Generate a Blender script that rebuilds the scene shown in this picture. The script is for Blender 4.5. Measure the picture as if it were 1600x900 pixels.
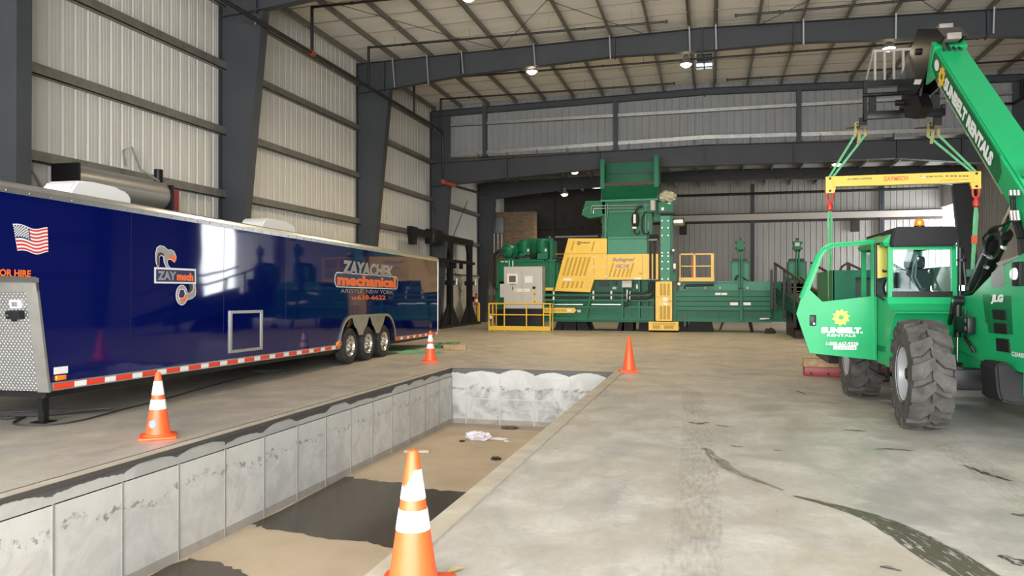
import bpy, bmesh, math, random
from mathutils import Vector, Matrix
random.seed(7)
SC = bpy.context.scene
COL = SC.collection
for o in list(bpy.data.objects):
    bpy.data.objects.remove(o)
R = math.radians
# ------------------------------------------------------------------ camera, sky, exposure
F, YAW, CAM_H, HZ = 1200.0, R(14.57), 1.56, 457.0
cam_d = bpy.data.cameras.new('camera')
cam_d.sensor_width = 36.0
cam_d.lens = 36.0 * F / 1600.0
cam_d.shift_y = (HZ - 450.0) / 1600.0
cam_d.clip_end = 400
cam = bpy.data.objects.new('camera', cam_d)
cam.location = (0, 0, CAM_H)
cam.rotation_euler = (R(90), 0, YAW)
COL.objects.link(cam)
SC.camera = cam
vs = SC.view_settings
vs.view_transform = 'Standard'
vs.look = 'None'
vs.gamma = 1.0
vs.use_curve_mapping = False
vs.exposure = 0.55
SC.display_settings.display_device = 'sRGB'
W = bpy.data.worlds.new('sky')
SC.world = W
W.use_nodes = True
bg = W.node_tree.nodes['Background']
bg.inputs[0].default_value = (0.92, 0.96, 1.0, 1)
bg.inputs[1].default_value = 5.0
def daylight(name, loc, rot, sx, sy, power, color=(0.90, 0.95, 1.0)):
    l = bpy.data.lights.new(name, 'AREA')
    l.shape = 'RECTANGLE'; l.size = sx; l.size_y = sy; l.energy = power; l.color = color
    o = bpy.data.objects.new(name, l); COL.objects.link(o)
    o.location = loc; o.rotation_euler = rot
    return o
# daylight falling in through the wide open front of the hall (behind the camera) and the side door of the far bay
daylight('daylight_front_opening', (0.0, -5.85, 2.9), (R(90), 0, 0), 18, 5.7, 2900, (1.0, 0.985, 0.955))
daylight('daylight_side_opening', (11.62, 42.6, 3.0), (R(90), 0, R(90)), 3.1, 5.7, 380, (0.93, 0.97, 1.0))
CT, ST = math.cos(YAW), math.sin(YAW)
def P(px, py, X=None, Y=None, Z=None):
    """the point of the world plane X=, Y= or Z= that the photograph shows at (px, py)"""
    a = (px - 800) / F; b = (HZ - py) / F
    r = (CT * a - ST, ST * a + CT, b)
    if X is not None: t = X / r[0]
    elif Y is not None: t = Y / r[1]
    else: t = (Z - CAM_H) / r[2]
    return Vector((r[0] * t, r[1] * t, CAM_H + r[2] * t))
def LP(M, px, py, axis, v):
    """the same for a plane of a thing's own frame M: local point with coordinate axis = v"""
    a = (px - 800) / F; b = (HZ - py) / F
    d = Vector((CT * a - ST, ST * a + CT, b)); Mi = M.inverted()
    o2 = Mi @ Vector((0, 0, CAM_H)); d2 = Mi.to_3x3() @ d
    t = (v - o2[axis]) / d2[axis]
    return o2 + d2 * t
# ------------------------------------------------------------------ materials
def nt(name):
    m = bpy.data.materials.new(name); m.use_nodes = True
    t = m.node_tree; b = t.nodes['Principled BSDF']
    return m, t, b
def link(t, a, b): t.links.new(a, b)
def node(t, kind, **kw):
    n = t.nodes.new(kind)
    for k, v in kw.items():
        if k.startswith('i_'):
            n.inputs[k[2:].replace('_', ' ')].default_value = v
        else: setattr(n, k, v)
    return n
def c4(c): return (c[0], c[1], c[2], 1)
def mat(name, col, rough=0.5, metal=0.0, var=0.0, vscale=3.0, bump=0.0, bscale=40.0, coat=0.0, spec=0.5, dirt=None, damt=0.3):
    m, t, b = nt(name)
    b.inputs['Base Color'].default_value = c4(col)
    b.inputs['Roughness'].default_value = rough
    b.inputs['Metallic'].default_value = metal
    b.inputs['Specular IOR Level'].default_value = spec
    if coat: b.inputs['Coat Weight'].default_value = coat; b.inputs['Coat Roughness'].default_value = 0.04
    tc = node(t, 'ShaderNodeTexCoord')
    if var or dirt:
        n = node(t, 'ShaderNodeTexNoise'); n.inputs['Scale'].default_value = vscale; n.inputs['Detail'].default_value = 6; n.inputs['Roughness'].default_value = 0.6
        link(t, tc.outputs['Object'], n.inputs['Vector'])
        rp = node(t, 'ShaderNodeValToRGB')
        rp.color_ramp.elements[0].position = 0.3; rp.color_ramp.elements[1].position = 0.7
        d = dirt if dirt else [x * (1 - var) for x in col]
        h = [min(1, x * (1 + var)) for x in col]
        if dirt: d = [col[i] * (1 - damt) + dirt[i] * damt for i in range(3)]; h = col
        rp.color_ramp.elements[0].color = c4(d); rp.color_ramp.elements[1].color = c4(h)
        link(t, n.outputs['Fac'], rp.inputs['Fac']); link(t, rp.outputs['Color'], b.inputs['Base Color'])
    if bump:
        n = node(t, 'ShaderNodeTexNoise'); n.inputs['Scale'].default_value = bscale; n.inputs['Detail'].default_value = 3
        link(t, tc.outputs['Object'], n.inputs['Vector'])
        bp = node(t, 'ShaderNodeBump'); bp.inputs['Strength'].default_value = bump; bp.inputs['Distance'].default_value = 0.02
        link(t, n.outputs['Fac'], bp.inputs['Height']); link(t, bp.outputs['Normal'], b.inputs['Normal'])
    return m
def emit(name, col, s):
    m, t, b = nt(name)
    b.inputs['Base Color'].default_value = c4(col)
    b.inputs['Emission Color'].default_value = c4(col); b.inputs['Emission Strength'].default_value = s
    return m
def glass(name, tint=(0.85, 0.93, 0.95), refl=0.12):
    m, t, b = nt(name); out = t.nodes['Material Output']; t.nodes.remove(b)
    tr = node(t, 'ShaderNodeBsdfTransparent'); tr.inputs[0].default_value = c4(tint)
    gl = node(t, 'ShaderNodeBsdfGlossy'); gl.inputs['Roughness'].default_value = 0.02
    fr = node(t, 'ShaderNodeFresnel'); fr.inputs[0].default_value = 1.5
    ad = node(t, 'ShaderNodeMath', operation='ADD'); ad.inputs[1].default_value = refl; link(t, fr.outputs[0], ad.inputs[0])
    mx = node(t, 'ShaderNodeMixShader'); link(t, ad.outputs[0], mx.inputs[0]); link(t, tr.outputs[0], mx.inputs[1]); link(t, gl.outputs[0], mx.inputs[2])
    link(t, mx.outputs[0], out.inputs[0])
    return m
M = {}
M['steel'] = mat('grey_painted_steel', (0.047, 0.052, 0.060), 0.55, var=0.12, vscale=1.2)
M['girt'] = mat('primer_grey_purlin_steel', (0.20, 0.19, 0.165), 0.42, 0.3, var=0.2, vscale=4)
M['galv'] = mat('galvanised_steel', (0.50, 0.50, 0.48), 0.35, 0.8, var=0.15, vscale=6)
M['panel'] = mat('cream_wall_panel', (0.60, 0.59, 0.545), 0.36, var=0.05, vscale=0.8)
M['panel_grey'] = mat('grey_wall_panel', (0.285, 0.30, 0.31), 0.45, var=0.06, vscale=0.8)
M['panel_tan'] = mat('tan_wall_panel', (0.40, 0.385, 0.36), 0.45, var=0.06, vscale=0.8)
M['pipe_black'] = mat('black_pipe', (0.018, 0.017, 0.018), 0.4, 0.2)
M['pipe_red'] = mat('red_pipe_fitting', (0.35, 0.05, 0.02), 0.45)
M['black'] = mat('black_paint', (0.010, 0.010, 0.011), 0.38, spec=0.3)
M['black_rough'] = mat('black_plastic', (0.012, 0.0125, 0.013), 0.6, spec=0.22, bump=0.05, bscale=60)
M['rubber'] = mat('black_rubber', (0.028, 0.027, 0.026), 0.75, var=0.3, vscale=8)
M['rubber_dusty'] = mat('dusty_tyre_rubber', (0.062, 0.058, 0.054), 0.85, var=0.45, vscale=7, bump=0.3, bscale=25)
M['blue'] = mat('deep_blue_gloss_panel', (0.0010, 0.0045, 0.082), 0.04, spec=0.42)
M['alu'] = mat('bright_aluminium', (0.56, 0.56, 0.55), 0.30, 0.9, var=0.1, vscale=5)
M['chrome'] = mat('polished_alloy', (0.85, 0.85, 0.84), 0.12, 1.0)
M['white'] = mat('white_paint', (0.80, 0.80, 0.79), 0.4)
M['white_decal'] = mat('white_decal', (0.80, 0.80, 0.80), 0.4)
M['grey_decal'] = mat('grey_decal', (0.32, 0.31, 0.30), 0.4)
M['dark_decal'] = mat('dark_decal', (0.04, 0.035, 0.03), 0.4)
M['orange_decal'] = mat('orange_decal', (0.90, 0.16, 0.02), 0.4)
M['red_decal'] = mat('red_decal', (0.62, 0.03, 0.03), 0.4)
M['navy_decal'] = mat('navy_decal', (0.01, 0.015, 0.10), 0.4)
M['tape_red'] = mat('red_reflective_tape', (0.80, 0.05, 0.02), 0.35)
M['tape_white'] = mat('white_reflective_tape', (0.85, 0.86, 0.86), 0.35)
M['amber'] = mat('amber_lens', (0.90, 0.25, 0.01), 0.15)
M['cone'] = mat('orange_cone_plastic', (1.0, 0.108, 0.022), 0.45, var=0.06, vscale=6)
M['collar'] = mat('white_reflective_collar', (0.80, 0.82, 0.86), 0.35, var=0.05, vscale=9)
M['tgreen'] = mat('bright_green_paint', (0.013, 0.325, 0.118), 0.36, spec=0.28, var=0.05, vscale=2)
M['tgreen_d'] = mat('deep_green', (0.003, 0.120, 0.040), 0.36, spec=0.28)
M['bgreen'] = mat('machine_green_paint', (0.006, 0.150, 0.072), 0.42, spec=0.3, var=0.12, vscale=2)
M['teal'] = mat('pale_teal_panel', (0.055, 0.255, 0.175), 0.42, spec=0.3, var=0.08, vscale=2)
M['bgreen_d'] = mat('dark_and_shade_machine_green', (0.003, 0.050, 0.030), 0.4, var=0.15, vscale=3)
M['yellow'] = mat('yellow_guard_paint', (0.80, 0.52, 0.045), 0.38, var=0.06, vscale=3)
M['yellow_d'] = mat('yellow_louvre', (0.50, 0.31, 0.02), 0.5)
M['cabinet'] = mat('light_grey_cabinet', (0.50, 0.50, 0.48), 0.4)
M['greybox'] = mat('grey_enclosure', (0.20, 0.21, 0.21), 0.45)
M['wood'] = mat('raw_timber', (0.42, 0.28, 0.15), 0.75, var=0.25, vscale=10)
M['redbeam'] = mat('red_painted_steel', (0.28, 0.02, 0.025), 0.45, var=0.15, vscale=4)
M['brick'] = None
M['sling'] = mat('green_webbing', (0.13, 0.42, 0.20), 0.8, var=0.2, vscale=14)
M['sling_y'] = mat('worn_olive_webbing', (0.33, 0.28, 0.12), 0.85, var=0.2, vscale=14)
M['shackle'] = mat('red_shackle', (0.60, 0.05, 0.03), 0.4)
M['silver_rim'] = mat('silver_wheel_paint', (0.46, 0.47, 0.49), 0.35, 0.3)
M['plastic_wrap'] = mat('clear_plastic_wrap', (0.55, 0.52, 0.40), 0.2, bump=0.6, bscale=20)
M['lamp_shell'] = mat('lamp_aluminium', (0.35, 0.34, 0.32), 0.4, 0.6)
M['lamp_lens'] = emit('lit_lamp_lens', (1.0, 0.82, 0.55), 28)
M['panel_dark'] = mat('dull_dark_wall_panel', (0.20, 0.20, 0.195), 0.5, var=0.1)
M['glass'] = glass('window_glass')
M['olive'] = mat('olive_yellow_pane', (0.36, 0.33, 0.03), 0.35)
M['bluegrey'] = mat('seat_vinyl', (0.05, 0.055, 0.06), 0.6)
M['text_purple'] = mat('violet_grey_lettering', (0.34, 0.25, 0.28), 0.5)
M['rust'] = mat('rusty_brown_steel', (0.045, 0.030, 0.026), 0.7, var=0.3, vscale=5)
M['dark_room'] = mat('dark_interior_brown', (0.045, 0.038, 0.034), 0.7, var=0.3, vscale=2)
# trailer skin: gloss blue, the sheets slightly wavy
t = M['blue'].node_tree; b = t.nodes['Principled BSDF']
tc = node(t, 'ShaderNodeTexCoord'); n = node(t, 'ShaderNodeTexNoise'); n.inputs['Scale'].default_value = 0.9; n.inputs['Detail'].default_value = 1
link(t, tc.outputs['Object'], n.inputs['Vector'])
bp = node(t, 'ShaderNodeBump'); bp.inputs['Strength'].default_value = 0.22; bp.inputs['Distance'].default_value = 0.02
link(t, n.outputs['Fac'], bp.inputs['Height']); link(t, bp.outputs['Normal'], b.inputs['Normal'])
def math_(t, op, a, b=None, clamp=False):
    n = node(t, 'ShaderNodeMath', operation=op); n.use_clamp = clamp
    for i, v in enumerate((a, b)):
        if v is None: continue
        if isinstance(v, (int, float)): n.inputs[i].default_value = v
        else: link(t, v, n.inputs[i])
    return n.outputs[0]
# aluminium tread plate
def tread_plate():
    m, t, b = nt('diamond_tread_plate')
    b.inputs['Metallic'].default_value = 0.85; b.inputs['Roughness'].default_value = 0.33
    tc = node(t, 'ShaderNodeTexCoord'); sp = node(t, 'ShaderNodeSeparateXYZ'); link(t, tc.outputs['Object'], sp.inputs[0])
    cb = node(t, 'ShaderNodeCombineXYZ'); link(t, math_(t, 'MULTIPLY', math_(t, 'ADD', sp.outputs[0], math_(t, 'MULTIPLY', sp.outputs[2], 0.8)), 21.0), cb.inputs[0]); link(t, math_(t, 'MULTIPLY', math_(t, 'SUBTRACT', sp.outputs[0], math_(t, 'MULTIPLY', sp.outputs[2], 0.8)), 21.0), cb.inputs[1])
    v = node(t, 'ShaderNodeTexVoronoi', voronoi_dimensions='2D'); v.inputs['Scale'].default_value = 1.0; v.inputs['Randomness'].default_value = 0.0
    link(t, cb.outputs[0], v.inputs['Vector'])
    rp = node(t, 'ShaderNodeValToRGB'); rp.color_ramp.elements[0].position = 0.22; rp.color_ramp.elements[1].position = 0.34
    rp.color_ramp.elements[0].color = (1, 1, 1, 1); rp.color_ramp.elements[1].color = (0, 0, 0, 1)
    link(t, v.outputs['Distance'], rp.inputs['Fac'])
    mx = node(t, 'ShaderNodeMix', data_type='RGBA'); mx.inputs[6].default_value = (0.40, 0.41, 0.42, 1); mx.inputs[7].default_value = (0.60, 0.61, 0.62, 1)
    link(t, rp.outputs['Color'], mx.inputs[0]); link(t, mx.outputs[2], b.inputs['Base Color'])
    bp = node(t, 'ShaderNodeBump'); bp.inputs['Strength'].default_value = 0.7; bp.inputs['Distance'].default_value = 0.006
    link(t, rp.outputs['Color'], bp.inputs['Height']); link(t, bp.outputs['Normal'], b.inputs['Normal'])
    return m
M['tread'] = tread_plate()
def noise(t, vec, scale, detail=6, rough=0.6, dist=0.0):
    n = node(t, 'ShaderNodeTexNoise'); n.inputs['Scale'].default_value = scale; n.inputs['Detail'].default_value = detail
    n.inputs['Roughness'].default_value = rough; n.inputs['Distortion'].default_value = dist
    link(t, vec, n.inputs['Vector']); return n.outputs['Fac']
def ramp(t, fac, stops):
    rp = node(t, 'ShaderNodeValToRGB'); e = rp.color_ramp.elements
    while len(e) < len(stops): e.new(0.5)
    for i, (p, c) in enumerate(stops): e[i].position = p; e[i].color = c4(c if not isinstance(c, (int, float)) else (c, c, c))
    link(t, fac, rp.inputs['Fac']); return rp.outputs['Color']
def mixc(t, fac, a, b):
    mx = node(t, 'ShaderNodeMix', data_type='RGBA')
    for s, v in ((0, fac), (6, a), (7, b)):
        if isinstance(v, (int, float)): mx.inputs[s].default_value = v
        elif isinstance(v, tuple): mx.inputs[s].default_value = c4(v)
        else: link(t, v, mx.inputs[s])
    return mx.outputs[2]
def floor_mat():
    m, t, b = nt('stained_concrete_slab')
    tc = node(t, 'ShaderNodeTexCoord'); V = tc.outputs['Object']
    big = noise(t, V, 0.28, 3); mid = noise(t, V, 1.6, 8, 0.62, 0.4); fine = noise(t, V, 22, 6)
    tan, grey, lite = (0.45, 0.395, 0.320), (0.43, 0.415, 0.385), (0.57, 0.545, 0.505)
    base = mixc(t, ramp(t, big, [(0.38, 0), (0.62, 1)]), grey, tan)
    base = mixc(t, ramp(t, mid, [(0.40, 0), (0.64, 1)]), base, lite)
    # brushed dust film, tan, thicker towards the machine and along the blue trailer
    sx = node(t, 'ShaderNodeSeparateXYZ'); link(t, V, sx.inputs[0])
    far = math_(t, 'ADD', math_(t, 'MULTIPLY', sx.outputs[1], 0.075), -0.75, True)
    lef = math_(t, 'MULTIPLY', math_(t, 'ADD', sx.outputs[0], 4.2), -0.6, True)
    d = math_(t, 'MAXIMUM', far, lef); d = math_(t, 'MULTIPLY', d, ramp(t, noise(t, V, 0.7, 5), [(0.25, 0.45), (0.6, 1.0)]))
    base = mixc(t, math_(t, 'MULTIPLY', d, 0.85), base, (0.46, 0.40, 0.315))
    # blue-grey worn patches, dark oily spots
    mp = node(t, 'ShaderNodeMapping'); mp.inputs['Scale'].default_value = (1.0, 0.55, 1); link(t, V, mp.inputs['Vector'])
    w = ramp(t, noise(t, mp.outputs[0], 0.95, 7, 0.68, 0.8), [(0.50, 0), (0.66, 1)])
    base = mixc(t, math_(t, 'MULTIPLY', w, 0.65), base, (0.285, 0.295, 0.295))
    mo = ramp(t, noise(t, mp.outputs[0], 3.2, 9, 0.72, 0.9), [(0.42, 0), (0.60, 1)])
    base = mixc(t, math_(t, 'MULTIPLY', mo, 0.30), base, (0.30, 0.285, 0.26))
    mo2 = ramp(t, noise(t, mp.outputs[0], 7.0, 9, 0.75, 1.2), [(0.53, 0), (0.66, 1)])
    base = mixc(t, math_(t, 'MULTIPLY', mo2, 0.35), base, (0.27, 0.275, 0.27))
    pale = ramp(t, noise(t, V, 2.3, 8, 0.7, 0.6), [(0.55, 0), (0.68, 1)])
    base = mixc(t, math_(t, 'MULTIPLY', pale, 0.45), base, (0.66, 0.635, 0.59))
    sp = ramp(t, noise(t, V, 5.5, 5, 0.7, 0.5), [(0.665, 0), (0.70, 1)])
    spm = ramp(t, noise(t, V, 0.5, 2), [(0.48, 0), (0.6, 1)])
    base = mixc(t, math_(t, 'MULTIPLY', math_(t, 'MULTIPLY', sp, spm), 0.8), base, (0.07, 0.06, 0.05))
    base = mixc(t, math_(t, 'MULTIPLY', ramp(t, fine, [(0.35, 0), (0.7, 1)]), 0.22), base, (0.30, 0.27, 0.23))
    link(t, base, b.inputs['Base Color'])
    link(t, ramp(t, mid, [(0.3, 0.34), (0.7, 0.62)]), b.inputs['Roughness'])
    bp = node(t, 'ShaderNodeBump'); bp.inputs['Strength'].default_value = 0.12; bp.inputs['Distance'].default_value = 0.01
    link(t, fine, bp.inputs['Height']); link(t, bp.outputs['Normal'], b.inputs['Normal'])
    return m
M['floor'] = floor_mat()
def pit_wall_mat(axis, period, off, c1=(0.52, 0.515, 0.50), c2=(0.64, 0.64, 0.62), ns=3.0):
    m, t, b = nt('formed_concrete_pit_wall')
    tc = node(t, 'ShaderNodeTexCoord'); V = tc.outputs['Object']
    sx = node(t, 'ShaderNodeSeparateXYZ'); link(t, V, sx.inputs[0])
    u = math_(t, 'MULTIPLY', math_(t, 'ADD', sx.outputs[axis], off), 1.0 / period)
    fr = math_(t, 'FRACT', u); cell = math_(t, 'FLOOR', u)
    cv = node(t, 'ShaderNodeCombineXYZ'); link(t, cell, cv.inputs[0])
    wn = node(t, 'ShaderNodeTexWhiteNoise', noise_dimensions='3D'); link(t, cv.outputs[0], wn.inputs['Vector'])
    rnd = wn.outputs['Value']
    cv2 = node(t, 'ShaderNodeCombineXYZ'); link(t, cell, cv2.inputs[0]); cv2.inputs[1].default_value = 7.3
    wq = node(t, 'ShaderNodeTexWhiteNoise', noise_dimensions='3D'); link(t, cv2.outputs[0], wq.inputs['Vector']); wn2 = wq.outputs['Value']
    n1 = noise(t, V, ns, 8, 0.65, 0.6); n2 = noise(t, V, 11, 6, 0.65)
    base = mixc(t, ramp(t, n1, [(0.42, 0), (0.58, 1)]), c1, c2)
    base = mixc(t, math_(t, 'MULTIPLY', rnd, 0.4), base, (0.42, 0.415, 0.40))
    # skim coat: each panel's arch-topped smear of lighter mortar under the dark coating
    arch = math_(t, 'MULTIPLY', math_(t, 'SINE', math_(t, 'MULTIPLY', fr, math.pi)), 0.07)
    z = math_(t, 'ADD', sx.outputs[2], math_(t, 'MULTIPLY', math_(t, 'ADD', n2, -0.5), 0.05))
    top = math_(t, 'ADD', math_(t, 'MULTIPLY', math_(t, 'MULTIPLY', arch, wn2), 1.6), math_(t, 'ADD', -0.125, math_(t, 'MULTIPLY', rnd, 0.05)))
    dark = math_(t, 'GREATER_THAN', z, top)
    low = math_(t, 'ADD', math_(t, 'MULTIPLY', ramp(t, noise(t, V, 2.2, 6, 0.7), [(0.3, 0), (0.7, 1)]), 0.22), -0.50)
    skim = math_(t, 'GREATER_THAN', z, low)
    drip = math_(t, 'MULTIPLY', math_(t, 'LESS_THAN', math_(t, 'ABSOLUTE', math_(t, 'SUBTRACT', z, low)), 0.035), ramp(t, n2, [(0.5, 0), (0.6, 1)]))
    base = mixc(t, math_(t, 'MULTIPLY', skim, 0.6), base, (0.56, 0.56, 0.53))
    base = mixc(t, math_(t, 'MULTIPLY', drip, 0.8), base, (0.17, 0.165, 0.155))
    base = mixc(t, dark, base, (0.105, 0.10, 0.10))
    base = mixc(t, math_(t, 'MULTIPLY', math_(t, 'LESS_THAN', sx.outputs[2], -1.03), 0.6), base, (0.23, 0.19, 0.14))
    link(t, base, b.inputs['Base Color']); b.inputs['Roughness'].default_value = 0.75
    bp = node(t, 'ShaderNodeBump'); bp.inputs['Strength'].default_value = 0.2; bp.inputs['Distance'].default_value = 0.01
    link(t, n2, bp.inputs['Height']); link(t, bp.outputs['Normal'], b.inputs['Normal'])
    return m
M['pit_l'] = pit_wall_mat(1, 0.76, 0.22)
M['pit_b'] = pit_wall_mat(0, 0.72, 4.88, (0.30, 0.30, 0.29), (0.56, 0.56, 0.54), 2.2)
def simple_noise_mat(name, c1, c2, scale, rough=0.8, bump=0.2, dist=0.0, mapscale=None):
    m, t, b = nt(name); tc = node(t, 'ShaderNodeTexCoord'); V = tc.outputs['Object']
    if mapscale:
        mp = node(t, 'ShaderNodeMapping'); mp.inputs['Scale'].default_value = mapscale; link(t, V, mp.inputs['Vector']); V = mp.outputs[0]
    f = noise(t, V, scale, 8, 0.6, dist)
    link(t, ramp(t, f, [(0.3, c1), (0.7, c2)]), b.inputs['Base Color']); b.inputs['Roughness'].default_value = rough
    bp = node(t, 'ShaderNodeBump'); bp.inputs['Strength'].default_value = bump; bp.inputs['Distance'].default_value = 0.01
    link(t, noise(t, V, scale * 6, 4), bp.inputs['Height']); link(t, bp.outputs['Normal'], b.inputs['Normal'])
    return m
M['pit_floor'] = simple_noise_mat('silty_pit_floor', (0.42, 0.33, 0.23), (0.53, 0.43, 0.315), 1.2, 0.8)
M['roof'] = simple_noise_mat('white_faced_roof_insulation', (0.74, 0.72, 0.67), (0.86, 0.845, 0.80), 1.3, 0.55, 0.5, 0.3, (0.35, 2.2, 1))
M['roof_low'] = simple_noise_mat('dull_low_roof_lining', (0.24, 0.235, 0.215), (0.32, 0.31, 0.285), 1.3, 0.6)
M['coping'] = simple_noise_mat('pale_concrete_lip', (0.40, 0.34, 0.26), (0.52, 0.47, 0.39), 3, 0.8)
M['ground'] = simple_noise_mat('pale_yard_concrete', (0.42, 0.41, 0.39), (0.5, 0.49, 0.47), 0.6, 0.9)
def puddle_mat():
    m, t, b = nt('wet_silt_and_water'); tc = node(t, 'ShaderNodeTexCoord')
    f = noise(t, tc.outputs['Object'], 1.5, 5)
    link(t, ramp(t, f, [(0.3, (0.050, 0.042, 0.033)), (0.7, (0.080, 0.066, 0.050))]), b.inputs['Base Color'])
    b.inputs['Roughness'].default_value = 0.22
    b.inputs['Specular IOR Level'].default_value = 0.25
    return m
M['puddle'] = puddle_mat()
def brick_mat():
    m, t, b = nt('old_brown_brick'); tc = node(t, 'ShaderNodeTexCoord')
    mp = node(t, 'ShaderNodeMapping'); mp.inputs['Rotation'].default_value = (R(90), 0, 0); link(t, tc.outputs['Object'], mp.inputs['Vector'])
    br = node(t, 'ShaderNodeTexBrick'); br.inputs['Scale'].default_value = 2.6
    br.inputs['Color1'].default_value = (0.20, 0.13, 0.085, 1); br.inputs['Color2'].default_value = (0.27, 0.20, 0.13, 1); br.inputs['Mortar'].default_value = (0.11, 0.085, 0.06, 1)
    br.inputs['Mortar Size'].default_value = 0.02
    link(t, mp.outputs[0], br.inputs['Vector']); link(t, br.outputs['Color'], b.inputs['Base Color']); b.inputs['Roughness'].default_value = 0.85
    return m
M['brick'] = brick_mat()
def mark_mat(name, col, thr, sc=(3, 30, 1), soft=0.06, amt=1.0):
    m, t, b = nt(name); out = t.nodes['Material Output']
    b.inputs['Base Color'].default_value = c4(col); b.inputs['Roughness'].default_value = 0.5
    uv = node(t, 'ShaderNodeUVMap'); mp = node(t, 'ShaderNodeMapping'); mp.inputs['Scale'].default_value = sc; link(t, uv.outputs[0], mp.inputs['Vector'])
    f = noise(t, mp.outputs[0], 1.0, 6, 0.65)
    s2 = node(t, 'ShaderNodeSeparateXYZ'); link(t, uv.outputs[0], s2.inputs[0])
    edge = math_(t, 'MULTIPLY', math_(t, 'ABSOLUTE', math_(t, 'ADD', s2.outputs[1], -0.5)), 0.55)
    f = math_(t, 'SUBTRACT', f, math_(t, 'MULTIPLY', edge, edge))
    a = math_(t, 'MULTIPLY', ramp(t, f, [(thr - soft, 0), (thr + soft, 1)]), amt)
    tr = node(t, 'ShaderNodeBsdfTransparent'); mx = node(t, 'ShaderNodeMixShader')
    link(t, a, mx.inputs[0]); link(t, tr.outputs[0], mx.inputs[1]); link(t, b.outputs[0], mx.inputs[2]); link(t, mx.outputs[0], out.inputs[0])
    return m
M['skid'] = mark_mat('dark_wet_tyre_smear', (0.085, 0.085, 0.060), 0.42, (6, 9, 1))
M['skid_faint'] = mark_mat('faint_tyre_print', (0.22, 0.20, 0.17), 0.52, (7, 10, 1), 0.16, 0.22)
M['skid_lines'] = mark_mat('streaky_tyre_scuff', (0.13, 0.12, 0.10), 0.50, (4, 16, 1), 0.05, 0.8)
M['oil'] = mark_mat('dark_oil_blot', (0.06, 0.05, 0.042), 0.47, (11, 3, 1), 0.05)
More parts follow.
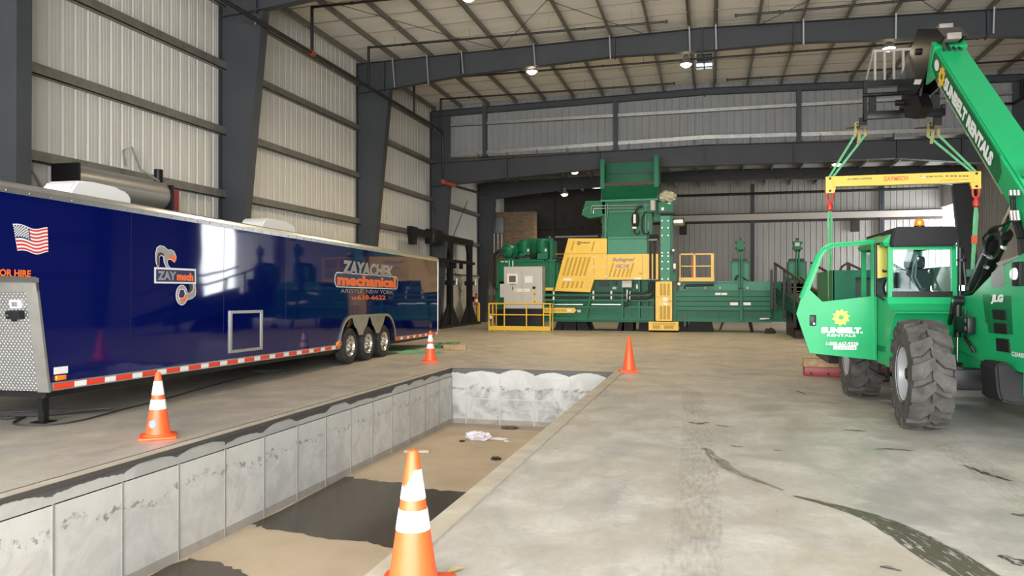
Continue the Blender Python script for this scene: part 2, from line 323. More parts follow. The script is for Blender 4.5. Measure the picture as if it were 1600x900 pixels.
# ------------------------------------------------------------------ mesh building
class MB:
    def __init__(s): s.bm = bmesh.new(); s.mi = 0; s.uv = None
    def _mark(s, faces):
        for f in faces: f.material_index = s.mi
    def poly(s, verts, faces):
        vv = [s.bm.verts.new(v) for v in verts]
        out = []
        for f in faces:
            try: out.append(s.bm.faces.new([vv[i] for i in f]))
            except ValueError: pass
        s._mark(out); return vv, out
    def box(s, c, size, rot=None, bev=0.0, seg=2):
        hx, hy, hz = size[0] / 2, size[1] / 2, size[2] / 2
        vs_ = [Vector((x, y, z)) for x in (-hx, hx) for y in (-hy, hy) for z in (-hz, hz)]
        if rot is not None:
            rm = rot.to_3x3() if isinstance(rot, Matrix) else Matrix.Rotation(rot, 3, 'Z')
            vs_ = [rm @ v for v in vs_]
        vs_ = [v + Vector(c) for v in vs_]
        vv, ff = s.poly(vs_, [(0, 1, 3, 2), (4, 6, 7, 5), (0, 4, 5, 1), (2, 3, 7, 6), (0, 2, 6, 4), (1, 5, 7, 3)])
        if bev > 0:
            es = list({e for f in ff for e in f.edges})
            r = bmesh.ops.bevel(s.bm, geom=es, offset=bev, segments=seg, affect='EDGES', profile=0.5)
            s._mark(r['faces'])
        return s
    def bx(s, x0, x1, y0, y1, z0, z1, bev=0.0):
        return s.box(((x0 + x1) / 2, (y0 + y1) / 2, (z0 + z1) / 2), (abs(x1 - x0), abs(y1 - y0), abs(z1 - z0)), None, bev)
    def beam(s, p0, p1, w, h, up=(0, 0, 1)):
        p0, p1 = Vector(p0), Vector(p1); d = (p1 - p0); L = d.length; d.normalize()
        u = Vector(up)
        if abs(d.dot(u)) > 0.99: u = Vector((0, 1, 0))
        side = d.cross(u).normalized(); u2 = side.cross(d)
        rm = Matrix((side, d, u2)).transposed()
        return s.box((p0 + p1) / 2, (w, L, h), rm.to_4x4())
    def cyl(s, p0, p1, r0, r1=None, n=16, cap=True):
        p0, p1 = Vector(p0), Vector(p1); d = (p1 - p0).normalized(); r1 = r0 if r1 is None else r1
        a = d.orthogonal().normalized(); b = d.cross(a)
        vs_ = []
        for k in range(n):
            t = 2 * math.pi * k / n; e = a * math.cos(t) + b * math.sin(t)
            vs_ += [p0 + e * r0, p1 + e * r1]
        fs = [(2 * k, (2 * k + 2) % (2 * n), (2 * k + 3) % (2 * n), 2 * k + 1) for k in range(n)]
        if cap: fs += [tuple(2 * k for k in range(n))[::-1], tuple(2 * k + 1 for k in range(n))]
        s.poly(vs_, fs); return s
    def tube(s, pts, r, n=8, cap=True):
        pts = [Vector(p) for p in pts]; vs_ = []; prev = None
        for i, p in enumerate(pts):
            d = (pts[min(i + 1, len(pts) - 1)] - pts[max(i - 1, 0)]).normalized()
            if prev is None: a = d.orthogonal().normalized()
            else: a = (prev - d * prev.dot(d)).normalized()
            prev = a; b = d.cross(a)
            for k in range(n):
                t = 2 * math.pi * k / n; vs_.append(p + (a * math.cos(t) + b * math.sin(t)) * r)
        fs = []
        for i in range(len(pts) - 1):
            for k in range(n):
                fs.append((i * n + k, i * n + (k + 1) % n, (i + 1) * n + (k + 1) % n, (i + 1) * n + k))
        if cap: fs += [tuple(range(n))[::-1], tuple(range((len(pts) - 1) * n, len(pts) * n))]
        s.poly(vs_, fs); return s
    def prism(s, pts, vec):
        pts = [Vector(p) for p in pts]; n = len(pts); v = Vector(vec)
        s.poly(pts + [p + v for p in pts], [tuple(range(n)), tuple(range(2 * n - 1, n - 1, -1))] + [(i, n + i, n + (i + 1) % n, (i + 1) % n) for i in range(n)])
        return s
    def holed(s, outer, holes, vec):
        v = Vector(vec); start = set(s.bm.faces); edges = []; loops = []
        for lp in [outer] + holes:
            vv = [s.bm.verts.new(Vector(p)) for p in lp]; loops.append(vv)
            edges += [s.bm.edges.new((vv[i], vv[(i + 1) % len(vv)])) for i in range(len(vv))]
        g = bmesh.ops.triangle_fill(s.bm, use_beauty=True, use_dissolve=False, edges=edges)
        faces = [f for f in g['geom'] if isinstance(f, bmesh.types.BMFace)]
        r = bmesh.ops.extrude_face_region(s.bm, geom=faces)
        bmesh.ops.translate(s.bm, vec=v, verts=[x for x in r['geom'] if isinstance(x, bmesh.types.BMVert)])
        s._mark([f for f in s.bm.faces if f not in start]); return s
    def lathe(s, prof, o=(0, 0, 0), axis=(0, 0, 1), n=24):
        o = Vector(o); d = Vector(axis).normalized(); a = d.orthogonal().normalized(); b = d.cross(a)
        vs_ = []; fs = []; m = len(prof)
        for k in range(n):
            t = 2 * math.pi * k / n; e = a * math.cos(t) + b * math.sin(t)
            vs_ += [o + e * max(r, 1e-4) + d * h for r, h in prof]
        for k in range(n):
            q = (k + 1) % n
            for j in range(m - 1): fs.append((k * m + j, q * m + j, q * m + j + 1, k * m + j + 1))
        s.poly(vs_, fs); return s
    def text(s, body, o, ux, uz, w, h=None, bold=0.0, shear=0.0, th=0.003, spacing=1.0):
        """flat lettering: o lower left corner, ux along the line, uz up the letters, w line width, h line height"""
        c = bpy.data.curves.new('lettering', 'FONT'); c.body = body; c.size = 1; c.offset = bold; c.shear = shear; c.space_character = spacing; c.resolution_u = 3; c.fill_mode = 'FRONT'
        ob = bpy.data.objects.new('lettering', c); COL.objects.link(ob)
        dg = bpy.context.evaluated_depsgraph_get(); me = ob.evaluated_get(dg).to_mesh()
        co = [v.co.copy() for v in me.vertices]; fs = [tuple(p.vertices) for p in me.polygons]
        x0 = min(v.x for v in co); x1 = max(v.x for v in co); y0 = min(v.y for v in co); y1 = max(v.y for v in co)
        ob.evaluated_get(dg).to_mesh_clear(); bpy.data.objects.remove(ob); bpy.data.curves.remove(c)
        ux, uz = Vector(ux).normalized(), Vector(uz).normalized(); sx = w / (x1 - x0); sy = h / (y1 - y0) if h else sx
        o = Vector(o)
        s.poly([o + ux * ((v.x - x0) * sx) + uz * ((v.y - y0) * sy) for v in co], fs); return s
    def ribbon(s, pts, widths, z=None):
        """a strip with UVs (u along in metres, v across)"""
        if s.uv is None: s.uv = s.bm.loops.layers.uv.new('UVMap')
        pts = [Vector(p) for p in pts]; L = 0; rows = []
        for i, p in enumerate(pts):
            d = (pts[min(i + 1, len(pts) - 1)] - pts[max(i - 1, 0)]); d.z = 0; d.normalize(); nrm = Vector((-d.y, d.x, 0))
            if i: L += (p - pts[i - 1]).length
            rows.append((s.bm.verts.new(p - nrm * widths[i] / 2), s.bm.verts.new(p + nrm * widths[i] / 2), L))
        for a, b in zip(rows, rows[1:]):
            f = s.bm.faces.new((a[0], b[0], b[1], a[1])); f.material_index = s.mi
            for lp, uvc in zip(f.loops, ((a[2], 0), (b[2], 0), (b[2], 1), (a[2], 1))): lp[s.uv].uv = uvc
        return s
    def build(s, name, mats, parent=None, smooth=35, label=None, normals=True):
        if normals: bmesh.ops.recalc_face_normals(s.bm, faces=s.bm.faces)
        me = bpy.data.meshes.new(name); s.bm.to_mesh(me); s.bm.free()
        for m in (mats if isinstance(mats, (list, tuple)) else [mats]): me.materials.append(m)
        if smooth:
            for p in me.polygons: p.use_smooth = True
            me.set_sharp_from_angle(angle=R(smooth))
        o = bpy.data.objects.new(name, me); COL.objects.link(o)
        if parent is not None: o.parent = parent
        if label: o['label'] = label
        return o
def tag(o, label, cat, group=None, kind=None):
    o['label'] = label; o['category'] = cat
    if group: o['group'] = group
    if kind: o['kind'] = kind
    return o
def struct(o, label, cat, group=None): return tag(o, label, cat, group, 'structure')
def thing(name, label, cat, loc=(0, 0, 0), rot=(0, 0, 0), group=None):
    o = bpy.data.objects.new(name, None); COL.objects.link(o); o.location = loc; o.rotation_euler = rot; o.empty_display_size = 0.2
    return tag(o, label, cat, group)
def frame_of(loc, rot):
    from mathutils import Euler
    return Matrix.Translation(loc) @ Euler(rot).to_matrix().to_4x4()
def dup(root, label=None, group=None, skip=()):
    r = root.copy(); COL.objects.link(r)
    if label: r['label'] = label
    if group: r['group'] = group
    for ch in root.children:
        if ch.name.split('.')[0] in skip: continue
        cpy = ch.copy(); COL.objects.link(cpy); cpy.parent = r
        for g in ch.children:
            d = g.copy(); COL.objects.link(d); d.parent = cpy
    return r
ORD = ['first', 'second', 'third', 'fourth', 'fifth', 'sixth', 'seventh', 'eighth', 'ninth', 'tenth', 'eleventh', 'twelfth']
# ------------------------------------------------------------------ the hall
XL, XR, RIDGE = -12.0, 11.6, -0.28
YF, YE, YB = -6.0, 31.9, 44.3           # open front, end frame of the tall hall, back wall of the low far bay
def roof_z(x): return 9.99 - 0.021 * abs(x - RIDGE)
def low_z(x): return 7.80 - 0.021 * abs(x - RIDGE)
PX0, PX1, PYB, PZ = -5.18, -1.83, 15.03, -1.13   # the pit
# floor slab with the pit cut out
f = MB()
for x0, x1, y0, y1 in ((XL, PX0, YF, YB), (PX1, XR, YF, YB), (PX0, PX1, PYB, YB)):
    f.bx(x0, x1, y0, y1, -0.16, 0)
floor = f.build('floor', M['floor'], smooth=0)
struct(floor, 'stained concrete slab floor around the open pit', 'floor')
g = MB(); g.bx(-60, 60, -60, YF, -0.3, -0.04); g.bx(XR, 60, YF, 90, -0.3, -0.04)
struct(g.build('ground', M['ground'], smooth=0), 'pale concrete yard outside the open doors', 'ground')
w = MB(); w.bx(PX0 - 0.25, PX0, YF, PYB, PZ - 0.1, -0.16); w.bx(PX0 - 0.02, PX0, YF, PYB, -0.17, -0.004)
k = 0; y = -0.22
pl = w.build('wall_left.001', M['pit_l'], smooth=0); pl.name = 'pit_wall_left'
struct(pl, 'left side wall of the pit in tall formed concrete panels', 'pit wall')
w = MB(); w.bx(PX1, PX1 + 0.25, YF, PYB, PZ - 0.1, -0.16); w.bx(PX1, PX1 + 0.02, YF, PYB, -0.17, -0.004)
struct(w.build('pit_wall_right', M['pit_l'], smooth=0), 'right side wall of the pit below the pale lip', 'pit wall')
w = MB(); w.bx(PX0, PX1, PYB, PYB + 0.25, PZ - 0.1, -0.16); w.bx(PX0, PX1, PYB - 0.02, PYB, -0.17, -0.004)
struct(w.build('pit_wall_back', M['pit_b'], smooth=0), 'far end wall of the pit with white patch smears', 'pit wall')
w = MB()
yy = 0.54 - 0.76 * 8
while yy < PYB: w.bx(PX0 - 0.01, PX0 + 0.008, yy - 0.009, yy + 0.009, PZ, -0.16); yy += 0.76
struct(w.build('trim_1', mat('joint_mortar', (0.27, 0.265, 0.25), 0.85), smooth=0), 'vertical panel joints along the left pit wall', 'pit wall joints')
w = MB(); xx = PX0 + 0.3
while xx < PX1: w.bx(xx - 0.012, xx + 0.012, PYB - 0.012, PYB + 0.01, PZ, -0.16); xx += 0.72
w.bx(PX0, PX1 , PYB - 0.01, PYB + 0.01, -0.62, -0.60)
struct(w.build('trim_2', mat('pale_joint_mortar', (0.50, 0.50, 0.48), 0.85), smooth=0), 'pale joints on the far pit wall', 'pit wall joints')
w = MB(); w.bx(PX0, PX1, YF, PYB, PZ - 0.1, PZ)
struct(w.build('pit_floor', M['pit_floor'], smooth=0), 'silty brown floor of the pit', 'pit floor')
# steel angle round the left and far edges, pale concrete lip on the right edge
w = MB(); w.bx(PX0 - 0.012, PX0 + 0.012, YF, PYB + 0.01, -0.035, 0.006); w.bx(PX0 - 0.17, PX0 - 0.15, YF, PYB, -0.05, 0.004)
w.bx(PX0, PX1, PYB - 0.012, PYB + 0.012, -0.04, 0.006)
struct(w.build('trim_3', mat('dark_steel_edge_angle', (0.07, 0.065, 0.06), 0.6), smooth=0), 'dark steel edge angle along the left and far pit edges', 'edge angle')
w = MB(); w.bx(PX0 - 0.15, PX0 - 0.012, YF, PYB, -0.05, 0.003)
struct(w.build('trim_4', M['coping'], smooth=0), 'pale concrete strip along the left pit edge', 'pit lip')
w = MB(); w.bx(PX1 - 0.01, PX1 + 0.15, YF, PYB, -0.12, 0.012); w.bx(PX1 + 0.15, PX1 + 0.162, YF, PYB, -0.02, 0.016)
struct(w.build('trim_5', M['coping'], smooth=0), 'pale concrete lip along the right pit edge', 'pit lip')
# ---- ribbed cladding
def cladding(name, m, p0, p1, z0, z1, inward, pitch=0.305, depth=0.032, ztop=None):
    """ribbed sheet from p0 to p1 (xy), ribs standing back from the room; ztop(x) for a sloping head"""
    p0, p1 = Vector((p0[0], p0[1], 0)), Vector((p1[0], p1[1], 0)); L = (p1 - p0).length; d = (p1 - p0) / L; n = Vector(inward)
    prof = [(0.0, 0), (0.018, -depth), (0.05, -depth), (0.075, 0), (0.125, 0), (0.14, -0.008), (0.155, 0), (0.205, 0), (0.22, -0.008), (0.235, 0)]
    row = []; u = 0
    while u < L:
        for a, q in prof:
            if u + a < L: row.append((u + a, q))
        u += pitch
    row.append((L, 0)); vs_ = []; fs = []
    for a, q in row:
        v = p0 + d * a + n * q
        zt = ztop(v.x) if ztop else z1
        vs_ += [Vector((v.x, v.y, z0)), Vector((v.x, v.y, zt))]
    for i in range(len(row) - 1): fs.append((2 * i, 2 * i + 2, 2 * i + 3, 2 * i + 1))
    b = MB(); b.poly(vs_, fs)
    # backing sheet, so the wall has a thickness
    q0, q1 = p0 - n * 0.09, p1 - n * 0.09
    za, zb = (ztop(p0.x), ztop(p1.x)) if ztop else (z1, z1)
    b.poly([(q0.x, q0.y, z0), (q1.x, q1.y, z0), (q1.x, q1.y, zb), (q0.x, q0.y, za)], [(0, 1, 2, 3)])
    return b.build(name, m, smooth=0, normals=False)
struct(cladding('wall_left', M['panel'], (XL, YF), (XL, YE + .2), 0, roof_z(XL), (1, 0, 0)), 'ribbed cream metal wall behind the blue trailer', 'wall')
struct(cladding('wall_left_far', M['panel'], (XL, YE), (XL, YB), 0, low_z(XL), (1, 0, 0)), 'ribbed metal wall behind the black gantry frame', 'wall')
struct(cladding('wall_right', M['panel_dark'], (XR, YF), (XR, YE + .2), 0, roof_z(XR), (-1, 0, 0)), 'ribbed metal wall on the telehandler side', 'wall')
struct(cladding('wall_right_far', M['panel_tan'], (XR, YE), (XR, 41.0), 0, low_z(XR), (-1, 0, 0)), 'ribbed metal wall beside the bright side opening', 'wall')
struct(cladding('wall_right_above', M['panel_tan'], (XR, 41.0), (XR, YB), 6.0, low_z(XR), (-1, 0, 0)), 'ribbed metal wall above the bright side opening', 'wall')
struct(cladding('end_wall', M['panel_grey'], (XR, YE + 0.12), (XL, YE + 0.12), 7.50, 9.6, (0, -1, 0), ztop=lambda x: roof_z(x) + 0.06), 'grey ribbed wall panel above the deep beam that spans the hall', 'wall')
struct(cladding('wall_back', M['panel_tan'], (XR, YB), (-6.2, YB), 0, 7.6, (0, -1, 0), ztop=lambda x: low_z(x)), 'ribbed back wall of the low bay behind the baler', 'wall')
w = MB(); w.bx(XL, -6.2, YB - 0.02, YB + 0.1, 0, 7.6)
struct(w.build('wall_back_left', M['dark_room'], smooth=0), 'flat dark wall standing for the dim interior in the far left corner', 'wall')  # dark brown colour stands in for the unlit interior beyond the pier
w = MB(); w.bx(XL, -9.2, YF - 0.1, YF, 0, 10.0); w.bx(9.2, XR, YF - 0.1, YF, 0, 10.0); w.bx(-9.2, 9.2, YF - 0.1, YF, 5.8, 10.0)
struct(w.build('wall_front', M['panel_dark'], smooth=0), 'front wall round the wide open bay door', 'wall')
# roofs
def roof(name, y0, y1, zf, lab):
    b = MB(); x0, x1 = XL - 0.1, XR + 0.1
    for a, c in ((x0, RIDGE), (RIDGE, x1)):
        b.poly([(a, y0, zf(a)), (c, y0, zf(c)), (c, y1, zf(c)), (a, y1, zf(a)), (a, y0, zf(a) + 0.12), (c, y0, zf(c) + 0.12), (c, y1, zf(c) + 0.12), (a, y1, zf(a) + 0.12)],
               [(0, 1, 2, 3), (7, 6, 5, 4), (0, 4, 5, 1), (2, 6, 7, 3), (0, 3, 7, 4), (1, 5, 6, 2)])
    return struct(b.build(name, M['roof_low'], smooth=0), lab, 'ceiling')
SKY = (-0.55, 0.02, 27.9, 29.9)
def roof_main():
    # the sheet with the skylight hole on the ridge
    b = MB(); x0, x1 = XL - 0.1, XR + 0.1
    def q(a, c, y0, y1):
        b.poly([(a, y0, roof_z(a)), (c, y0, roof_z(c)), (c, y1, roof_z(c)), (a, y1, roof_z(a)), (a, y0, roof_z(a) + .12), (c, y0, roof_z(c) + .12), (c, y1, roof_z(c) + .12), (a, y1, roof_z(a) + .12)],
               [(0, 1, 2, 3), (7, 6, 5, 4), (0, 4, 5, 1), (2, 6, 7, 3), (0, 3, 7, 4), (1, 5, 6, 2)])
    q(x0, SKY[0], YF, YE + 0.2); q(SKY[1], x1, YF, YE + 0.2)
    for y0, y1 in ((YF, SKY[2]), (SKY[3], YE + 0.2)):
        q(SKY[0], RIDGE, y0, y1); q(RIDGE, SKY[1], y0, y1)
    return b.build('ceiling', M['roof'], smooth=0)
ceil_ = struct(roof_main(), 'white insulated roof of the tall hall', 'ceiling')
M['brace'] = mat('pale_brace_steel', (.30, .30, .29), .5, .2)
b = MB(); y = 16.0
while y < YE:
    for a, c in ((XL, RIDGE - .3), (RIDGE + .35, XR)): b.prism([(a, y, roof_z(a) - .004), (c, y, roof_z(c) - .004), (c, y, roof_z(c) - .016), (a, y, roof_z(a) - .016)], (0, .045, 0))
    y += 1.27
b.build('insulation_band', mat('grey_band', (.36, .35, .32), .6), ceil_, 0)
b = MB(); rg = random.Random(3)
for x0_ in [-0.67 - 1.235 * i for i in range(9)] + [0.12 + 1.265 * i for i in range(9)]:
    for y in (18.2, 20.8, 23.4, 26.0, 28.6, 30.9): b.bx(x0_ - .22, x0_ + .12, y, y + .02, roof_z(x0_) - .10, roof_z(x0_) - .085)
b.build('sag_angle', M['galv'], ceil_, 0)
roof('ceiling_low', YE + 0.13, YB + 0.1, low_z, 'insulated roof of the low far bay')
w = MB(); w.bx(SKY[0], SKY[1], SKY[2], SKY[3], 10.12, 10.14)
o = struct(w.build('window_1', M['glass'], smooth=0), 'small skylight on the roof ridge', 'skylight')
w = MB()
for y in (28.3, 29.0, 29.6): w.bx(SKY[0], SKY[1], y - 0.02, y + 0.02, 9.98, 10.02)
w.bx(-0.29, -0.25, SKY[2], SKY[3], 9.98, 10.02)
w.build('skylight_bars', M['steel'], o, 0)
# ---- frames
def column(x_wall, sgn, y, top, d0, d1, wf=0.30, zt=None):
    """tapered welded column: outer flange on the wall, inner flange leaning into the room"""
    b = MB(); tw = 0.012; zt = zt or top
    xo = x_wall + sgn * 0.02
    b.bx(xo, xo + sgn * 0.02, y - wf / 2, y + wf / 2, 0.03, zt)
    xi0, xi1 = x_wall + sgn * d0, x_wall + sgn * d1
    b.prism([(xo, y - tw, 0.03), (xi0, y - tw, 0.03), (xi1, y - tw, top), (xi1, y - tw, zt), (xo, y - tw, zt)], (0, 2 * tw, 0))
    b.prism([(xi0, y - wf / 2, 0.03), (xi0 + sgn * 0.022, y - wf / 2, 0.03), (xi1 + sgn * 0.022, y - wf / 2, top), (xi1, y - wf / 2, top)], (0, wf, 0))
    b.bx(xo - sgn * 0.0, xi0 + sgn * 0.08, y - wf / 2 - 0.03, y + wf / 2 + 0.03, 0, 0.03)
    return b
def rafter(stations, y, zf, wf=0.26):
    """stations: (x, depth) left to right; top follows zf(x)-0.2"""
    b = MB(); tops = [Vector((x, y, zf(x) - 0.205)) for x, d in stations]; bots = [Vector((x, y, zf(x) - 0.205 - d)) for x, d in stations]
    for i in range(len(stations) - 1):
        for A, C, h in ((tops[i], tops[i + 1], -0.022), (bots[i], bots[i + 1], 0.022)):
            b.prism([A + Vector((0, -wf / 2, 0)), C + Vector((0, -wf / 2, 0)), C + Vector((0, -wf / 2, h)), A + Vector((0, -wf / 2, h))], (0, wf, 0))
        b.prism([tops[i] + Vector((0, -.01, 0)), tops[i + 1] + Vector((0, -.01, 0)), bots[i + 1] + Vector((0, -.01, 0)), bots[i] + Vector((0, -.01, 0))], (0, .02, 0))
    for i in range(1, len(stations) - 1):                      # splice plates
        x, d = stations[i]
        b.bx(x - .02, x + .02, y - wf / 2 - .0, y + wf / 2 + .0, bots[i].z - 0.05, tops[i].z)
    return b
HI = [(XL + 0.05, 1.05), (-10.95, 1.00), (-8.2, 0.76), (-3.0, 0.62), (RIDGE, 0.72), (2.4, 0.62), (7.6, 0.76), (10.6, 1.0), (XR - 0.05, 1.05)]
fr_lab = ['at the front edge of the hall', 'nearest the front of the trailer', 'beside the middle of the trailer', 'beside the back of the trailer']
for i, y in enumerate((2.8, 10.4, 16.95, 24.65)):
    b = column(XL, 1, y, 8.55, 0.38 if i != 1 else 0.8, 1.25 if i != 1 else 0.85, zt=9.55)
    struct(b.build('steel_column', M['steel'], smooth=0), 'dark grey tapered steel column on the left wall, ' + fr_lab[i], 'column')
    b = column(XR, -1, y, 8.55, 0.38, 1.25, zt=9.55)
    struct(b.build('steel_column', M['steel'], smooth=0), 'dark grey tapered steel column on the right wall, opposite the one ' + fr_lab[i], 'column')
    b = rafter(HI, y, roof_z)
    struct(b.build('roof_beam', M['steel'], smooth=0), 'deep dark grey steel roof rafter ' + ['over the hall front', 'over the front of the trailer', 'over the middle of the trailer', 'crossing the hall above the two lit lamps'][i], 'rafter')
# end frame: small rafter, posts, deep sill beam
b = rafter([(XL + .05, .26), (RIDGE, .26), (XR - .05, .26)], YE, roof_z, 0.22)
struct(b.build('roof_beam', M['steel'], smooth=0), 'slim dark rafter along the head of the grey end wall', 'rafter')
SILL = [(XL + .05, 1.05), (-8.5, 0.86), (-4.5, 0.72), (RIDGE, 0.84), (3.1, 0.78), (6.8, 0.70), (9.0, 0.9), (XR - .05, 1.05)]
b = rafter(SILL, YE, lambda x: low_z(x) - 0.10, 0.34)
struct(b.build('sill_beam', M['steel'], smooth=0), 'deep dark grey beam spanning the hall above the baler', 'beam')
b = column(XL, 1, YE, 6.4, 0.45, 0.92, zt=9.5)
struct(b.build('steel_column', M['steel'], smooth=0), 'dark tapered column where the tall hall meets the low bay, left wall', 'column')
b = column(XR, -1, YE, 6.4, 0.45, 0.92, zt=9.5)
struct(b.build('steel_column', M['steel'], smooth=0), 'dark tapered column where the tall hall meets the low bay, right wall', 'column')
for nm, x in (('left', -9.5), ('middle', -3.85), ('right', 3.3)):
    b = MB(); b.bx(x - .09, x + .09, YE - .10, YE - .085, 7.45, 9.65); b.bx(x - .006, x + .006, YE - .10, YE + .08, 7.45, 9.65); b.bx(x - .09, x + .09, YE + .065, YE + .08, 7.45, 9.65)
    b.bx(x - .16, x + .16, YE - .14, YE + .1, 7.43, 7.46)
    struct(b.build('wind_post', M['steel'], smooth=0), 'dark short post on the grey end wall, ' + nm + ' one', 'post')
# low bay frame
b = rafter([(XL + .05, .95), (-7.5, .62), (-3, .5), (RIDGE, .55), (3, .5), (7.5, .6), (XR - .05, .95)], 39.0, low_z, 0.26)
struct(b.build('roof_beam', M['steel'], smooth=0), 'dark rafter of the low bay behind the deep beam', 'rafter')
b = column(XL, 1, 39.0, 6.4, 0.40, 0.95, zt=7.3); struct(b.build('steel_column', M['steel'], smooth=0), 'dark tapered column beside the brown brick pier', 'column')
b = column(XR, -1, 39.0, 6.4, 0.40, 0.95, zt=7.3); struct(b.build('steel_column', M['steel'], smooth=0), 'dark tapered column in the bright side opening', 'column')
for x, nm in ((2.17, 'behind the two tying heads'), (8.67, 'behind the yellow spreader beam')):
    b = MB(); b.bx(x - .1, x + .1, YB - .24, YB - .22, 0, 7.5); b.bx(x - .008, x + .008, YB - .24, YB - .04, 0, 7.5); b.bx(x - .1, x + .1, YB - .06, YB - .04, 0, 7.5)
    struct(b.build('wind_post', M['steel'], smooth=0), 'dark post on the back wall ' + nm, 'post')
# ---- girts (Z section) and purlins
def zed(b, p0, p1, h, w, inn):
    """Z section from p0 to p1, bottom at p0.z, flange pointing inn"""
    p0, p1 = Vector(p0), Vector(p1); n = Vector(inn)
    b.prism([p0, p0 + n * w, p0 + n * w + Vector((0, 0, .02)), p0 + Vector((0, 0, .02))], p1 - p0)
    b.prism([p0 + n * (w - .012), p0 + n * w, p0 + n * w + Vector((0, 0, h)), p0 + n * (w - .012) + Vector((0, 0, h))], p1 - p0)
    t = Vector((0, 0, h))
    b.prism([p0 + t, p0 + n * (w * 1.0) + t, p0 + n * (w * 1.0) + t + Vector((0, 0, .016)), p0 + t + Vector((0, 0, .016))], p1 - p0)
gz = (2.25, 3.93, 5.52, 7.17, 8.76)
for k, z in enumerate(gz):
    b = MB(); zed(b, (XL + .002, YF, z), (XL + .002, YE, z), 0.19, 0.15, (1, 0, 0))
    struct(b.build('wall_girt', M['girt'], smooth=0), ORD[k] + ' horizontal wall rail up from the floor on the left wall', 'wall rail')
    b = MB(); zed(b, (XR - .002, YF, z), (XR - .002, YE, z), 0.19, 0.15, (-1, 0, 0))
    struct(b.build('wall_girt', M['girt'], smooth=0), ORD[k] + ' horizontal wall rail up from the floor on the right wall', 'wall rail')
for k, z in enumerate((2.25, 3.93, 5.52)):
    b = MB(); zed(b, (XL + .002, YE, z), (XL + .002, YB, z), 0.19, 0.15, (1, 0, 0))
    struct(b.build('wall_girt', M['girt'], smooth=0), ORD[k] + ' wall rail up behind the black gantry frame', 'wall rail')
b = MB(); zed(b, (XL, YE + .10, 8.82), (XR, YE + .10, 8.82), 0.13, 0.10, (0, -1, 0))
struct(b.build('wall_girt', M['galv'], smooth=0), 'bright galvanised rail across the grey end wall', 'wall rail')
b = MB()
for a, c in ((XL, RIDGE), (RIDGE, XR)):
    b.prism([(a, YE + .02, low_z(a) - .05), (c, YE + .02, low_z(c) - .05), (c, YE + .02, low_z(c) + .10), (a, YE + .02, low_z(a) + .10)], (0, .06, 0))
struct(b.build('trim_6', M['galv'], smooth=0), 'bright flashing along the foot of the grey end wall', 'flashing')
b = MB(); b.bx(-5.2, XR, YB - .26, YB - .18, 5.53, 5.86)
struct(b.build('wall_girt', mat('pale_timber_rail', (0.55, 0.50, 0.45), 0.6), smooth=0), 'pale wide rail across the back wall above the tying heads', 'wall rail')
b = MB(); b.bx(-6.2, XR, YB - .2, YB - .02, 5.40, 5.54); b.bx(-6.2, XR, YB - .2, YB - .02, 5.86, 5.92); 
for x in (-1.55, 7.4): b.bx(x - .2, x + .2, YB - .26, YB - .02, 4.8, 5.4)
struct(b.build('trim_7', M['rust'], smooth=0), 'rusty steel angles along the pale back wall rail', 'rail')
pur_l = [-0.67 - 1.235 * i for i in range(10)]; pur_r = [0.12 + 1.265 * i for i in range(10)]
for side, lst in (('left', pur_l), ('right', pur_r)):
    for k, x in enumerate(lst):
        sg = 1 if x < RIDGE else -1; z = roof_z(x) - 0.205
        b = MB(); b.bx(x - .006, x + .006, YF, YE + .1, z, z + .19); b.bx(x - .006, x + sg * .065, YF, YE + .1, z, z + .014); b.bx(x - sg * .065, x + .006, YF, YE + .1, z + .188, z + .203)
        struct(b.build('roof_purlin', M['girt'], smooth=0), 'grey roof purlin, ' + ORD[k] + ' one ' + side + ' of the ridge', 'purlin')
k = 0
for x in [-0.7 - 1.3 * i for i in range(9)] + [0.2 + 1.3 * i for i in range(9)]:
    z = low_z(x) - 0.20; sg = 1 if x < RIDGE else -1
    b = MB(); b.bx(x - .008, x + .008, YE - .10, YB, z - .1, z + .19); b.bx(x - .008, x + sg * .07, YE - .10, YB, z - .1, z - .085)
    n_ = k if k < 9 else k - 9
    struct(b.build('roof_purlin', M['girt'], smooth=0), 'low bay purlin resting on the deep beam, ' + ORD[n_] + (' left' if k < 9 else ' right') + ' of the ridge', 'purlin'); k += 1
# flange braces on the rafter above the lamps
fb = 0
for yv in (24.65,):
    for x in [pur_l[i] for i in (8, 7, 6, 4, 2, 0)] + [pur_r[i] for i in (0, 2, 4, 6)]:
        b = MB(); zt = roof_z(x) - 0.2
        dep = 0.72 + (0.25 if abs(x) > 9 else 0)
        b.beam((x, yv - .30, zt + .02), (x + .02, yv - .15, zt - dep), 0.045, 0.012); fb += 1
        struct(b.build('flange_brace', M['brace'], smooth=0), '%s thin brace strut from the left wall on the rafter above the lamps' % ORD[fb - 1], 'brace')
        for q in (): pass
# rod bracing crossing under the roof
for nm, a, c in (('left bay', (-6.8, 17.1), (-2.0, 24.5)), ('left bay, opposite slant', (-2.0, 17.1), (-6.8, 24.5)), ('wall side bay', (-11.4, 17.1), (-6.8, 24.5)), ('right bay', (1.4, 17.1), (6.4, 24.5)), ('right bay, opposite slant', (6.4, 17.1), (1.4, 24.5))):
    b = MB(); b.cyl((a[0], a[1], roof_z(a[0]) - .26), (c[0], c[1], roof_z(c[0]) - .26), .011, n=6)
    struct(b.build('brace_rod', M['steel'], smooth=0), 'thin diagonal roof brace rod, ' + nm, 'brace rod')
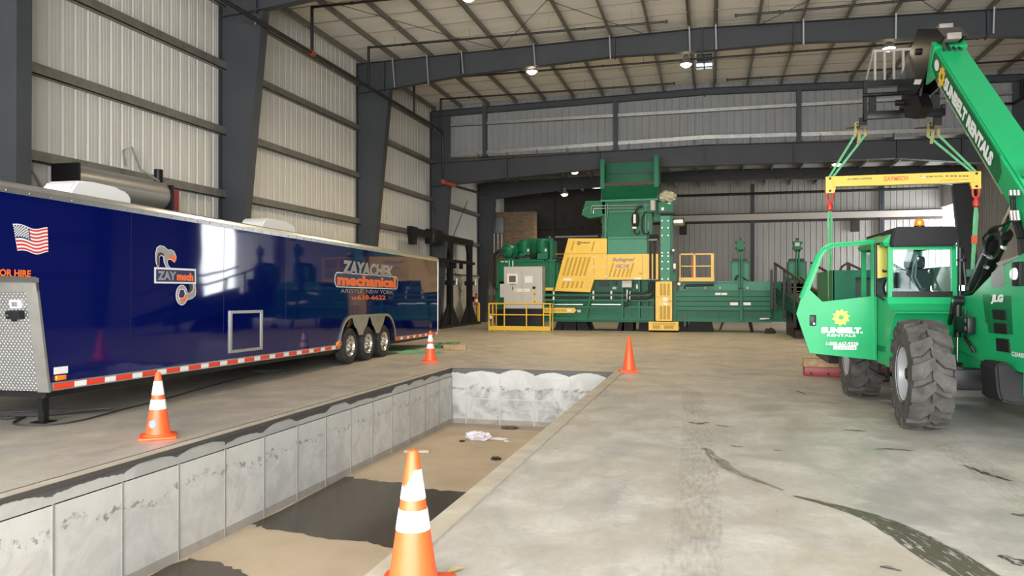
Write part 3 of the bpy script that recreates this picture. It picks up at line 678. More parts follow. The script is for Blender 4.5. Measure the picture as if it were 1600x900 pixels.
# ---- sprinkler pipework
b = MB(); XP, ZP_, YP_ = -10.66, 8.155, 29.75
b.tube([(XP, YF + .02, ZP_), (XP, YP_ - .4, ZP_), (XP, YP_ - .1, ZP_ - .03), (XP, YP_, ZP_ - .15), (XP, YP_, 6.2), (XP + .02, YP_ + .05, 6.06), (XP + 1.3, YP_ + 1.9, 5.75)], .055, 10)
o = b.build('sprinkler_main_pipe', M['pipe_black']); tag(o, 'long black sprinkler main pipe running along the top of the left wall', 'pipe')
b = MB(); b.cyl((XP, YP_, 6.18), (XP, YP_, 6.02), .085); b.cyl((XP, YP_, 6.08), (XP + .38, YP_ + .5, 6.0), .075); b.build('pipe_fitting', M['pipe_red'], o, label='orange red pipe elbow')
b = MB(); b.cyl((XP, 19.1 - .09, ZP_), (XP, 19.1 + .09, ZP_), .075); b.build('pipe_fitting', M['pipe_red'], o, label='orange red pipe coupling')
for y in (13, 16.5, 20.5, 25.2, 29):
    b = MB(); b.tube([(XP - .08, y, ZP_ - .08), (XP - .06, y, ZP_ + .08), (XP, y, ZP_ + .08)], .02, 6); b.build('pipe_clip', M['galv'], o)
for nm, y, parts in (('nearest, over the middle of the trailer', 19.1, ((-10.66, -1.2), (0.7, 10.4))), ('second from the front', 22.7, ((-10.66, -1.25), (0.65, 10.4))), ('crossing just behind the lamp rafter', 26.6, ((-10.66, 10.4),)), ('closest to the grey end wall', 29.5, ((-10.66, -1.35), (0.55, 10.4)))):
    b = MB(); z = 9.42
    for a, c in parts:
        b.cyl((a, y, z - 0.004 * 0), (c, y, z), .034, n=8); b.cyl((a - .02, y, z), (a + .05, y, z), .05, n=8); b.cyl((c - .05, y, z), (c + .02, y, z), .05, n=8)
        x = a + 1.2
        while x < c: b.cyl((x - .03, y, z), (x + .03, y, z), .048, n=8); x += 2.9
    b.cyl((XP, y, z), (XP, y, ZP_), .045, n=8)
    o = b.build('sprinkler_branch_pipe', M['pipe_black']); tag(o, 'black sprinkler branch pipe under the roof, ' + nm, 'pipe')
    for a, c in parts:
        x = a + 0.9
        while x < c: b = MB(); b.cyl((x, y, z), (x, y, roof_z(x) - .1), .008, n=6); b.build('pipe_hanger', M['galv'], o, 0); x += 2.5
b = MB(); b.tube([(-5.0, YB - .5, 6.95), (XR - .3, YB - .5, 6.95)], .07, 8)
for x in (-3, 1, 5, 9): b.cyl((x, YB - .5, 6.9), (x, YB - .5, 7.5), .012, n=6)
tag(b.build('sprinkler_main_pipe', M['pipe_black']), 'black pipe running along the back wall of the low bay', 'pipe')
b = MB(); b.tube([(10.9, YE - 0.3, 9.3), (10.9, YE - .3, 8.6), (10.6, YE - .35, 8.42), (10.1, YE - .4, 8.42), (10.1, YE - .4, 7.6)], .055, 8)
tag(b.build('sprinkler_drop_pipe', M['pipe_black']), 'short black pipe bend beside the raised green boom', 'pipe')
# ---- brick pier, boxes and small wall things in the far left corner
b = MB(); b.bx(-11.88, -9.15, 40.0, 40.6, 0, 5.9)
struct(b.build('brick_pier', M['brick'], smooth=0), 'brown brick pier behind the yellow floor railing', 'pier')
b = MB()
b.bx(XL, -7.2, 43.9, 44.25, 5.25, 5.38); b.bx(-9.0, -8.8, 43.6, 43.8, 0, 7.4); b.bx(-7.3, -4.0, 43.9, 44.2, 5.0, 5.12)
b.beam((-8.2, 43.5, 7.0), (-5.9, 43.5, 4.9), .25, .3)
struct(b.build('trim_8', M['rust'], smooth=0), 'old rusty beams and brace in the dark corner', 'old steelwork')
b = MB(); b.bx(-9.2, -6.3, 43.86, 43.95, 4.75, 4.84)
struct(b.build('trim_9', mat('cream_rail', (0.6, 0.57, 0.5), 0.5), smooth=0), 'cream rail in the dark corner behind the power unit', 'rail')
def wallbox(name, px, m, lab, dep=0.2, Y=39.95):
    a, c = P(px[0], px[3], Y=Y), P(px[1], px[2], Y=Y)
    b = MB(); b.bx(a.x, c.x, Y - dep, Y, a.z, c.z, .01); return tag(b.build(name, m), lab, 'electrical box')
o = wallbox('electrical_box', (769, 788, 341, 365), M['greybox'], 'grey electrical box high on the brick pier', 0.25)
b = MB()
for i, xx in enumerate((772, 778, 784)):
    a, c = P(xx, 365, Y=39.9), P(xx, 400 + 60 * (i == 0), Y=39.9); b.cyl((a.x, 39.9, a.z), (c.x, 39.9, c.z), .035, n=8)
b.build('conduit', M['galv'], o)
o = wallbox('disconnect_switch', (752, 771, 441, 471), M['greybox'], 'grey switch panel lower on the brick pier', 0.25)
b = MB(); a = P(763, 455, Y=39.68); b.bx(a.x - .05, a.x + .05, 39.66, 39.7, a.z - .2, a.z + .2, .01); b.build('switch_label', M['white'], o)
b = MB(); a, c = P(760, 441, Y=39.85), P(760, 384, Y=39.85); b.cyl((a.x, 39.9, a.z), (a.x, 39.9, c.z), .035, n=8); b.build('conduit', M['galv'], o)
# ---- lamps
def lamp(px, py, z, lab, r=0.19, power=680, roofz=None):
    t0 = (z - CAM_H) * F / (HZ - py); a = (px - 800) / F
    x, y = t0 * (CT * a - ST), t0 * (ST * a + CT)
    t = thing('high_bay_lamp', lab, 'lamp', (x, y, z), group='high bay lamps')
    rz = (roofz or roof_z(x)) - z
    b = MB(); b.lathe([(r, 0.0), (r * 1.02, .02), (r * .92, .10), (r * .55, .17), (r * .3, .19)], n=20); b.lathe([(r * .97, .005), (r * .85, .1), (r * .3, .16)], n=20)
    b.build('reflector', M['lamp_shell'], t)
    b = MB(); b.cyl((0, 0, .17), (0, 0, .33), r * .42, r * .36, 16); b.cyl((0, 0, .33), (0, 0, .36), .05, n=10); b.build('ballast_housing', M['lamp_shell'], t)
    b = MB(); b.lathe([(0, -.09), (r * .45, -.075), (r * .72, -.035), (r * .86, .012), (r * .86, .022), (0, .03)], n=20); b.build('lens', M['lamp_lens'], t)
    b = MB(); b.cyl((0, 0, .35), (0, 0, max(.4, rz - .02)), .012, n=6); b.build('hanger_rod', M['galv'], t)
    l = bpy.data.lights.new('bulb', 'SPOT'); l.energy = power; l.color = (1.0, .80, .52); l.spot_size = R(150); l.spot_blend = .6; l.shadow_soft_size = .15
    lo = bpy.data.objects.new('bulb', l); COL.objects.link(lo); lo.parent = t; lo.location = (0, 0, -.13)
    return t
lamp(732, -3, 9.0, 'lit lamp at the roof left of centre, nearest to the viewer')
lamp(831, 112, 8.95, 'lit lamp under the roof just left of the skylight beam centre')
lamp(1072, 101, 8.95, 'lit lamp under the roof beside the skylight')
lamp(1389, 76, 8.95, 'lit lamp seen between the raised fork guard bars')
lamp(898, 269, 6.95, 'small lit lamp below the deep beam, left of the green hopper', power=360, roofz=7.6)
lamp(882, 304, 6.6, 'small lit lamp in the dark corner above the power unit', power=200, roofz=7.6)
lamp(1307, 257, 6.95, 'small lit lamp below the deep beam, behind the left sling', power=360, roofz=7.7)
# ------------------------------------------------------------------ blue trailer
TL, TR = (-7.62, 16.26, 0.0), (R(-0.53), 0, R(2.5))
TM = frame_of(TL, TR)
def S(px, py, x=0.0): return LP(TM, px, py, 0, x)
trailer = thing('enclosed_trailer', 'long deep blue enclosed gooseneck trailer with company lettering and flag decal', 'trailer', TL, TR)
ZB, ZT, YFt, YRt, TW = 0.372, 2.535, -9.21, 5.22, 2.59
ng = S(57, 437); NGY, NGZ = ng.y, ng.z        # where the sloping nose meets the gooseneck floor
YG = YFt - 2.9
def arch(r, z0):                               # three-lobed wheel arch outline, rear to front
    pts = []
    for cy in (1.0, 0.0, -1.0):
        pass
    pts.append((1.62, ZB)); 
    for i in range(7): t = R(15 + 12.5 * i); pts.append((1.0 + r * math.cos(t), .40 + r * math.sin(t)))
    for i in range(7): t = R(90 + 12.5 * i); pts.append((-1.0 + r * math.cos(t), .40 + r * math.sin(t)))
    pts.append((-1.62, ZB)); return pts
AR = arch(0.60, .4)
side = [(YG, NGZ + .03), (NGY, NGZ + .03), (YFt, ZB)] + [(y, z) for y, z in AR[::-1]] + [(YRt, ZB), (YRt, ZT), (YG, ZT)]
b = MB()
b.prism([(0, y, z) for y, z in side], (-.45, 0, 0))
b.prism([(-.45, y, z) for y, z in [(YG, NGZ + .03), (NGY, NGZ + .03), (YFt, ZB), (YRt, ZB), (YRt, ZT), (YG, ZT)]], (-(TW - .45), 0, 0))
b.build('body', M['blue'], trailer, 20)
b = MB()
for yy in (S(447, 400).y, S(350, 400).y, S(598, 420).y, S(205, 360).y): b.bx(-.002, .0015, yy - .002, yy + .002, ZB + .06, ZT)
b.build('panel_seam', mat('navy_seam', (.002, .004, .03), .3), trailer, 0)
b = MB()                                          # rounded aluminium roof rail and roof skin
b.prism([(.012, YG, ZT - .012), (.012, YG, ZT + .05), (-.02, YG, ZT + .095), (-.10, YG, ZT + .125), (-TW + .1, YG, ZT + .125), (-TW, YG, ZT + .09), (-TW, YG, ZT - .01)], (0, YRt - YG, 0))
b.bx(.010, .018, YG, YRt, ZT + .035, ZT + .05)
b.build('roof_rail', M['alu'], trailer, 25)
b = MB(); y = YG + .2
while y < YRt: b.lathe([(.013, 0), (.009, .006), (0, .008)], (.012, y, ZT + .015), (1, 0, 0), 8); y += .30
b.build('rail_rivet', M['chrome'], trailer)
b = MB(); b.bx(.0, .012, YFt + .03, -1.66, ZB - .012, ZB + .085); b.bx(.0, .012, 1.66, YRt, ZB - .012, ZB + .085)
b.build('bottom_rail', M['alu'], trailer, 0)
b = MB(); b.bx(-TW + .1, -.14, YFt + .1, YRt, ZB - .10, ZB); b.build('underframe', M['black'], trailer, 0)
for ya_, yb_ in ((YFt + .05, -1.68), (1.70, YRt - .02)):   # red and white tape, ahead of and behind the wheels
    b = MB(); y = ya_; i = 0
    while y < yb_:
        y2 = min(y + (.30 if i % 2 == 0 else .19), yb_); b.mi = i % 2; b.bx(.012, .0145, y, y2, ZB + .004, ZB + .066); y = y2; i += 1
    b.build('reflective_tape', [M['tape_red'], M['tape_white']], trailer, 0)
b = MB(); b.bx(-.03, .012, YRt - .035, YRt + .005, ZB, ZT); b.build('corner_post', M['alu'], trailer, 0)
# nose of tread plate under the gooseneck
ny, nz = NGY - YFt, NGZ - ZB; nl = math.hypot(ny, nz)
up = Vector((0, ny / nl, nz / nl)); out = Vector((0, -up.z, up.y)); base = Vector((0, YFt, ZB))
def nose(x, v, o=0.0): return base + Vector((x, 0, 0)) + up * v + out * o
def nbox(b, x0, x1, v0, v1, o0, o1):
    pts = [nose(x, v, o) for x in (x0, x1) for v in (v0, v1) for o in (o0, o1)]
    b.poly(pts, [(0, 1, 3, 2), (4, 6, 7, 5), (0, 4, 5, 1), (2, 3, 7, 6), (0, 2, 6, 4), (1, 5, 7, 3)])
b = MB(); nbox(b, -.02, -TW + .02, -.01, nl - .02, .0, .012); b.build('nose_panel', M['tread'], trailer, 0, label='aluminium tread plate nose panel')
b = MB(); nbox(b, .012, -.14, -.02, nl - .03, -.01, .022); nbox(b, .012, -TW, nl - .13, nl - .03, -.01, .03)
b.bx(0, .012, NGY - 2.6, NGY + .02, NGZ - .03, NGZ + .02); b.build('nose_trim', M['alu'], trailer, 0)
b = MB(); b.bx(-TW, -.0, YG, NGY, NGZ - .02, NGZ + .03); b.build('gooseneck_floor', M['alu'], trailer, 0)
# inlet box, lock on the nose
def npx(px, py):
    # local point on the nose plane
    a = (px - 800) / F; q = (HZ - py) / F
    d = TM.inverted().to_3x3() @ Vector((CT * a - ST, ST * a + CT, q)); o2 = TM.inverted() @ Vector((0, 0, CAM_H))
    t = (base - o2).dot(out) / d.dot(out); p = o2 + d * t; return p.x, (p - base).dot(up)
x0, v0 = npx(20, 481); x1, v1 = npx(34, 468)
b = MB(); nbox(b, x0, x1, v0, v1, .012, .04); o = b.build('power_inlet', M['white'], trailer, 0, label='white power inlet cover')
b = MB(); nbox(b, x0 + (x1 - x0) * .25, x1 - (x1 - x0) * .2, v0 + .02, v1 - .02, .04, .046); b.build('inlet_lid', M['greybox'], o, 0)
x0, v0 = npx(18, 497); x1, v1 = npx(39, 485)
b = MB(); nbox(b, x0, x1, v0, v1, .012, .075); nbox(b, x0 + .04, x0 + .09, v0 - .03, v0, .02, .05); o = b.build('plug_connector', M['black_rough'], trailer, 0)
b = MB(); b.cyl(nose(x0 + .03, (v0 + v1) / 2, .075), nose(x0 + .03, (v0 + v1) / 2, .08), .012, n=8); b.build('connector_screw', M['chrome'], o)
# landing leg
j = TM.inverted() @ P(68, 660, Z=0); j.z = 0
b = MB(); b.bx(j.x - .04, j.x + .04, j.y - .04, j.y + .04, -.07, .40); b.bx(j.x - .03, j.x + .03, j.y - .055, j.y - .04, .05, .4)
lg = b.build('landing_leg', M['black'], trailer, 0)
b = MB(); b.bx(j.x - .10, j.x + .10, j.y - .10, j.y + .10, -.081, -.066); b.build('leg_foot', M['black'], lg, 0)
b = MB(); b.cyl((j.x - .02, j.y - .05, .33), (j.x + .05, j.y - .08, .24), .008, n=6); b.tube([(j.x + .06, j.y - .07, .39), (j.x + .09, j.y - .08, .30), (j.x + .05, j.y - .07, .22)], .007, 6); b.build('jack_handle', M['galv'], lg)
# placard and amber lamp
def side_rect(b, px0, px1, py0, py1, x0, x1, bev=0.0):
    a, c = S(px0, (py0 + py1) / 2), S(px1, (py0 + py1) / 2); t, u = S((px0 + px1) / 2, py0), S((px0 + px1) / 2, py1)
    b.bx(x0, x1, a.y, c.y, u.z, t.z, bev)
b = MB(); side_rect(b, 84, 105.5, 573, 584, 0, .006); b.build('blank_placard', M['white'], trailer, 0)
b = MB(); side_rect(b, 85, 101, 586, 594, 0, .03, .01); b.build('marker_lamp', M['amber'], trailer, label='amber marker lamp')
b = MB(); side_rect(b, 525, 532, 534, 541, 0, .03, .008); b.build('marker_lamp', M['amber'], trailer, label='small amber marker lamp ahead of the wheels')
# side hatch
a, c = S(358, 516), S(409, 516); t_, u_ = S(383, 485), S(383, 549)
hy0, hy1, hz0, hz1 = a.y, c.y, u_.z, t_.z
b = MB(); b.holed([(0, hy0, hz0), (0, hy1, hz0), (0, hy1, hz1), (0, hy0, hz1)], [[(0, hy0 + .055, hz0 + .045), (0, hy1 - .055, hz0 + .045), (0, hy1 - .055, hz1 - .045), (0, hy0 + .055, hz1 - .045)]], (.022, 0, 0))
h = b.build('hatch_frame', M['alu'], trailer, 0)
b = MB(); b.bx(0, .008, hy0 + .055, hy1 - .055, hz0 + .045, hz1 - .045); b.build('hatch_door', M['blue'], trailer, 0)
# roof air conditioners
def ac(px0, px1, py_top, xin, nm):
    a, c = LP(TM, px0, py_top + 20, 0, xin), LP(TM, px1, py_top + 12, 0, xin); z1 = LP(TM, (px0 + px1) / 2, py_top, 0, xin).z; z0 = ZT + .12; h = z1 - z0
    L = c.y - a.y; b = MB(); w = .48
    prof = [(a.y, z0), (a.y + .02 * L, z0 + .5 * h), (a.y + .12 * L, z1 - .06 * h), (a.y + .35 * L, z1), (a.y + .70 * L, z1 - .02 * h), (a.y + .93 * L, z1 - .14 * h), (a.y + .985 * L, z1 - .35 * h), (c.y, z0)]
    b.prism([(xin, y, z) for y, z in prof], (-w, 0, 0))
    es = [e for e in b.bm.edges]; bmesh.ops.bevel(b.bm, geom=es, offset=.03, segments=2, affect='EDGES')
    o = b.build('air_conditioner', M['white'], trailer, 50, label=nm)
    return o
ac(108, 207, 287, -.75, 'white rounded roof air conditioner, front one')
ac(408, 463, 343.5, -.75, 'white rounded roof air conditioner, rear one')
# wheel arches: bright trim and the silver fillers between the wheels
b = MB(); pin = [(0, y, z) for y, z in AR]
for p, q in zip(AR[1:-2], AR[2:-1]):
    pass
outer = arch(0.66, .4); 
for i in range(len(AR) - 1):
    A, B_, Cc, D = AR[i], AR[i + 1], outer[i + 1], outer[i]
    b.prism([(0.0, A[0], A[1]), (0, B_[0], B_[1]), (0, Cc[0], Cc[1]), (0, D[0], D[1])], (.03, 0, 0))
    b.prism([(0.03, A[0], A[1]), (0.03, B_[0], B_[1]), (-.20, B_[0], B_[1]), (-.20, A[0], A[1])], (0, 0, .004))
b.build('wheel_arch_trim', M['alu'], trailer, 20)
b = MB()
for cy in (.5, -.5):
    pts = [(.012, cy - .46, 1.00), (.012, cy + .46, 1.00)]
    arc = [(.012, cy + .5 + .44 * math.cos(t), .40 + .44 * math.sin(t)) for t in [R(112 + 8 * k) for k in range(6)]]
    arc2 = [(.012, cy - .5 + .44 * math.cos(t), .40 + .44 * math.sin(t)) for t in [R(28 + 8 * k) for k in range(6)]]
    b.prism(pts + arc + arc2, (-.01, 0, 0))
b.build('arch_filler', M['alu'], trailer, 0)
def trailer_wheel(y):
    wh = bpy.data.objects.new('wheel', None); COL.objects.link(wh); wh.parent = trailer; wh.location = (-.13, y, .392); return wh
R0 = .39
b = MB(); b.lathe([(.235, .105), (.30, .118), (.355, .112), (.385, .085), (.39, .0), (.385, -.085), (.355, -.112), (.235, -.105)], axis=(1, 0, 0), n=40)
for k in (-.05, 0, .05): b.lathe([(.391, k - .006), (.3935, k - .006), (.3935, k + .006), (.391, k + .006)], axis=(1, 0, 0), n=40)
for (z_) in (.335, .27): b.lathe([(z_, .113), (z_ + .006, .122), (z_ + .012, .113)], axis=(1, 0, 0), n=40)
w0 = trailer_wheel(0.0); tire = b.build('tire', M['rubber'], w0)
b = MB(); b.lathe([(.245, -.09), (.24, .10), (.225, .115), (.215, .10), (.20, .06), (.10, .045), (.075, .075), (.06, .10), (0, .10)], axis=(1, 0, 0), n=36)
b.mi = 1
for k in range(8):
    t = 2 * math.pi * k / 8; c_ = Vector((.055, .165 * math.cos(t), .165 * math.sin(t))); b.lathe([(0, .006), (.026, .006), (.030, .0)], c_ + Vector((-.001, 0, 0)), (1, 0, 0), 10)
rim = b.build('rim', [M['chrome'], M['black']], w0)
b = MB(); b.lathe([(.055, .09), (.052, .13), (.03, .15), (0, .152)], axis=(1, 0, 0), n=18)
for k in range(8):
    t = 2 * math.pi * (k + .5) / 8; b.cyl((.05, .105 * math.cos(t), .105 * math.sin(t)), (.085, .105 * math.cos(t), .105 * math.sin(t)), .012, n=6)
cap = b.build('hub_cap', M['chrome'], w0)
for y in (-.985, .985):
    w1 = trailer_wheel(y)
    for q in (tire, rim, cap): c_ = q.copy(); COL.objects.link(c_); c_.parent = w1
for y in (-.985, 0, .985):
    b = MB(); b.cyl((-.2, y, .392), (-TW + .2, y, .392), .05, n=10); b.lathe([(.30, -.1), (.385, -.08), (.385, .08), (.30, .1)], (-TW + .16, y, .392), (1, 0, 0), 28); b.build('axle', M['black'], trailer)
# lettering and badges on the side
def line_text(name, body, px0, px1, pyb, pyt, m, bold=0.02, shear=0.0, x=.004, label=None, parent=None, pys=0):
    """px of the first and last letter, pyb / pyt the feet and heads at the middle of the line"""
    pm = (px0 + px1) / 2; a, c = S(px0, pyb), S(px1, pyb); u, v = S(pm, pyb), S(pm, pyt)
    b = MB(); b.text(body, (x, a.y, u.z), (0, 1, 0), (0, 0, 1), c.y - a.y, v.z - u.z, bold, shear)
    return b.build(name, m, trailer, 0, label=label)
fa, fc = S(0, 427), S(46.5, 427); hh = S(23, 421).z - S(23, 433).z
full = (fc.y - S(-52, 427).y)
b = MB(); b.text('FOR HIRE', (.014, fc.y - hh * 5.4, S(23, 432.5).z), (0, 1, 0), (0, 0, 1), hh * 5.4, hh * .95, .035); b.build('lettering', M['orange_decal'], trailer, 0, label='orange FOR HIRE lettering')
line_text('lettering', 'ZAYACHEK', 534, 614, 431.5, 410.5, M['grey_decal'], .055, .12, label='grey upper line of lettering')
line_text('lettering', 'mechanical', 526.5, 618, 448, 431, M['orange_decal'], .06, 0, x=.008, label='orange middle line of lettering')
line_text('lettering', 'ARGYLE, NEW YORK', 532, 614, 459.5, 452.5, M['grey_decal'], .0, 0, label='small grey line of lettering')
line_text('lettering', '638-6622', 558, 602, 468.2, 461.2, M['orange_decal'], .02, 0, label='orange telephone number')
line_text('lettering', '518', 549, 556.5, 468.0, 464, M['orange_decal'], .03, 0, label='small orange area code')
def rounded(y0, y1, z0, z1, r, n=6):
    pts = []
    for cy, cz, a0 in ((y1 - r, z1 - r, 0), (y0 + r, z1 - r, 90), (y0 + r, z0 + r, 180), (y1 - r, z0 + r, 270)):
        for i in range(n + 1): t = R(a0 + 90 * i / n); pts.append((cy + r * math.cos(t), cz + r * math.sin(t)))
    return pts
def flat(b, pts, x): b.prism([(x, y, z) for y, z in pts], (-.0012, 0, 0))
a, c = S(522.5, 440), S(621.5, 440); u, v = S(572, 450.5), S(572, 428.5)
b = MB(); hgt = v.z - u.z
b.mi = 0; flat(b, rounded(a.y, c.y, u.z, v.z, hgt * .46), .004); b.mi = 1; flat(b, rounded(a.y + .03, c.y - .03, u.z + .022, v.z - .022, hgt * .40), .006)
b.build('lettering_pill', [M['white_decal'], M['navy_decal']], trailer, 0, label='white outlined pill behind the orange lettering')
# spanner badge
def SP(px, py): p = S(px, py); return (p.y, p.z)
def badge_px(pts): return [SP(220 + x / 7.5, 370 + y / 7.5) for x, y in pts]
b = MB()
arm = [(190, 350), (172, 290), (170, 190), (185, 125), (225, 98), (270, 110), (318, 152), (350, 148), (390, 170), (415, 230), (412, 275), (392, 302), (350, 268), (318, 268), (312, 300), (325, 340), (358, 372), (320, 380), (290, 350), (268, 300), (262, 235), (240, 222), (218, 235), (212, 350)]
b.mi = 0; flat(b, badge_px(arm), .003)
def shrink(pts, k):
    """move every outline point inward by k"""
    n = len(pts); out = []; ar = sum(pts[i][0] * pts[(i + 1) % n][1] - pts[(i + 1) % n][0] * pts[i][1] for i in range(n))
    sg = 1 if ar > 0 else -1
    for i in range(n):
        p, q, r_ = Vector(pts[i - 1]), Vector(pts[i]), Vector(pts[(i + 1) % n])
        e1, e2 = (q - p).normalized(), (r_ - q).normalized(); nn = Vector((-(e1.y + e2.y), e1.x + e2.x)) * sg
        if nn.length > 1e-6: nn.normalize()
        out.append(tuple(q + nn * k))
    return out
b.mi = 1; flat(b, badge_px(shrink(arm, 7)), .0045)
b.mi = 2; flat(b, badge_px([(192, 340), (186, 250), (200, 190), (235, 180), (270, 205), (265, 225), (240, 212), (212, 225), (205, 340)]), .006)
b.mi = 3; flat(b, badge_px([(318, 250), (345, 204), (400, 240), (414, 268), (396, 298), (362, 262)]), .006)
ring = [(478 + 70 * math.cos(R(t)), 683 + 120 * math.sin(R(t))) for t in range(0, 360, 12)]
neck = [(540, 660), (590, 650), (612, 600), (608, 552), (640, 552), (646, 640), (640, 690), (600, 725), (540, 745)]
b.mi = 0; flat(b, badge_px(ring), .003); flat(b, badge_px(neck), .003)
b.mi = 1; flat(b, badge_px([(478 + 62 * math.cos(R(t)), 683 + 111 * math.sin(R(t))) for t in range(0, 360, 12)]), .0045); flat(b, badge_px(shrink(neck, 7)), .0044)
b.mi = 2; flat(b, badge_px([(566, 555), (605, 555), (606, 620), (560, 662), (552, 640), (572, 610)]), .0055)
b.mi = 0; flat(b, badge_px([(430, 690), (452, 612), (505, 612), (530, 670), (505, 760), (452, 765)]), .006)
b.mi = 4; flat(b, badge_px([(440, 680), (458, 620), (498, 620), (512, 670), (496, 712), (448, 716)]), .0075)
b.mi = 3; flat(b, badge_px([(450, 726), (498, 718), (520, 672), (536, 690), (510, 758), (456, 762)]), .0078)
fr = [(152, 355), (640, 378), (642, 552), (152, 545)]
b.mi = 0; flat(b, badge_px(fr), .0085); b.mi = 4; flat(b, badge_px([(172, 378), (624, 400), (626, 532), (172, 525)]), .010)
b.build('spanner_badge', [M['white_decal'], M['grey_decal'], M['dark_decal'], M['orange_decal'], M['navy_decal']], trailer, 0, label='grey and orange spanner shaped company badge')
def badge_text(body, p0, p1, ptop, m, lab, bold):
    a, c, t_ = [S(220 + x / 7.5, 370 + y / 7.5) for x, y in (p0, p1, ptop)]
    b = MB(); b.text(body, (.0115, a.y, a.z), (0, c.y - a.y, c.z - a.z), (0, 0, 1), c.y - a.y, t_.z - a.z, bold); b.build('lettering', m, trailer, 0, label=lab)
badge_text('ZAY', (188, 505), (408, 512), (188, 398), M['grey_decal'], 'grey half of the badge lettering', .05)
badge_text('mech', (414, 512), (608, 520), (414, 415), M['orange_decal'], 'orange half of the badge lettering', .07)
# waving flag
def flag():
    b = MB(); cols, rows = 26, 13
    TL_, TR_, BL_, BR_ = S(19.5, 352), S(74, 360), S(27, 390.5), S(75, 395)
    def pt(u, v, x):
        top = TL_.lerp(TR_, u); bot = BL_.lerp(BR_, u); p = top.lerp(bot, v); p = p.copy()
        p.z += .022 * math.sin(u * 7.5 + .3) * (0.5 + .5 * u); p.x = x; return p
    for i in range(rows):
        for j in range(cols):
            b.mi = 2 if (i < 7 and j < 12) else (0 if i % 2 == 0 else 1)
            b.poly([pt(j / cols, i / rows, .004), pt((j + 1) / cols, i / rows, .004), pt((j + 1) / cols, (i + 1) / rows, .004), pt(j / cols, (i + 1) / rows, .004)], [(0, 1, 2, 3)])
    b.mi = 1
    for i in range(9):
        for j in range(6 if i % 2 == 0 else 5):
            u = (0.5 + j * 2 + (0 if i % 2 == 0 else 1)) / 12 * 12 / 26 ; v = (i + .9) / 10.6 * 7 / 13; c_ = pt(u, v, .0055)
            b.poly([c_ + Vector((0, .013 * math.sin(R(t)) * (1 if q % 2 == 0 else .5), .013 * math.cos(R(t)) * (1 if q % 2 == 0 else .5))) for q, t in enumerate(range(0, 360, 36))], [tuple(range(10))])
    rim = [pt(u / 20, 0, .0025) + Vector((0, 0, .012)) for u in range(21)] + [pt(u / 20, 1, .0025) - Vector((0, 0, .012)) for u in range(20, -1, -1)]
    b.mi = 1; b.poly(rim, [tuple(range(len(rim)))])
    b.build('flag_decal', [M['red_decal'], M['white_decal'], M['navy_decal']], trailer, 0, label='waving striped flag decal')
flag()
a = S(691 - 6, 507)
b = MB(); cc = S(673, 509); b.lathe([(.075, 0), (.075, .002), (.066, .002), (.066, 0)], (.002, cc.y, cc.z), (1, 0, 0), 24); b.text('M', (.004, cc.y - .03, cc.z - .03), (0, 1, 0), (0, 0, 1), .06, .06); b.build('maker_roundel', M['grey_decal'], trailer, 0)
# ------------------------------------------------------------------ traffic cones
def cone_mesh(parent, collars=True, torn=False):
    h, rb, rt = .705, .128, .026
    def rad(z): return rb + (rt - rb) * (z - .03) / (h - .03)
    b = MB(); b.box((0, 0, .016), (.37, .37, .032), None, .012); b.lathe([(.150, .03), (.142, .045), (.128, .05)], n=24); b.build('cone_base', M['cone'], parent)
    b = MB(); b.lathe([(rad(.045), .045), (rad(.3), .3), (rad(h - .012), h - .012), (rt * .8, h), (rt * .55, h), (rt * .5, h - .1)], n=32); b.build('cone_body', M['cone'], parent)
    if collars:
        b = MB(); n = 48; z0, z1 = .465, .612
        vs_ = []; fs = []
        for k in range(n):
            t = 2 * math.pi * k / n; zt = z1
            if torn:                                  # upper edge torn away on the side to the viewer's left
                d = (math.degrees(t) - 225 + 180) % 360 - 180
                if abs(d) < 62: zt = z1 - .085 * max(0, 1 - (abs(d) / 62) ** 2) - .012 * math.sin(d * .35)
            for z in (z0, zt): r = rad(z) + .003; vs_.append((r * math.cos(t), r * math.sin(t), z))
        for k in range(n): q = (k + 1) % n; fs.append((2 * k, 2 * q, 2 * q + 1, 2 * k + 1))
        b.poly(vs_, fs); b.build('reflective_collar', M['collar'], parent)
        b = MB(); b.lathe([(rad(.312) + .001, .312), (rad(.312) + .003, .312), (rad(.415) + .003, .415), (rad(.415) + .001, .415)], n=48); b.build('reflective_collar', M['collar'], parent)
c1 = thing('traffic_cone', 'orange traffic cone with a torn upper white band, on the pale pit lip', 'traffic cone', (-1.50, 3.73, 0.016), (0, 0, R(8)), 'traffic cones'); c1.scale = (1.03, 1.03, 1.03)
cone_mesh(c1, True, True)
q = P(247, 684, Z=0)
c2 = thing('traffic_cone', 'orange traffic cone with a round sticker, between the trailer and the pit', 'traffic cone', q, (0, 0, R(38)), 'traffic cones')
cone_mesh(c2)
b = MB(); b.lathe([(0, 0), (.042, 0)], n=18)
st = b.build('sticker', mat('silver_blue_sticker', (.20, .23, .36), .35, var=.6, vscale=60), c2, 0, normals=False)
dirn = (Vector((0, 0, 0)) - Vector((q.x, q.y, 0))).normalized(); ang = math.atan2(dirn.y, dirn.x) - R(38) - R(28)
rr = .128 + (.026 - .128) * (.165 - .03) / .675 + .004
st.location = (rr * math.cos(ang), rr * math.sin(ang), .165); st.rotation_euler = (0, R(90 - 8.6), ang)
q = P(672.5, 566, Z=0); c3 = dup(c2, 'orange traffic cone with white bands behind the back wheels of the trailer', 'traffic cones', skip=('sticker',)); c3.location = q; c3.rotation_euler = (0, 0, R(20))
q = P(983, 581, Z=0); c4_ = thing('traffic_cone', 'plain orange traffic cone without bands, at the far right corner of the pit', 'traffic cone', q, (0, 0, R(12)), 'traffic cones')
cone_mesh(c4_, False)
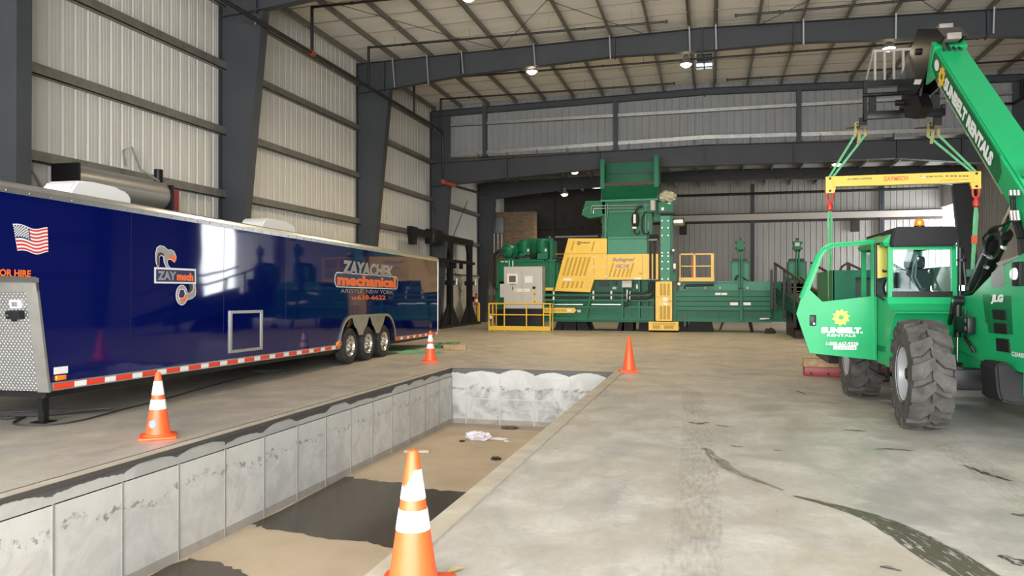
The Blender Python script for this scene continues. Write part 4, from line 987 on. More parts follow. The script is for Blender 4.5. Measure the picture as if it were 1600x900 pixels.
# ------------------------------------------------------------------ black lifting gantry frame along the left wall
gx = -11.35
gt = thing('gantry_frame', 'black steel frame with two braced uprights and a long top beam, behind the trailer', 'steel frame', (gx, 34.2, 0))
ys = (P(703, 440, X=gx).y - 34.2, P(733.5, 440, X=gx).y - 34.2)
ztop = P(733, 385, X=gx).z
for yv in ys:
    b = MB(); b.bx(-.11, .11, yv - .16, yv + .16, .1, ztop); up_ = b.build('upright', M['black'], gt, 0)
    for sg in (-1, 1): b = MB(); b.prism([(-.03, yv + sg * .16, 1.15), (-.03, yv + sg * 1.25, .12), (-.03, yv + sg * .16, .12)], (.06, 0, 0)); b.build('brace_plate', M['black'], up_, 0)
    b = MB(); b.bx(-.16, .16, yv - .3, yv + .3, 1.9, 2.1); b.build('lock_box', M['black'], up_, 0)
    b = MB(); b.cyl((.1, yv + .1, 2.0), (.2, yv + .35, 1.9), .03, n=8); b.cyl((.2, yv + .35, 1.9), (.2, yv + .35, 2.2), .025, n=8); b.build('lock_lever', M['galv'], up_)
    b = MB(); b.prism([(-.05, yv, ztop), (-.05, yv - .55, ztop), (-.05, yv, ztop - .8)], (.1, 0, 0)); b.build('haunch', M['black'], up_, 0)
b = MB(); b.bx(-.20, .20, ys[0] - 1.7, ys[1] + 1.3, 0, .12); b.build('base_beam', M['black'], gt, 0)
yl = P(641, 380, X=gx).y - 34.2
b = MB(); b.bx(-.13, .13, yl, ys[1] + .2, ztop, ztop + .30); b.build('top_beam', M['black'], gt, 0)
b = MB(); b.prism([(-.1, yl - .1, ztop + .35), (-.1, yl + .55, ztop + .35), (-.1, yl + .45, ztop - .35), (-.1, yl + .05, ztop - .35)], (.2, 0, 0)); b.build('beam_head', M['black'], gt, 0)
yb = P(672, 385, X=gx).y - 34.2
b = MB(); b.bx(-.20, .22, yb - .1, yb + .9, ztop - .20, ztop + .42, .02); b.build('trolley', M['black'], gt)
b = MB(); b.bx(.15, .22, yb, ys[1] + .2, ztop - .9, ztop - .76)
for k in range(4): b.bx(.12, .25, yb + .6 + k * .95, yb + .78 + k * .95, ztop - 1.15, ztop - .76)
b.build('guide_rail', M['black'], gt, 0)
for nm, (y0, z0, y1, z1) in (('falling', (-2.6, 5.3, 1.2, 1.6)), ('rising', (-3.0, 1.6, 2.2, 6.1))):
    b = MB(); b.cyl((XL + .25, 34.2 + y0, z0), (XL + .25, 34.2 + y1, z1), .018, n=6); struct(b.build('brace_rod', M['steel'], smooth=0), 'thin wall brace rod behind the gantry, ' + nm + ' away from the viewer', 'brace rod')
# roll-up door barrel high on the left wall behind the trailer
ya, yc = P(105, 290, X=-11.5).y, P(262, 310, X=-11.5).y
zc = (P(180, 272, X=-11.5).z + P(180, 316, X=-11.5).z) / 2
rd = thing('roller_door_barrel', 'grey cylindrical roller door barrel on black brackets above the trailer roof', 'roller door', (-11.5, (ya + yc) / 2, zc))
L = (yc - ya) / 2
b = MB(); b.cyl((0, -L, 0), (0, L - .25, 0), .30, n=28); b.build('barrel', mat('grey_barrel_skin', (.30, .29, .27), .35, .3), rd)
b = MB(); b.bx(-.30, .30, -L - .06, -L, -.40, .30); b.build('end_bracket', M['black'], rd, 0)
b = MB(); b.bx(-.30, .32, L - .28, L - .20, -.42, .22); b.lathe([(.10, 0), (.10, .18)], (.1, L - .2, .10), (0, 1, 0), 14); b.build('end_bracket', M['black'], rd, 0)
b = MB(); b.bx(-.1, .2, L - .16, L + .12, -.42, .16, .015); b.build('motor_box', M['redbeam'], rd, label='dark red motor box')
b = MB(); b.cyl((.05, L - .35, .22), (.05, L - .35, .55), .09, n=12); b.build('motor_can', M['black'], rd)
b = MB(); b.tube([(-.3, L - .9, .55), (-.28, L - 1.0, .85), (-.2, L - .85, .95), (-.1, L - .7, .5), (.1, L - .4, .3), (.2, L - .1, .0), (.22, L - .1, -.35)], .022, 8); b.build('flexible_conduit', M['galv'], rd); b = MB(); b.tube([(-.28, -L - .6, .6), (-.27, -L - .5, .1), (-.2, -L - .2, -.4)], .022, 8); b.tube([(-.28, -L - .75, .6), (-.27, -L - .7, .0), (-.2, -L - .4, -.5)], .022, 8)
b.build('flexible_conduit', M['galv'], rd)
# ------------------------------------------------------------------ small things on the floor
b = MB()
pts = [P(x, y, Z=.012) for x, y in ((-60, 650), (10, 655), (45, 648), (20, 662), (75, 664), (130, 656), (190, 640), (240, 628), (290, 614), (340, 600), (380, 590), (420, 582), (455, 580))]
sm = []
for i in range(len(pts) - 1):
    for k in range(4):
        t = k / 4; p0, p1, p2, p3 = pts[max(i - 1, 0)], pts[i], pts[i + 1], pts[min(i + 2, len(pts) - 1)]
        sm.append(.5 * ((2 * p1) + (p2 - p0) * t + (2 * p0 - 5 * p1 + 4 * p2 - p3) * t * t + (3 * p1 - p0 - 3 * p2 + p3) * t ** 3))
b.tube(sm + [pts[-1]], .011, 8)
tag(b.build('power_cable', M['rubber']), 'black cable snaking along the floor under the trailer', 'cable')
b = MB(); cpt = P(30, 654, Z=0)
for k in range(5):
    r_ = .30 + .09 * k; b.tube([(cpt.x - .2 + r_ * 1.15 * math.cos(R(t)) + .05 * k, cpt.y + .25 + r_ * .62 * math.sin(R(t + 20 * k)), .014 + .012 * k) for t in range(0, 361, 15)], .011, 6)
tag(b.build('coiled_cable', M['rubber']), 'loose black cable coils by the trailer landing leg', 'cable')
b = MB(); cp = P(416, 583, Z=0)
for k in range(4): b.tube([(cp.x + (.16 + .04 * k) * math.cos(R(t)), cp.y + (.10 + .03 * k) * math.sin(R(t + 40 * k)), .014 + .014 * k) for t in range(0, 361, 20)], .012, 6)
tag(b.build('coiled_cable', M['rubber']), 'small heap of black cable beneath the trailer ahead of the wheels', 'cable')
def heap(cx, cy, rx, ry, n, m, lab, seed, h=.05, wd=.06):
    rng = random.Random(seed); b = MB(); pts = []
    ph = [rng.uniform(0, 6.28) for _ in range(4)]
    for k in range(n):
        t = k / n * 6.28 * 3.2
        pts.append(Vector((cx + rx * (.55 * math.cos(t * 1.0 + ph[0]) + .45 * math.cos(t * 2.3 + ph[1])), cy + ry * (.55 * math.sin(t * 1.1 + ph[2]) + .4 * math.sin(t * 1.9 + ph[3])), .014 + h * (.5 + .5 * math.sin(t * 1.7)) * rng.uniform(.7, 1))))
    for i in range(len(pts) - 1): b.beam(pts[i], pts[i + 1] + (pts[i + 1] - pts[i]) * .15, wd, .012)
    return tag(b.build('lifting_sling', m, smooth=0), lab, 'sling')
q = P(642, 551, Z=0); heap(q.x, q.y, .95, .35, 70, M['sling'], 'flat tangle of green lifting sling on the floor right behind the trailer wheels', 3, .03)
q = P(694, 543, Z=0); heap(q.x, q.y, .42, .5, 60, mat('dark_green_webbing', (.05, .22, .08), .8), 'heaped dark green sling beside the short timber block', 5, .14)
q = P(711, 547, Z=0); b = MB(); b.box((0, 0, .075), (.62, .16, .15), None, .008); o = b.build('timber_block', M['wood']); o.location = q; o.rotation_euler = (0, 0, R(10)); tag(o, 'short timber block lying by the heaped green sling', 'timber')
# pit contents
q0 = [(552, 746), (575, 750), (600, 753), (640, 757), (668, 765), (700, 767), (735, 769)]
pud = [P(x, y, Z=PZ) for x, y in q0]; pud = [Vector((max(PX0 + .01, min(PX1 - .01, p.x)), p.y, PZ)) for p in pud]
pud[0].x = PX0 + .01; pud[-1].x = PX1 - .01
low = [P(x, y, Z=PZ) for x, y in ((640, 868), (600, 855), (560, 846), (500, 840), (455, 832), (410, 825))]
low = [Vector((min(p.x, PX1 - .01), p.y, PZ)) for p in low]; low.insert(0, Vector((PX1 - .01, low[0].y - .1, PZ)))
low += [Vector((PX0 + .01, P(396, 820, Z=PZ).y, PZ))]
b = MB(); ol = [p + Vector((0, 0, .006)) for p in pud + low]
def wob(pts, n=4, amp=.05):
    out = []; rng = random.Random(2)
    for i in range(len(pts)):
        a, c = pts[i], pts[(i + 1) % len(pts)]
        for k in range(n):
            p = a.lerp(c, k / n)
            if k: p = p + Vector((rng.uniform(-amp, amp), rng.uniform(-amp, amp), 0))
            p.x = max(PX0 + .012, min(PX1 - .012, p.x)); out.append(p)
    return out
b.poly(wob(ol), [tuple(range(len(ol) * 4))]); o = b.build('puddle', M['puddle'], smooth=0); tag(o, 'large dark shallow puddle across the middle of the pit floor', 'puddle', kind='stuff')
sp_ = [P(x, y, Z=PZ) for x, y in ((258, 884), (296, 873), (335, 878), (362, 886), (384, 898), (400, 930), (380, 990))]; sp_ = [Vector((max(PX0 + .01, p.x), p.y, PZ + .006)) for p in sp_]; sp_ = [Vector((PX0 + .01, sp_[-1].y, PZ + .006)), Vector((PX0 + .01, sp_[0].y, PZ + .006))] + sp_
b = MB(); b.poly(wob(sp_, 4, .03), [tuple(range(len(sp_) * 4))]); o = b.build('puddle', M['puddle'], smooth=0); tag(o, 'small dark puddle at the foot of the left pit wall, nearest the viewer', 'puddle', kind='stuff')
def crumple(name, px, py, r, m, lab, seed, flat_=.35, cat='litter'):
    rng = random.Random(seed); b = MB(); r_ = bmesh.ops.create_icosphere(b.bm, subdivisions=3, radius=r)
    for v in r_['verts']:
        k = 1 + rng.uniform(-.28, .28); v.co = Vector((v.co.x * k * 1.3, v.co.y * k, max(0, (v.co.z * k + r * .5)) * flat_))
    o = b.build(name, m, smooth=0); o.location = P(px, py, Z=PZ + .004); return tag(o, lab, cat)
crumple('crumpled_plastic', 746, 686, .17, mat('crinkled_clear_plastic', (.72, .68, .74), .2, bump=.6, bscale=30), 'crumpled clear plastic on the pit floor', 1, .55)
crumple('paper_scrap', 779, 686, .12, M['white'], 'white scrap of paper right of the crumpled plastic in the pit', 4, .08)
crumple('cloth_rag', 797, 669, .13, mat('brown_rag', (.16, .11, .08), .9), 'brown rag at the foot of the far pit wall', 6, .18)
crumple('paper_scrap', 791, 690, .04, M['white'], 'tiny white scrap on the right of the pit floor', 8, .3)
crumple('dirt_clod', 775, 718, .06, M['rubber'], 'small dark clod on the right of the pit floor', 9, .5)
crumple('dirt_clod', 722, 690, .04, M['rubber'], 'tiny dark clod left of the crumpled plastic', 10, .5)
b = MB(); b.box((0, 0, .02), (.42, .11, .035), None, .004); o = b.build('wood_scrap', mat('pale_wood', (.58, .50, .38), .7)); o.location = P(651, 707, Z=PZ); o.rotation_euler = (0, 0, R(14)); tag(o, 'pale scrap of wood on the pit floor, behind the tip of the nearest cone', 'wood')
# a dry leaf by the near cone
q = P(710, 893, Z=0); b = MB()
pts = [(-.06, 0, 0), (-.03, .016, .012), (0, .022, .018), (.035, .016, .014), (.07, 0, .004), (.035, -.014, .008), (0, -.02, .006), (-.03, -.014, .004)]
b.poly([Vector(p) for p in pts] + [Vector((0, 0, .0))], [(i, (i + 1) % 8, 8) for i in range(8)]); b.cyl((-.06, 0, .001), (-.12, .01, .004), .002, n=5)
o = b.build('dry_leaf', mat('dry_leaf_brown', (.36, .29, .12), .7), normals=False); o.location = q + Vector((0, 0, .002)); o.rotation_euler = (0, 0, R(50)); tag(o, 'small dry leaf on the slab by the nearest cone', 'leaf')
# tyre marks and stains on the slab
def marks(name, pxs, ws, m, dz=.0022):
    pts = [P(x, y, Z=0) for x, y in pxs]; sm = []; ww = []
    for i in range(len(pts) - 1):
        for k in range(5):
            t = k / 5; p0, p1, p2, p3 = pts[max(i - 1, 0)], pts[i], pts[i + 1], pts[min(i + 2, len(pts) - 1)]
            v = .5 * ((2 * p1) + (p2 - p0) * t + (2 * p0 - 5 * p1 + 4 * p2 - p3) * t * t + (3 * p1 - p0 - 3 * p2 + p3) * t ** 3); v.z = dz; sm.append(v); ww.append(ws[i] + (ws[i + 1] - ws[i]) * t)
    sm.append(Vector((pts[-1].x, pts[-1].y, dz))); ww.append(ws[-1])
    b = MB(); b.ribbon(sm, ww); o = b.build(name, m, floor, 0, normals=False); return o
marks('tyre_mark', [(1240, 775), (1300, 790), (1360, 808), (1410, 832), (1450, 855), (1490, 880), (1530, 905), (1580, 940)], [.03, .10, .18, .25, .30, .30, .28, .26], M['skid'])
marks('tyre_mark', [(1100, 700), (1125, 722), (1150, 738), (1185, 752), (1225, 767)], [.08, .16, .13, .08, .03], M['skid_lines'], .002)
marks('tyre_mark', [(1080, 612), (1086, 650), (1090, 690), (1092, 740), (1090, 800), (1084, 860), (1080, 910)], [.30, .34, .34, .34, .34, .34, .34], M['skid_faint'], .0018)
marks('tyre_mark', [(1470, 690), (1530, 730), (1590, 770), (1640, 800)], [.3, .32, .34, .34], M['skid_faint'], .0016)
for pxs, ws in (([(1318, 672), (1335, 673), (1354, 674)], [.05, .10, .03]), ([(1231, 610), (1245, 611), (1258, 616)], [.05, .09, .03]), ([(1076, 660), (1092, 662), (1106, 660)], [.06, .12, .04]), ([(1118, 664), (1130, 666), (1140, 667)], [.04, .07, .03]),
                ([(1375, 886), (1390, 888), (1408, 893)], [.03, .07, .02]), ([(1505, 727), (1540, 740), (1580, 752)], [.03, .09, .03]), ([(1560, 868), (1590, 878), (1625, 888)], [.06, .14, .1]), ([(1368, 702), (1395, 702), (1430, 705)], [.03, .07, .02]), ([(1580, 803), (1595, 806), (1610, 805)], [.04, .09, .05]), ([(1141, 696), (1150, 698), (1160, 698)], [.03, .06, .02]), ([(1208, 703), (1215, 704), (1222, 704)], [.03, .05, .02])):
    marks('oil_stain', pxs, ws, M['oil'], .0026)
M['clamp'] = mat('weathered_pink_grey', (.22, .19, .17), .5)
M['gloss_black'] = mat('gloss_black_paint', (0.010, 0.010, 0.010), 0.15)
M['blade'] = mat('worn_fork_blade', (.10, .075, .05), .55, .3, var=.3, vscale=9)
# ------------------------------------------------------------------ green telehandler, seen from behind on its left
HL, HR = (3.30, 9.76, 0.0), (0, 0, R(3))
HM = frame_of(HL, HR)
tele = thing('telehandler', 'bright green telehandler with raised boom and open cab door', 'telehandler', HL, HR)
def T(px, py, axis, v): return LP(HM, px, py, axis, v)
WR = .625
def tread_tire(b):
    b.lathe([(.31, .19), (.36, .205), (.50, .205), (.560, .19), (.572, .15), (.574, 0), (.572, -.15), (.560, -.19), (.50, -.205), (.36, -.205), (.31, -.19)], axis=(1, 0, 0), n=48)
    for row in (0, 1):
        sg = 1 if row == 0 else -1
        for k in range(15):
            t0 = 2 * math.pi * (k + .5 * row) / 15
            def pt(x, t, r): return Vector((x, r * math.sin(t), r * math.cos(t)))
            x0, x1 = sg * .215, sg * -.015; sk = .16
            for (xa, xb, ta, tb, w0, w1) in ((x0, sg * .10, 0, .05, .150, .165), (sg * .10, x1, .05, .05 + sk, .165, .105)):
                ring = []
                for x, t, wd in ((xa, t0 + ta, w0), (xb, t0 + tb, w1)):
                    for d in (-wd, wd):
                        rr = .628 if abs(x) < .2 else .605
                        ring.append((pt(x, t + d, .555), pt(x, t + d * .88, rr)))
                (a0, a1), (b0, b1), (c0, c1), (d0, d1) = ring
                b.poly([a0, b0, d0, c0, a1, b1, d1, c1], [(0, 1, 2, 3), (7, 6, 5, 4), (0, 4, 5, 1), (1, 5, 6, 2), (2, 6, 7, 3), (3, 7, 4, 0)])
            # shoulder lug running down the side wall
            x0, x1 = sg * .20, sg * .216
            pts = [pt(x, t0 + d, r) for x in (x0, x1) for d, r in ((-.13, .60), (.13, .60), (.09, .50), (-.09, .50))]
            b.poly(pts, [(0, 1, 2, 3), (7, 6, 5, 4), (0, 4, 5, 1), (1, 5, 6, 2), (2, 6, 7, 3), (3, 7, 4, 0)])
tb = MB(); tread_tire(tb)
def wheel_empty(x, y, rz, lab=None):
    w_ = bpy.data.objects.new('wheel', None); COL.objects.link(w_); w_.parent = tele; w_.location = (x, y, WR); w_.rotation_euler = (0, 0, rz); return w_
wa = wheel_empty(-.98, 0, R(-4))
tire_ = tb.build('tire', M['rubber_dusty'], wa, 25)
b = MB(); b.lathe([(.33, -.20), (.325, -.19), (.30, -.17), (.29, -.05), (.26, -.02), (.16, -.03), (.15, -.05), (0, -.05)], axis=(1, 0, 0), n=40); b.lathe([(.33, .2), (.30, .17), (.29, -.05)], axis=(1, 0, 0), n=40)
for k in range(10):
    t = 2 * math.pi * k / 10; c_ = Vector((-.03, .20 * math.cos(t), .20 * math.sin(t))); b.cyl(c_, c_ + Vector((-.03, 0, 0)), .016, n=6)
rim_ = b.build('rim', M['silver_rim'], wa)
b = MB(); b.lathe([(.145, -.03), (.145, -.10), (.125, -.125), (.07, -.13), (.065, -.155), (0, -.16)], axis=(1, 0, 0), n=24); hub_ = b.build('hub', M['black'], wa)
for x, y, rz in ((-.98, 2.85, R(-3)), (.98, 0, R(176)), (.98, 2.85, R(180))):
    w2 = wheel_empty(x, y, rz)
    for q in (tire_, rim_, hub_): c_ = q.copy(); COL.objects.link(c_); c_.parent = w2
for y in (0, 2.85):
    b = MB(); b.bx(-.76, .76, y - .11, y + .11, .46, .70, .02); b.lathe([(.0, -.22), (.18, -.18), (.2, 0), (.18, .18), (0, .22)], (0, y, .58), (1, 0, 0), 16); b.cyl((-.80, y, .62), (-.68, y, .62), .17, n=14); b.cyl((.80, y, .62), (.68, y, .62), .17, n=14); b.build('axle', M['black'], tele)
b = MB(); b.bx(-.36, .36, -1.15, 3.3, .52, .95, .02); b.bx(-.36, .36, 3.0, 3.5, .5, 1.1, .03)
b.build('chassis', M['tgreen'], tele)
# left rear side plate carrying the boom pivot
xs = -.40
def TP(lst, x=xs): return [T(px, py, 0, x) for px, py in lst]
plate = TP([(1481, 480), (1494, 463), (1519, 463), (1553, 426), (1600, 395), (1640, 372), (1640, 600), (1600, 583), (1530, 562), (1483, 540)])
b = MB(); b.prism(plate, (.10, 0, 0)); bmesh.ops.bevel(b.bm, geom=list(b.bm.edges), offset=.012, segments=2, affect='EDGES'); b.build('side_plate', M['tgreen'], tele)
b = MB(); b.prism([Vector((.30, p.y, max(p.z, .95))) for p in plate], (.10, 0, 0)); b.build('side_plate', M['tgreen'], tele, 0)
b = MB(); b.prism(TP([(1549, 427), (1566, 412), (1568, 448), (1549, 450)], xs - .006), (.006, 0, 0)); b.prism(TP([(1556, 411), (1591, 399), (1592, 402), (1560, 416)], xs - .006), (.006, 0, 0)); b.build('grey_panel', M['greybox'], tele, 0)
b = MB(); b.prism(TP([(1535, 460), (1545, 460), (1548, 505), (1540, 505)], xs - .004), (.004, 0, 0)); b.prism(TP([(1537, 463), (1580, 462), (1583, 523), (1545, 520)], xs - .003), (.003, 0, 0)); b.build('stripe', M['tgreen_d'], tele, 0, label='darker green stripe')
for pts in ([(1550.5, 483.5), (1570, 484.5), (1571.5, 500.5), (1551.5, 498.5)], [(1552.5, 504), (1572, 506), (1573.5, 522.5), (1553.5, 520.5)], [(1556, 528), (1575, 530), (1577, 551), (1557, 548)]):
    b = MB(); b.prism(TP(pts, xs - .012), (.012, 0, 0))
    for k in range(4):
        q = TP(pts, xs - .016); u = (k + .5) / 4; a_, c_ = q[0].lerp(q[3], u), q[1].lerp(q[2], u); b.beam(a_, c_, .006, .012)
    b.build('vent_grille', M['black_rough'], tele, 0)
b = MB(); a, c = T(1548.5, 475, 0, xs - .004), T(1568.5, 476, 0, xs - .004); u = T(1560, 460, 0, xs - .004)
b.text('JLG', (xs - .007, a.y, a.z), (0, -1, 0), (0, 0, 1), a.y - c.y, u.z - a.z, .07, .15); b.build('lettering', M['white_decal'], tele, 0, label='white maker lettering on the side plate')
b = MB(); a = T(1581, 556, 0, xs - .004); c = T(1604, 559, 0, xs - .004); b.text('CLEARSKY', (xs - .006, a.y, a.z), (0, -1, 0), (0, 0, 1), (a.y - c.y) * 1.0, .045, .03); b.build('small_decal', M['white_decal'], tele, 0)
lc = T(1590.5, 428, 0, xs - .02)
b = MB(); b.box(lc + Vector((.0, 0, 0)), (.05, .17, .24), None, .012); o = b.build('work_light', M['black_rough'], tele)
b = MB(); b.lathe([(0, -.06), (.05, -.055), (.062, -.04), (.062, 0)], lc, (1, 0, 0), 18); b.build('light_lens', mat('clear_lens', (.75, .76, .78), .15), o)
# rear bumper, black
by_ = -.66; q0 = T(1533, 618, 1, by_); q1 = T(1556, 562, 1, by_); q2 = T(1556, 579, 1, by_)
b = MB(); b.prism([(q0.x + .03, by_, q0.z), (q0.x - .0, by_, q0.z + .10), (q0.x - .02, by_, q1.z - .03), (q0.x, by_, q1.z), (q1.x - .02, by_, q1.z), (q1.x, by_, q2.z + .02), (q1.x + .03, by_, q2.z), (.95, by_, q2.z - .02), (.95, by_, q0.z - .02), (q1.x, by_, q0.z - .03)], (0, -.42, 0))
bmesh.ops.bevel(b.bm, geom=list(b.bm.edges), offset=.022, segments=3, affect='EDGES'); b.build('rear_bumper', M['black_rough'], tele)
# levelling cylinder and valve block behind the rear wheel
b = MB(); a, c = T(1497, 470, 0, -.47), T(1495, 573, 0, -.47)
md = a.lerp(c, .55); b.cyl(a, md, .040, n=14); b.cyl(a + Vector((-.05, 0, 0)), a + Vector((.05, 0, 0)), .06, n=14); b.cyl(c + Vector((-.05, 0, 0)), c + Vector((.05, 0, 0)), .055, n=14); cy_ = b.build('levelling_cylinder', M['black'], tele)
b = MB(); b.cyl(md, c, .022, n=12); b.build('cylinder_rod', M['chrome'], cy_)
b = MB(); b.cyl(a + Vector((-.056, 0, 0)), a + Vector((-.06, 0, 0)), .028, n=10); b.cyl(c + Vector((-.056, 0, 0)), c + Vector((-.062, 0, 0)), .028, n=10); b.build('pin', M['chrome'], cy_)
b = MB(); va, vc = T(1500, 494, 0, -.44), T(1521, 522, 0, -.44); b.bx(-.50, -.42, va.y, vc.y, vc.z, va.z, .01)
for k in range(3): b.bx(-.53, -.50, vc.y, vc.y + .06, vc.z + .03 + k * .09, vc.z + .09 + k * .09, .006)
b.build('valve_block', M['black'], tele)
b = MB(); b.tube([T(1507, 525, 0, -.46), T(1510, 532, 0, -.48), T(1518, 542, 0, -.48), T(1522, 550, 0, -.46)], .02, 8); b.build('hydraulic_hose', M['black'], tele); b = MB(); b.tube([T(1490, 465, 0, -.45), T(1487, 490, 0, -.5), T(1484, 505, 0, -.46)], .025, 8); b.build('hydraulic_hose', M['black'], tele)
# ---- boom
xb0, xb1 = -.19, .19
hb = [T(1458, 70, 0, xb0), T(1447, 138, 0, xb0)]; ub = T(1600, 296, 0, xb0); lb = T(1545, 268, 0, xb0)
bd = (ub - hb[0]).normalized()                       # down the boom, rearwards
bn = Vector((0, bd.z, -bd.y)); bn = bn if bn.z > 0 else -bn
dep = abs((lb - hb[0]).dot(bn))
Lb = 5.3
top0 = hb[0]
def BP(x, s_, n_): return Vector((x, top0.y, top0.z)) + bd * s_ + bn * n_
def bs(px, py): p = T(px, py, 0, xb0 - .008) - Vector((xb0 - .008, top0.y, top0.z)); return p.dot(bd), p.dot(bn)
b = MB(); b.prism([BP(xb0, 0, 0), BP(xb0, Lb, 0), BP(xb0, Lb, -dep), BP(xb0, .10, -dep)], (xb1 - xb0, 0, 0)); bmesh.ops.bevel(b.bm, geom=list(b.bm.edges), offset=.018, segments=2, affect='EDGES')
b.build('boom', M['tgreen'], tele)
b = MB(); b.prism([BP(xb0 - .004, .06, -.045), BP(xb0 - .004, 3.1, -.045), BP(xb0 - .004, 3.1, -dep + .03), BP(xb0 - .004, .16, -dep + .03)], (.004, 0, 0)); b.build('boom_dark_side', M['tgreen_d'], tele, 0, label='dark green side of the boom')  # darker green overlay along the left side of the boom
b = MB(); b.prism([BP(xb0 - .035, bs(1563, 253)[0], .0), BP(xb0 - .035, 5.0, .02), BP(xb0 - .035, 5.0, -.25), BP(xb0 - .035, bs(1563, 253)[0] + .35, -.20)], (.03, 0, 0)); b.build('boom_doubler', M['tgreen'], tele, 0)
b = MB(); b.prism([BP(xb0 - .02, -.03, .03), BP(xb0 - .02, .13, .03), BP(xb0 - .02, .13, -dep - .03), BP(xb0 - .02, .07, -dep - .03)], (xb1 - xb0 + .04, 0, 0)); b.prism([BP(xb0 - .02, .13, -dep - .2), BP(xb0 - .02, .03, -dep + .1), BP(xb0 - .02, .4, -dep + .03)], (.03, 0, 0)); b.build('boom_collar', M['tgreen'], tele, 0)
def btxt(body, s0, s1, n0, n1, m, lab, bold=.05):
    b = MB(); b.text(body, BP(xb0 - .009, s0, n0), bd, bn, s1 - s0, n1 - n0, bold); b.build('lettering', m, tele, 0, label=lab)
s0, n0 = bs(1480, 140); s1, n1 = bs(1551, 240)
btxt('SUNBELT RENTALS', bs(1476, 128)[0], bs(1553, 243)[0], -dep * .80, -dep * .30, M['white_decal'], 'white hire company lettering on the boom', .07)
def sun(b, o, ux, uy, r):
    ux, uy, o = Vector(ux), Vector(uy), Vector(o); n = 10; pts = []; nrm = ux.cross(uy).normalized()
    for k in range(n):
        t = 2 * math.pi * k / n
        pts += [o + (ux * math.cos(t) + uy * math.sin(t)) * r * .72, o + (ux * math.cos(t + .16) + uy * math.sin(t + .16)) * r]
    inner = [o + (ux * math.cos(2 * math.pi * k / 16) + uy * math.sin(2 * math.pi * k / 16)) * r * .27 for k in range(16)]
    b.holed(pts, [inner], nrm * .0015)
b = MB(); sc_, sn_ = bs(1471, 120); sun(b, BP(xb0 - .008, sc_, sn_), bn, bd, .15); b.build('sun_emblem', M['yellow'], tele, 0, label='yellow toothed sun emblem on the boom')
b = MB(); sc_, sn_ = bs(1463.5, 102); b.prism([BP(xb0 - .009, sc_ + .10 * math.cos(R(t)), sn_ + .07 * math.sin(R(t))) for t in range(0, 360, 24)], (.002, 0, 0)); b.build('round_sticker', M['white_decal'], tele, 0)
# chain, hoses along the underside of the boom
b = MB(); b.tube([BP(xb0 + .03, .35, -dep - .025), BP(xb0 + .03, 2.0, -dep - .03), BP(xb0 + .03, 3.2, -dep - .03)], .012, 6)
for k in range(4): q = BP(xb0 + .03, .5 + .45 * k, -dep - .025); b.cyl(q, q + bd * .05, .022, n=8)
b.build('hose_run', M['galv'], tele)
# lift cylinder and hoses behind the cab
b = MB(); c, a = T(1521, 458, 0, -.10), T(1578, 335, 0, -.10); m_ = a.lerp(c, .25); b.cyl(m_, c, .105, n=18); b.cyl(m_, m_ + (a - c).normalized() * .05, .12, n=18); b.cyl(c + Vector((-.12, 0, 0)), c + Vector((.12, 0, 0)), .09, n=14); lc_ = b.build('lift_cylinder', M['black'], tele)
b = MB(); b.cyl(a + (a - c) * .5, m_, .055, n=14); b.build('cylinder_rod', M['chrome'], lc_)
b = MB()
for k in range(4):
    ps = [T(px + 3 * k, py, 0, -.26 + .02 * k) for px, py in ((1580, 300), (1582, 330), (1586, 352), (1592, 372))]; b.tube(ps, .018, 7)
for k in range(3): b.tube([T(1552 + (13 - 1.5 * k) * math.cos(R(t)) - 3 * math.sin(R(t)), 385 + (20 - 2 * k) * math.sin(R(t)), 0, -.27 + .025 * k) for t in range(0, 361, 24)], .013, 6)
b.tube([T(px, py, 0, -.26) for px, py in ((1540, 395), (1536, 372), (1548, 358), (1566, 352), (1580, 345))], .014, 6)
b.tube([T(px, py, 0, -.27) for px, py in ((1543, 402), (1536, 430), (1522, 455), (1505, 462))], .016, 6)
b.build('hydraulic_hose', M['black'], tele)
b = MB()
for k in range(3): b.cyl(T(1579 + 6 * k, 298, 0, -.27), T(1580 + 6 * k, 306, 0, -.27), .022, n=8); b.cyl(T(1580 + 5 * k, 330, 0, -.28), T(1582 + 5 * k, 345, 0, -.28), .024, n=8)
for px, py in ((1540, 398), (1546, 402), (1568, 388), (1541, 418)): q = T(px, py, 0, -.28); b.cyl(q + Vector((0, -.03, 0)), q + Vector((0, .03, .02)), .022, n=8)
b.cyl(T(1506, 454, 0, -.36), T(1506, 446, 0, -.36), .05, n=10); b.build('hose_fitting', M['chrome'], tele)
# ---- boom head, black
HX = Vector((0, 0, 0))
def hd(px, py, x): return T(px, py, 0, x)
b = MB()
gp = [T(px, py, 0, -.15) for px, py in ((1434, 45), (1464, 44), (1476, 58), (1460, 74), (1450, 105), (1436, 138), (1424, 150), (1403, 148), (1401, 140), (1418, 92))]
b.prism(gp, (.035, 0, 0)); b.prism([p + Vector((.265, 0, 0)) for p in gp], (.035, 0, 0))
fp = [gp[8], gp[9], gp[0], gp[1], gp[2]]
for p, q in zip(fp, fp[1:]): b.prism([p + Vector((.035, 0, 0)), q + Vector((.035, 0, 0)), q + Vector((.265, 0, 0)), p + Vector((.265, 0, 0))], (0, .02, -.02))
b.build('boom_head', M['gloss_black'], tele, 0)
b = MB(); a, c = T(1452, 80, 0, 0), T(1420, 160, 0, 0); b.cyl(a, c, .06, n=12); b.cyl(c + Vector((-.2, 0, 0)), c + Vector((.2, 0, 0)), .05, n=12); b.cyl(a + Vector((-.19, 0, 0)), a + Vector((.19, 0, 0)), .05, n=12); b.build('tilt_cylinder', M['black'], tele)
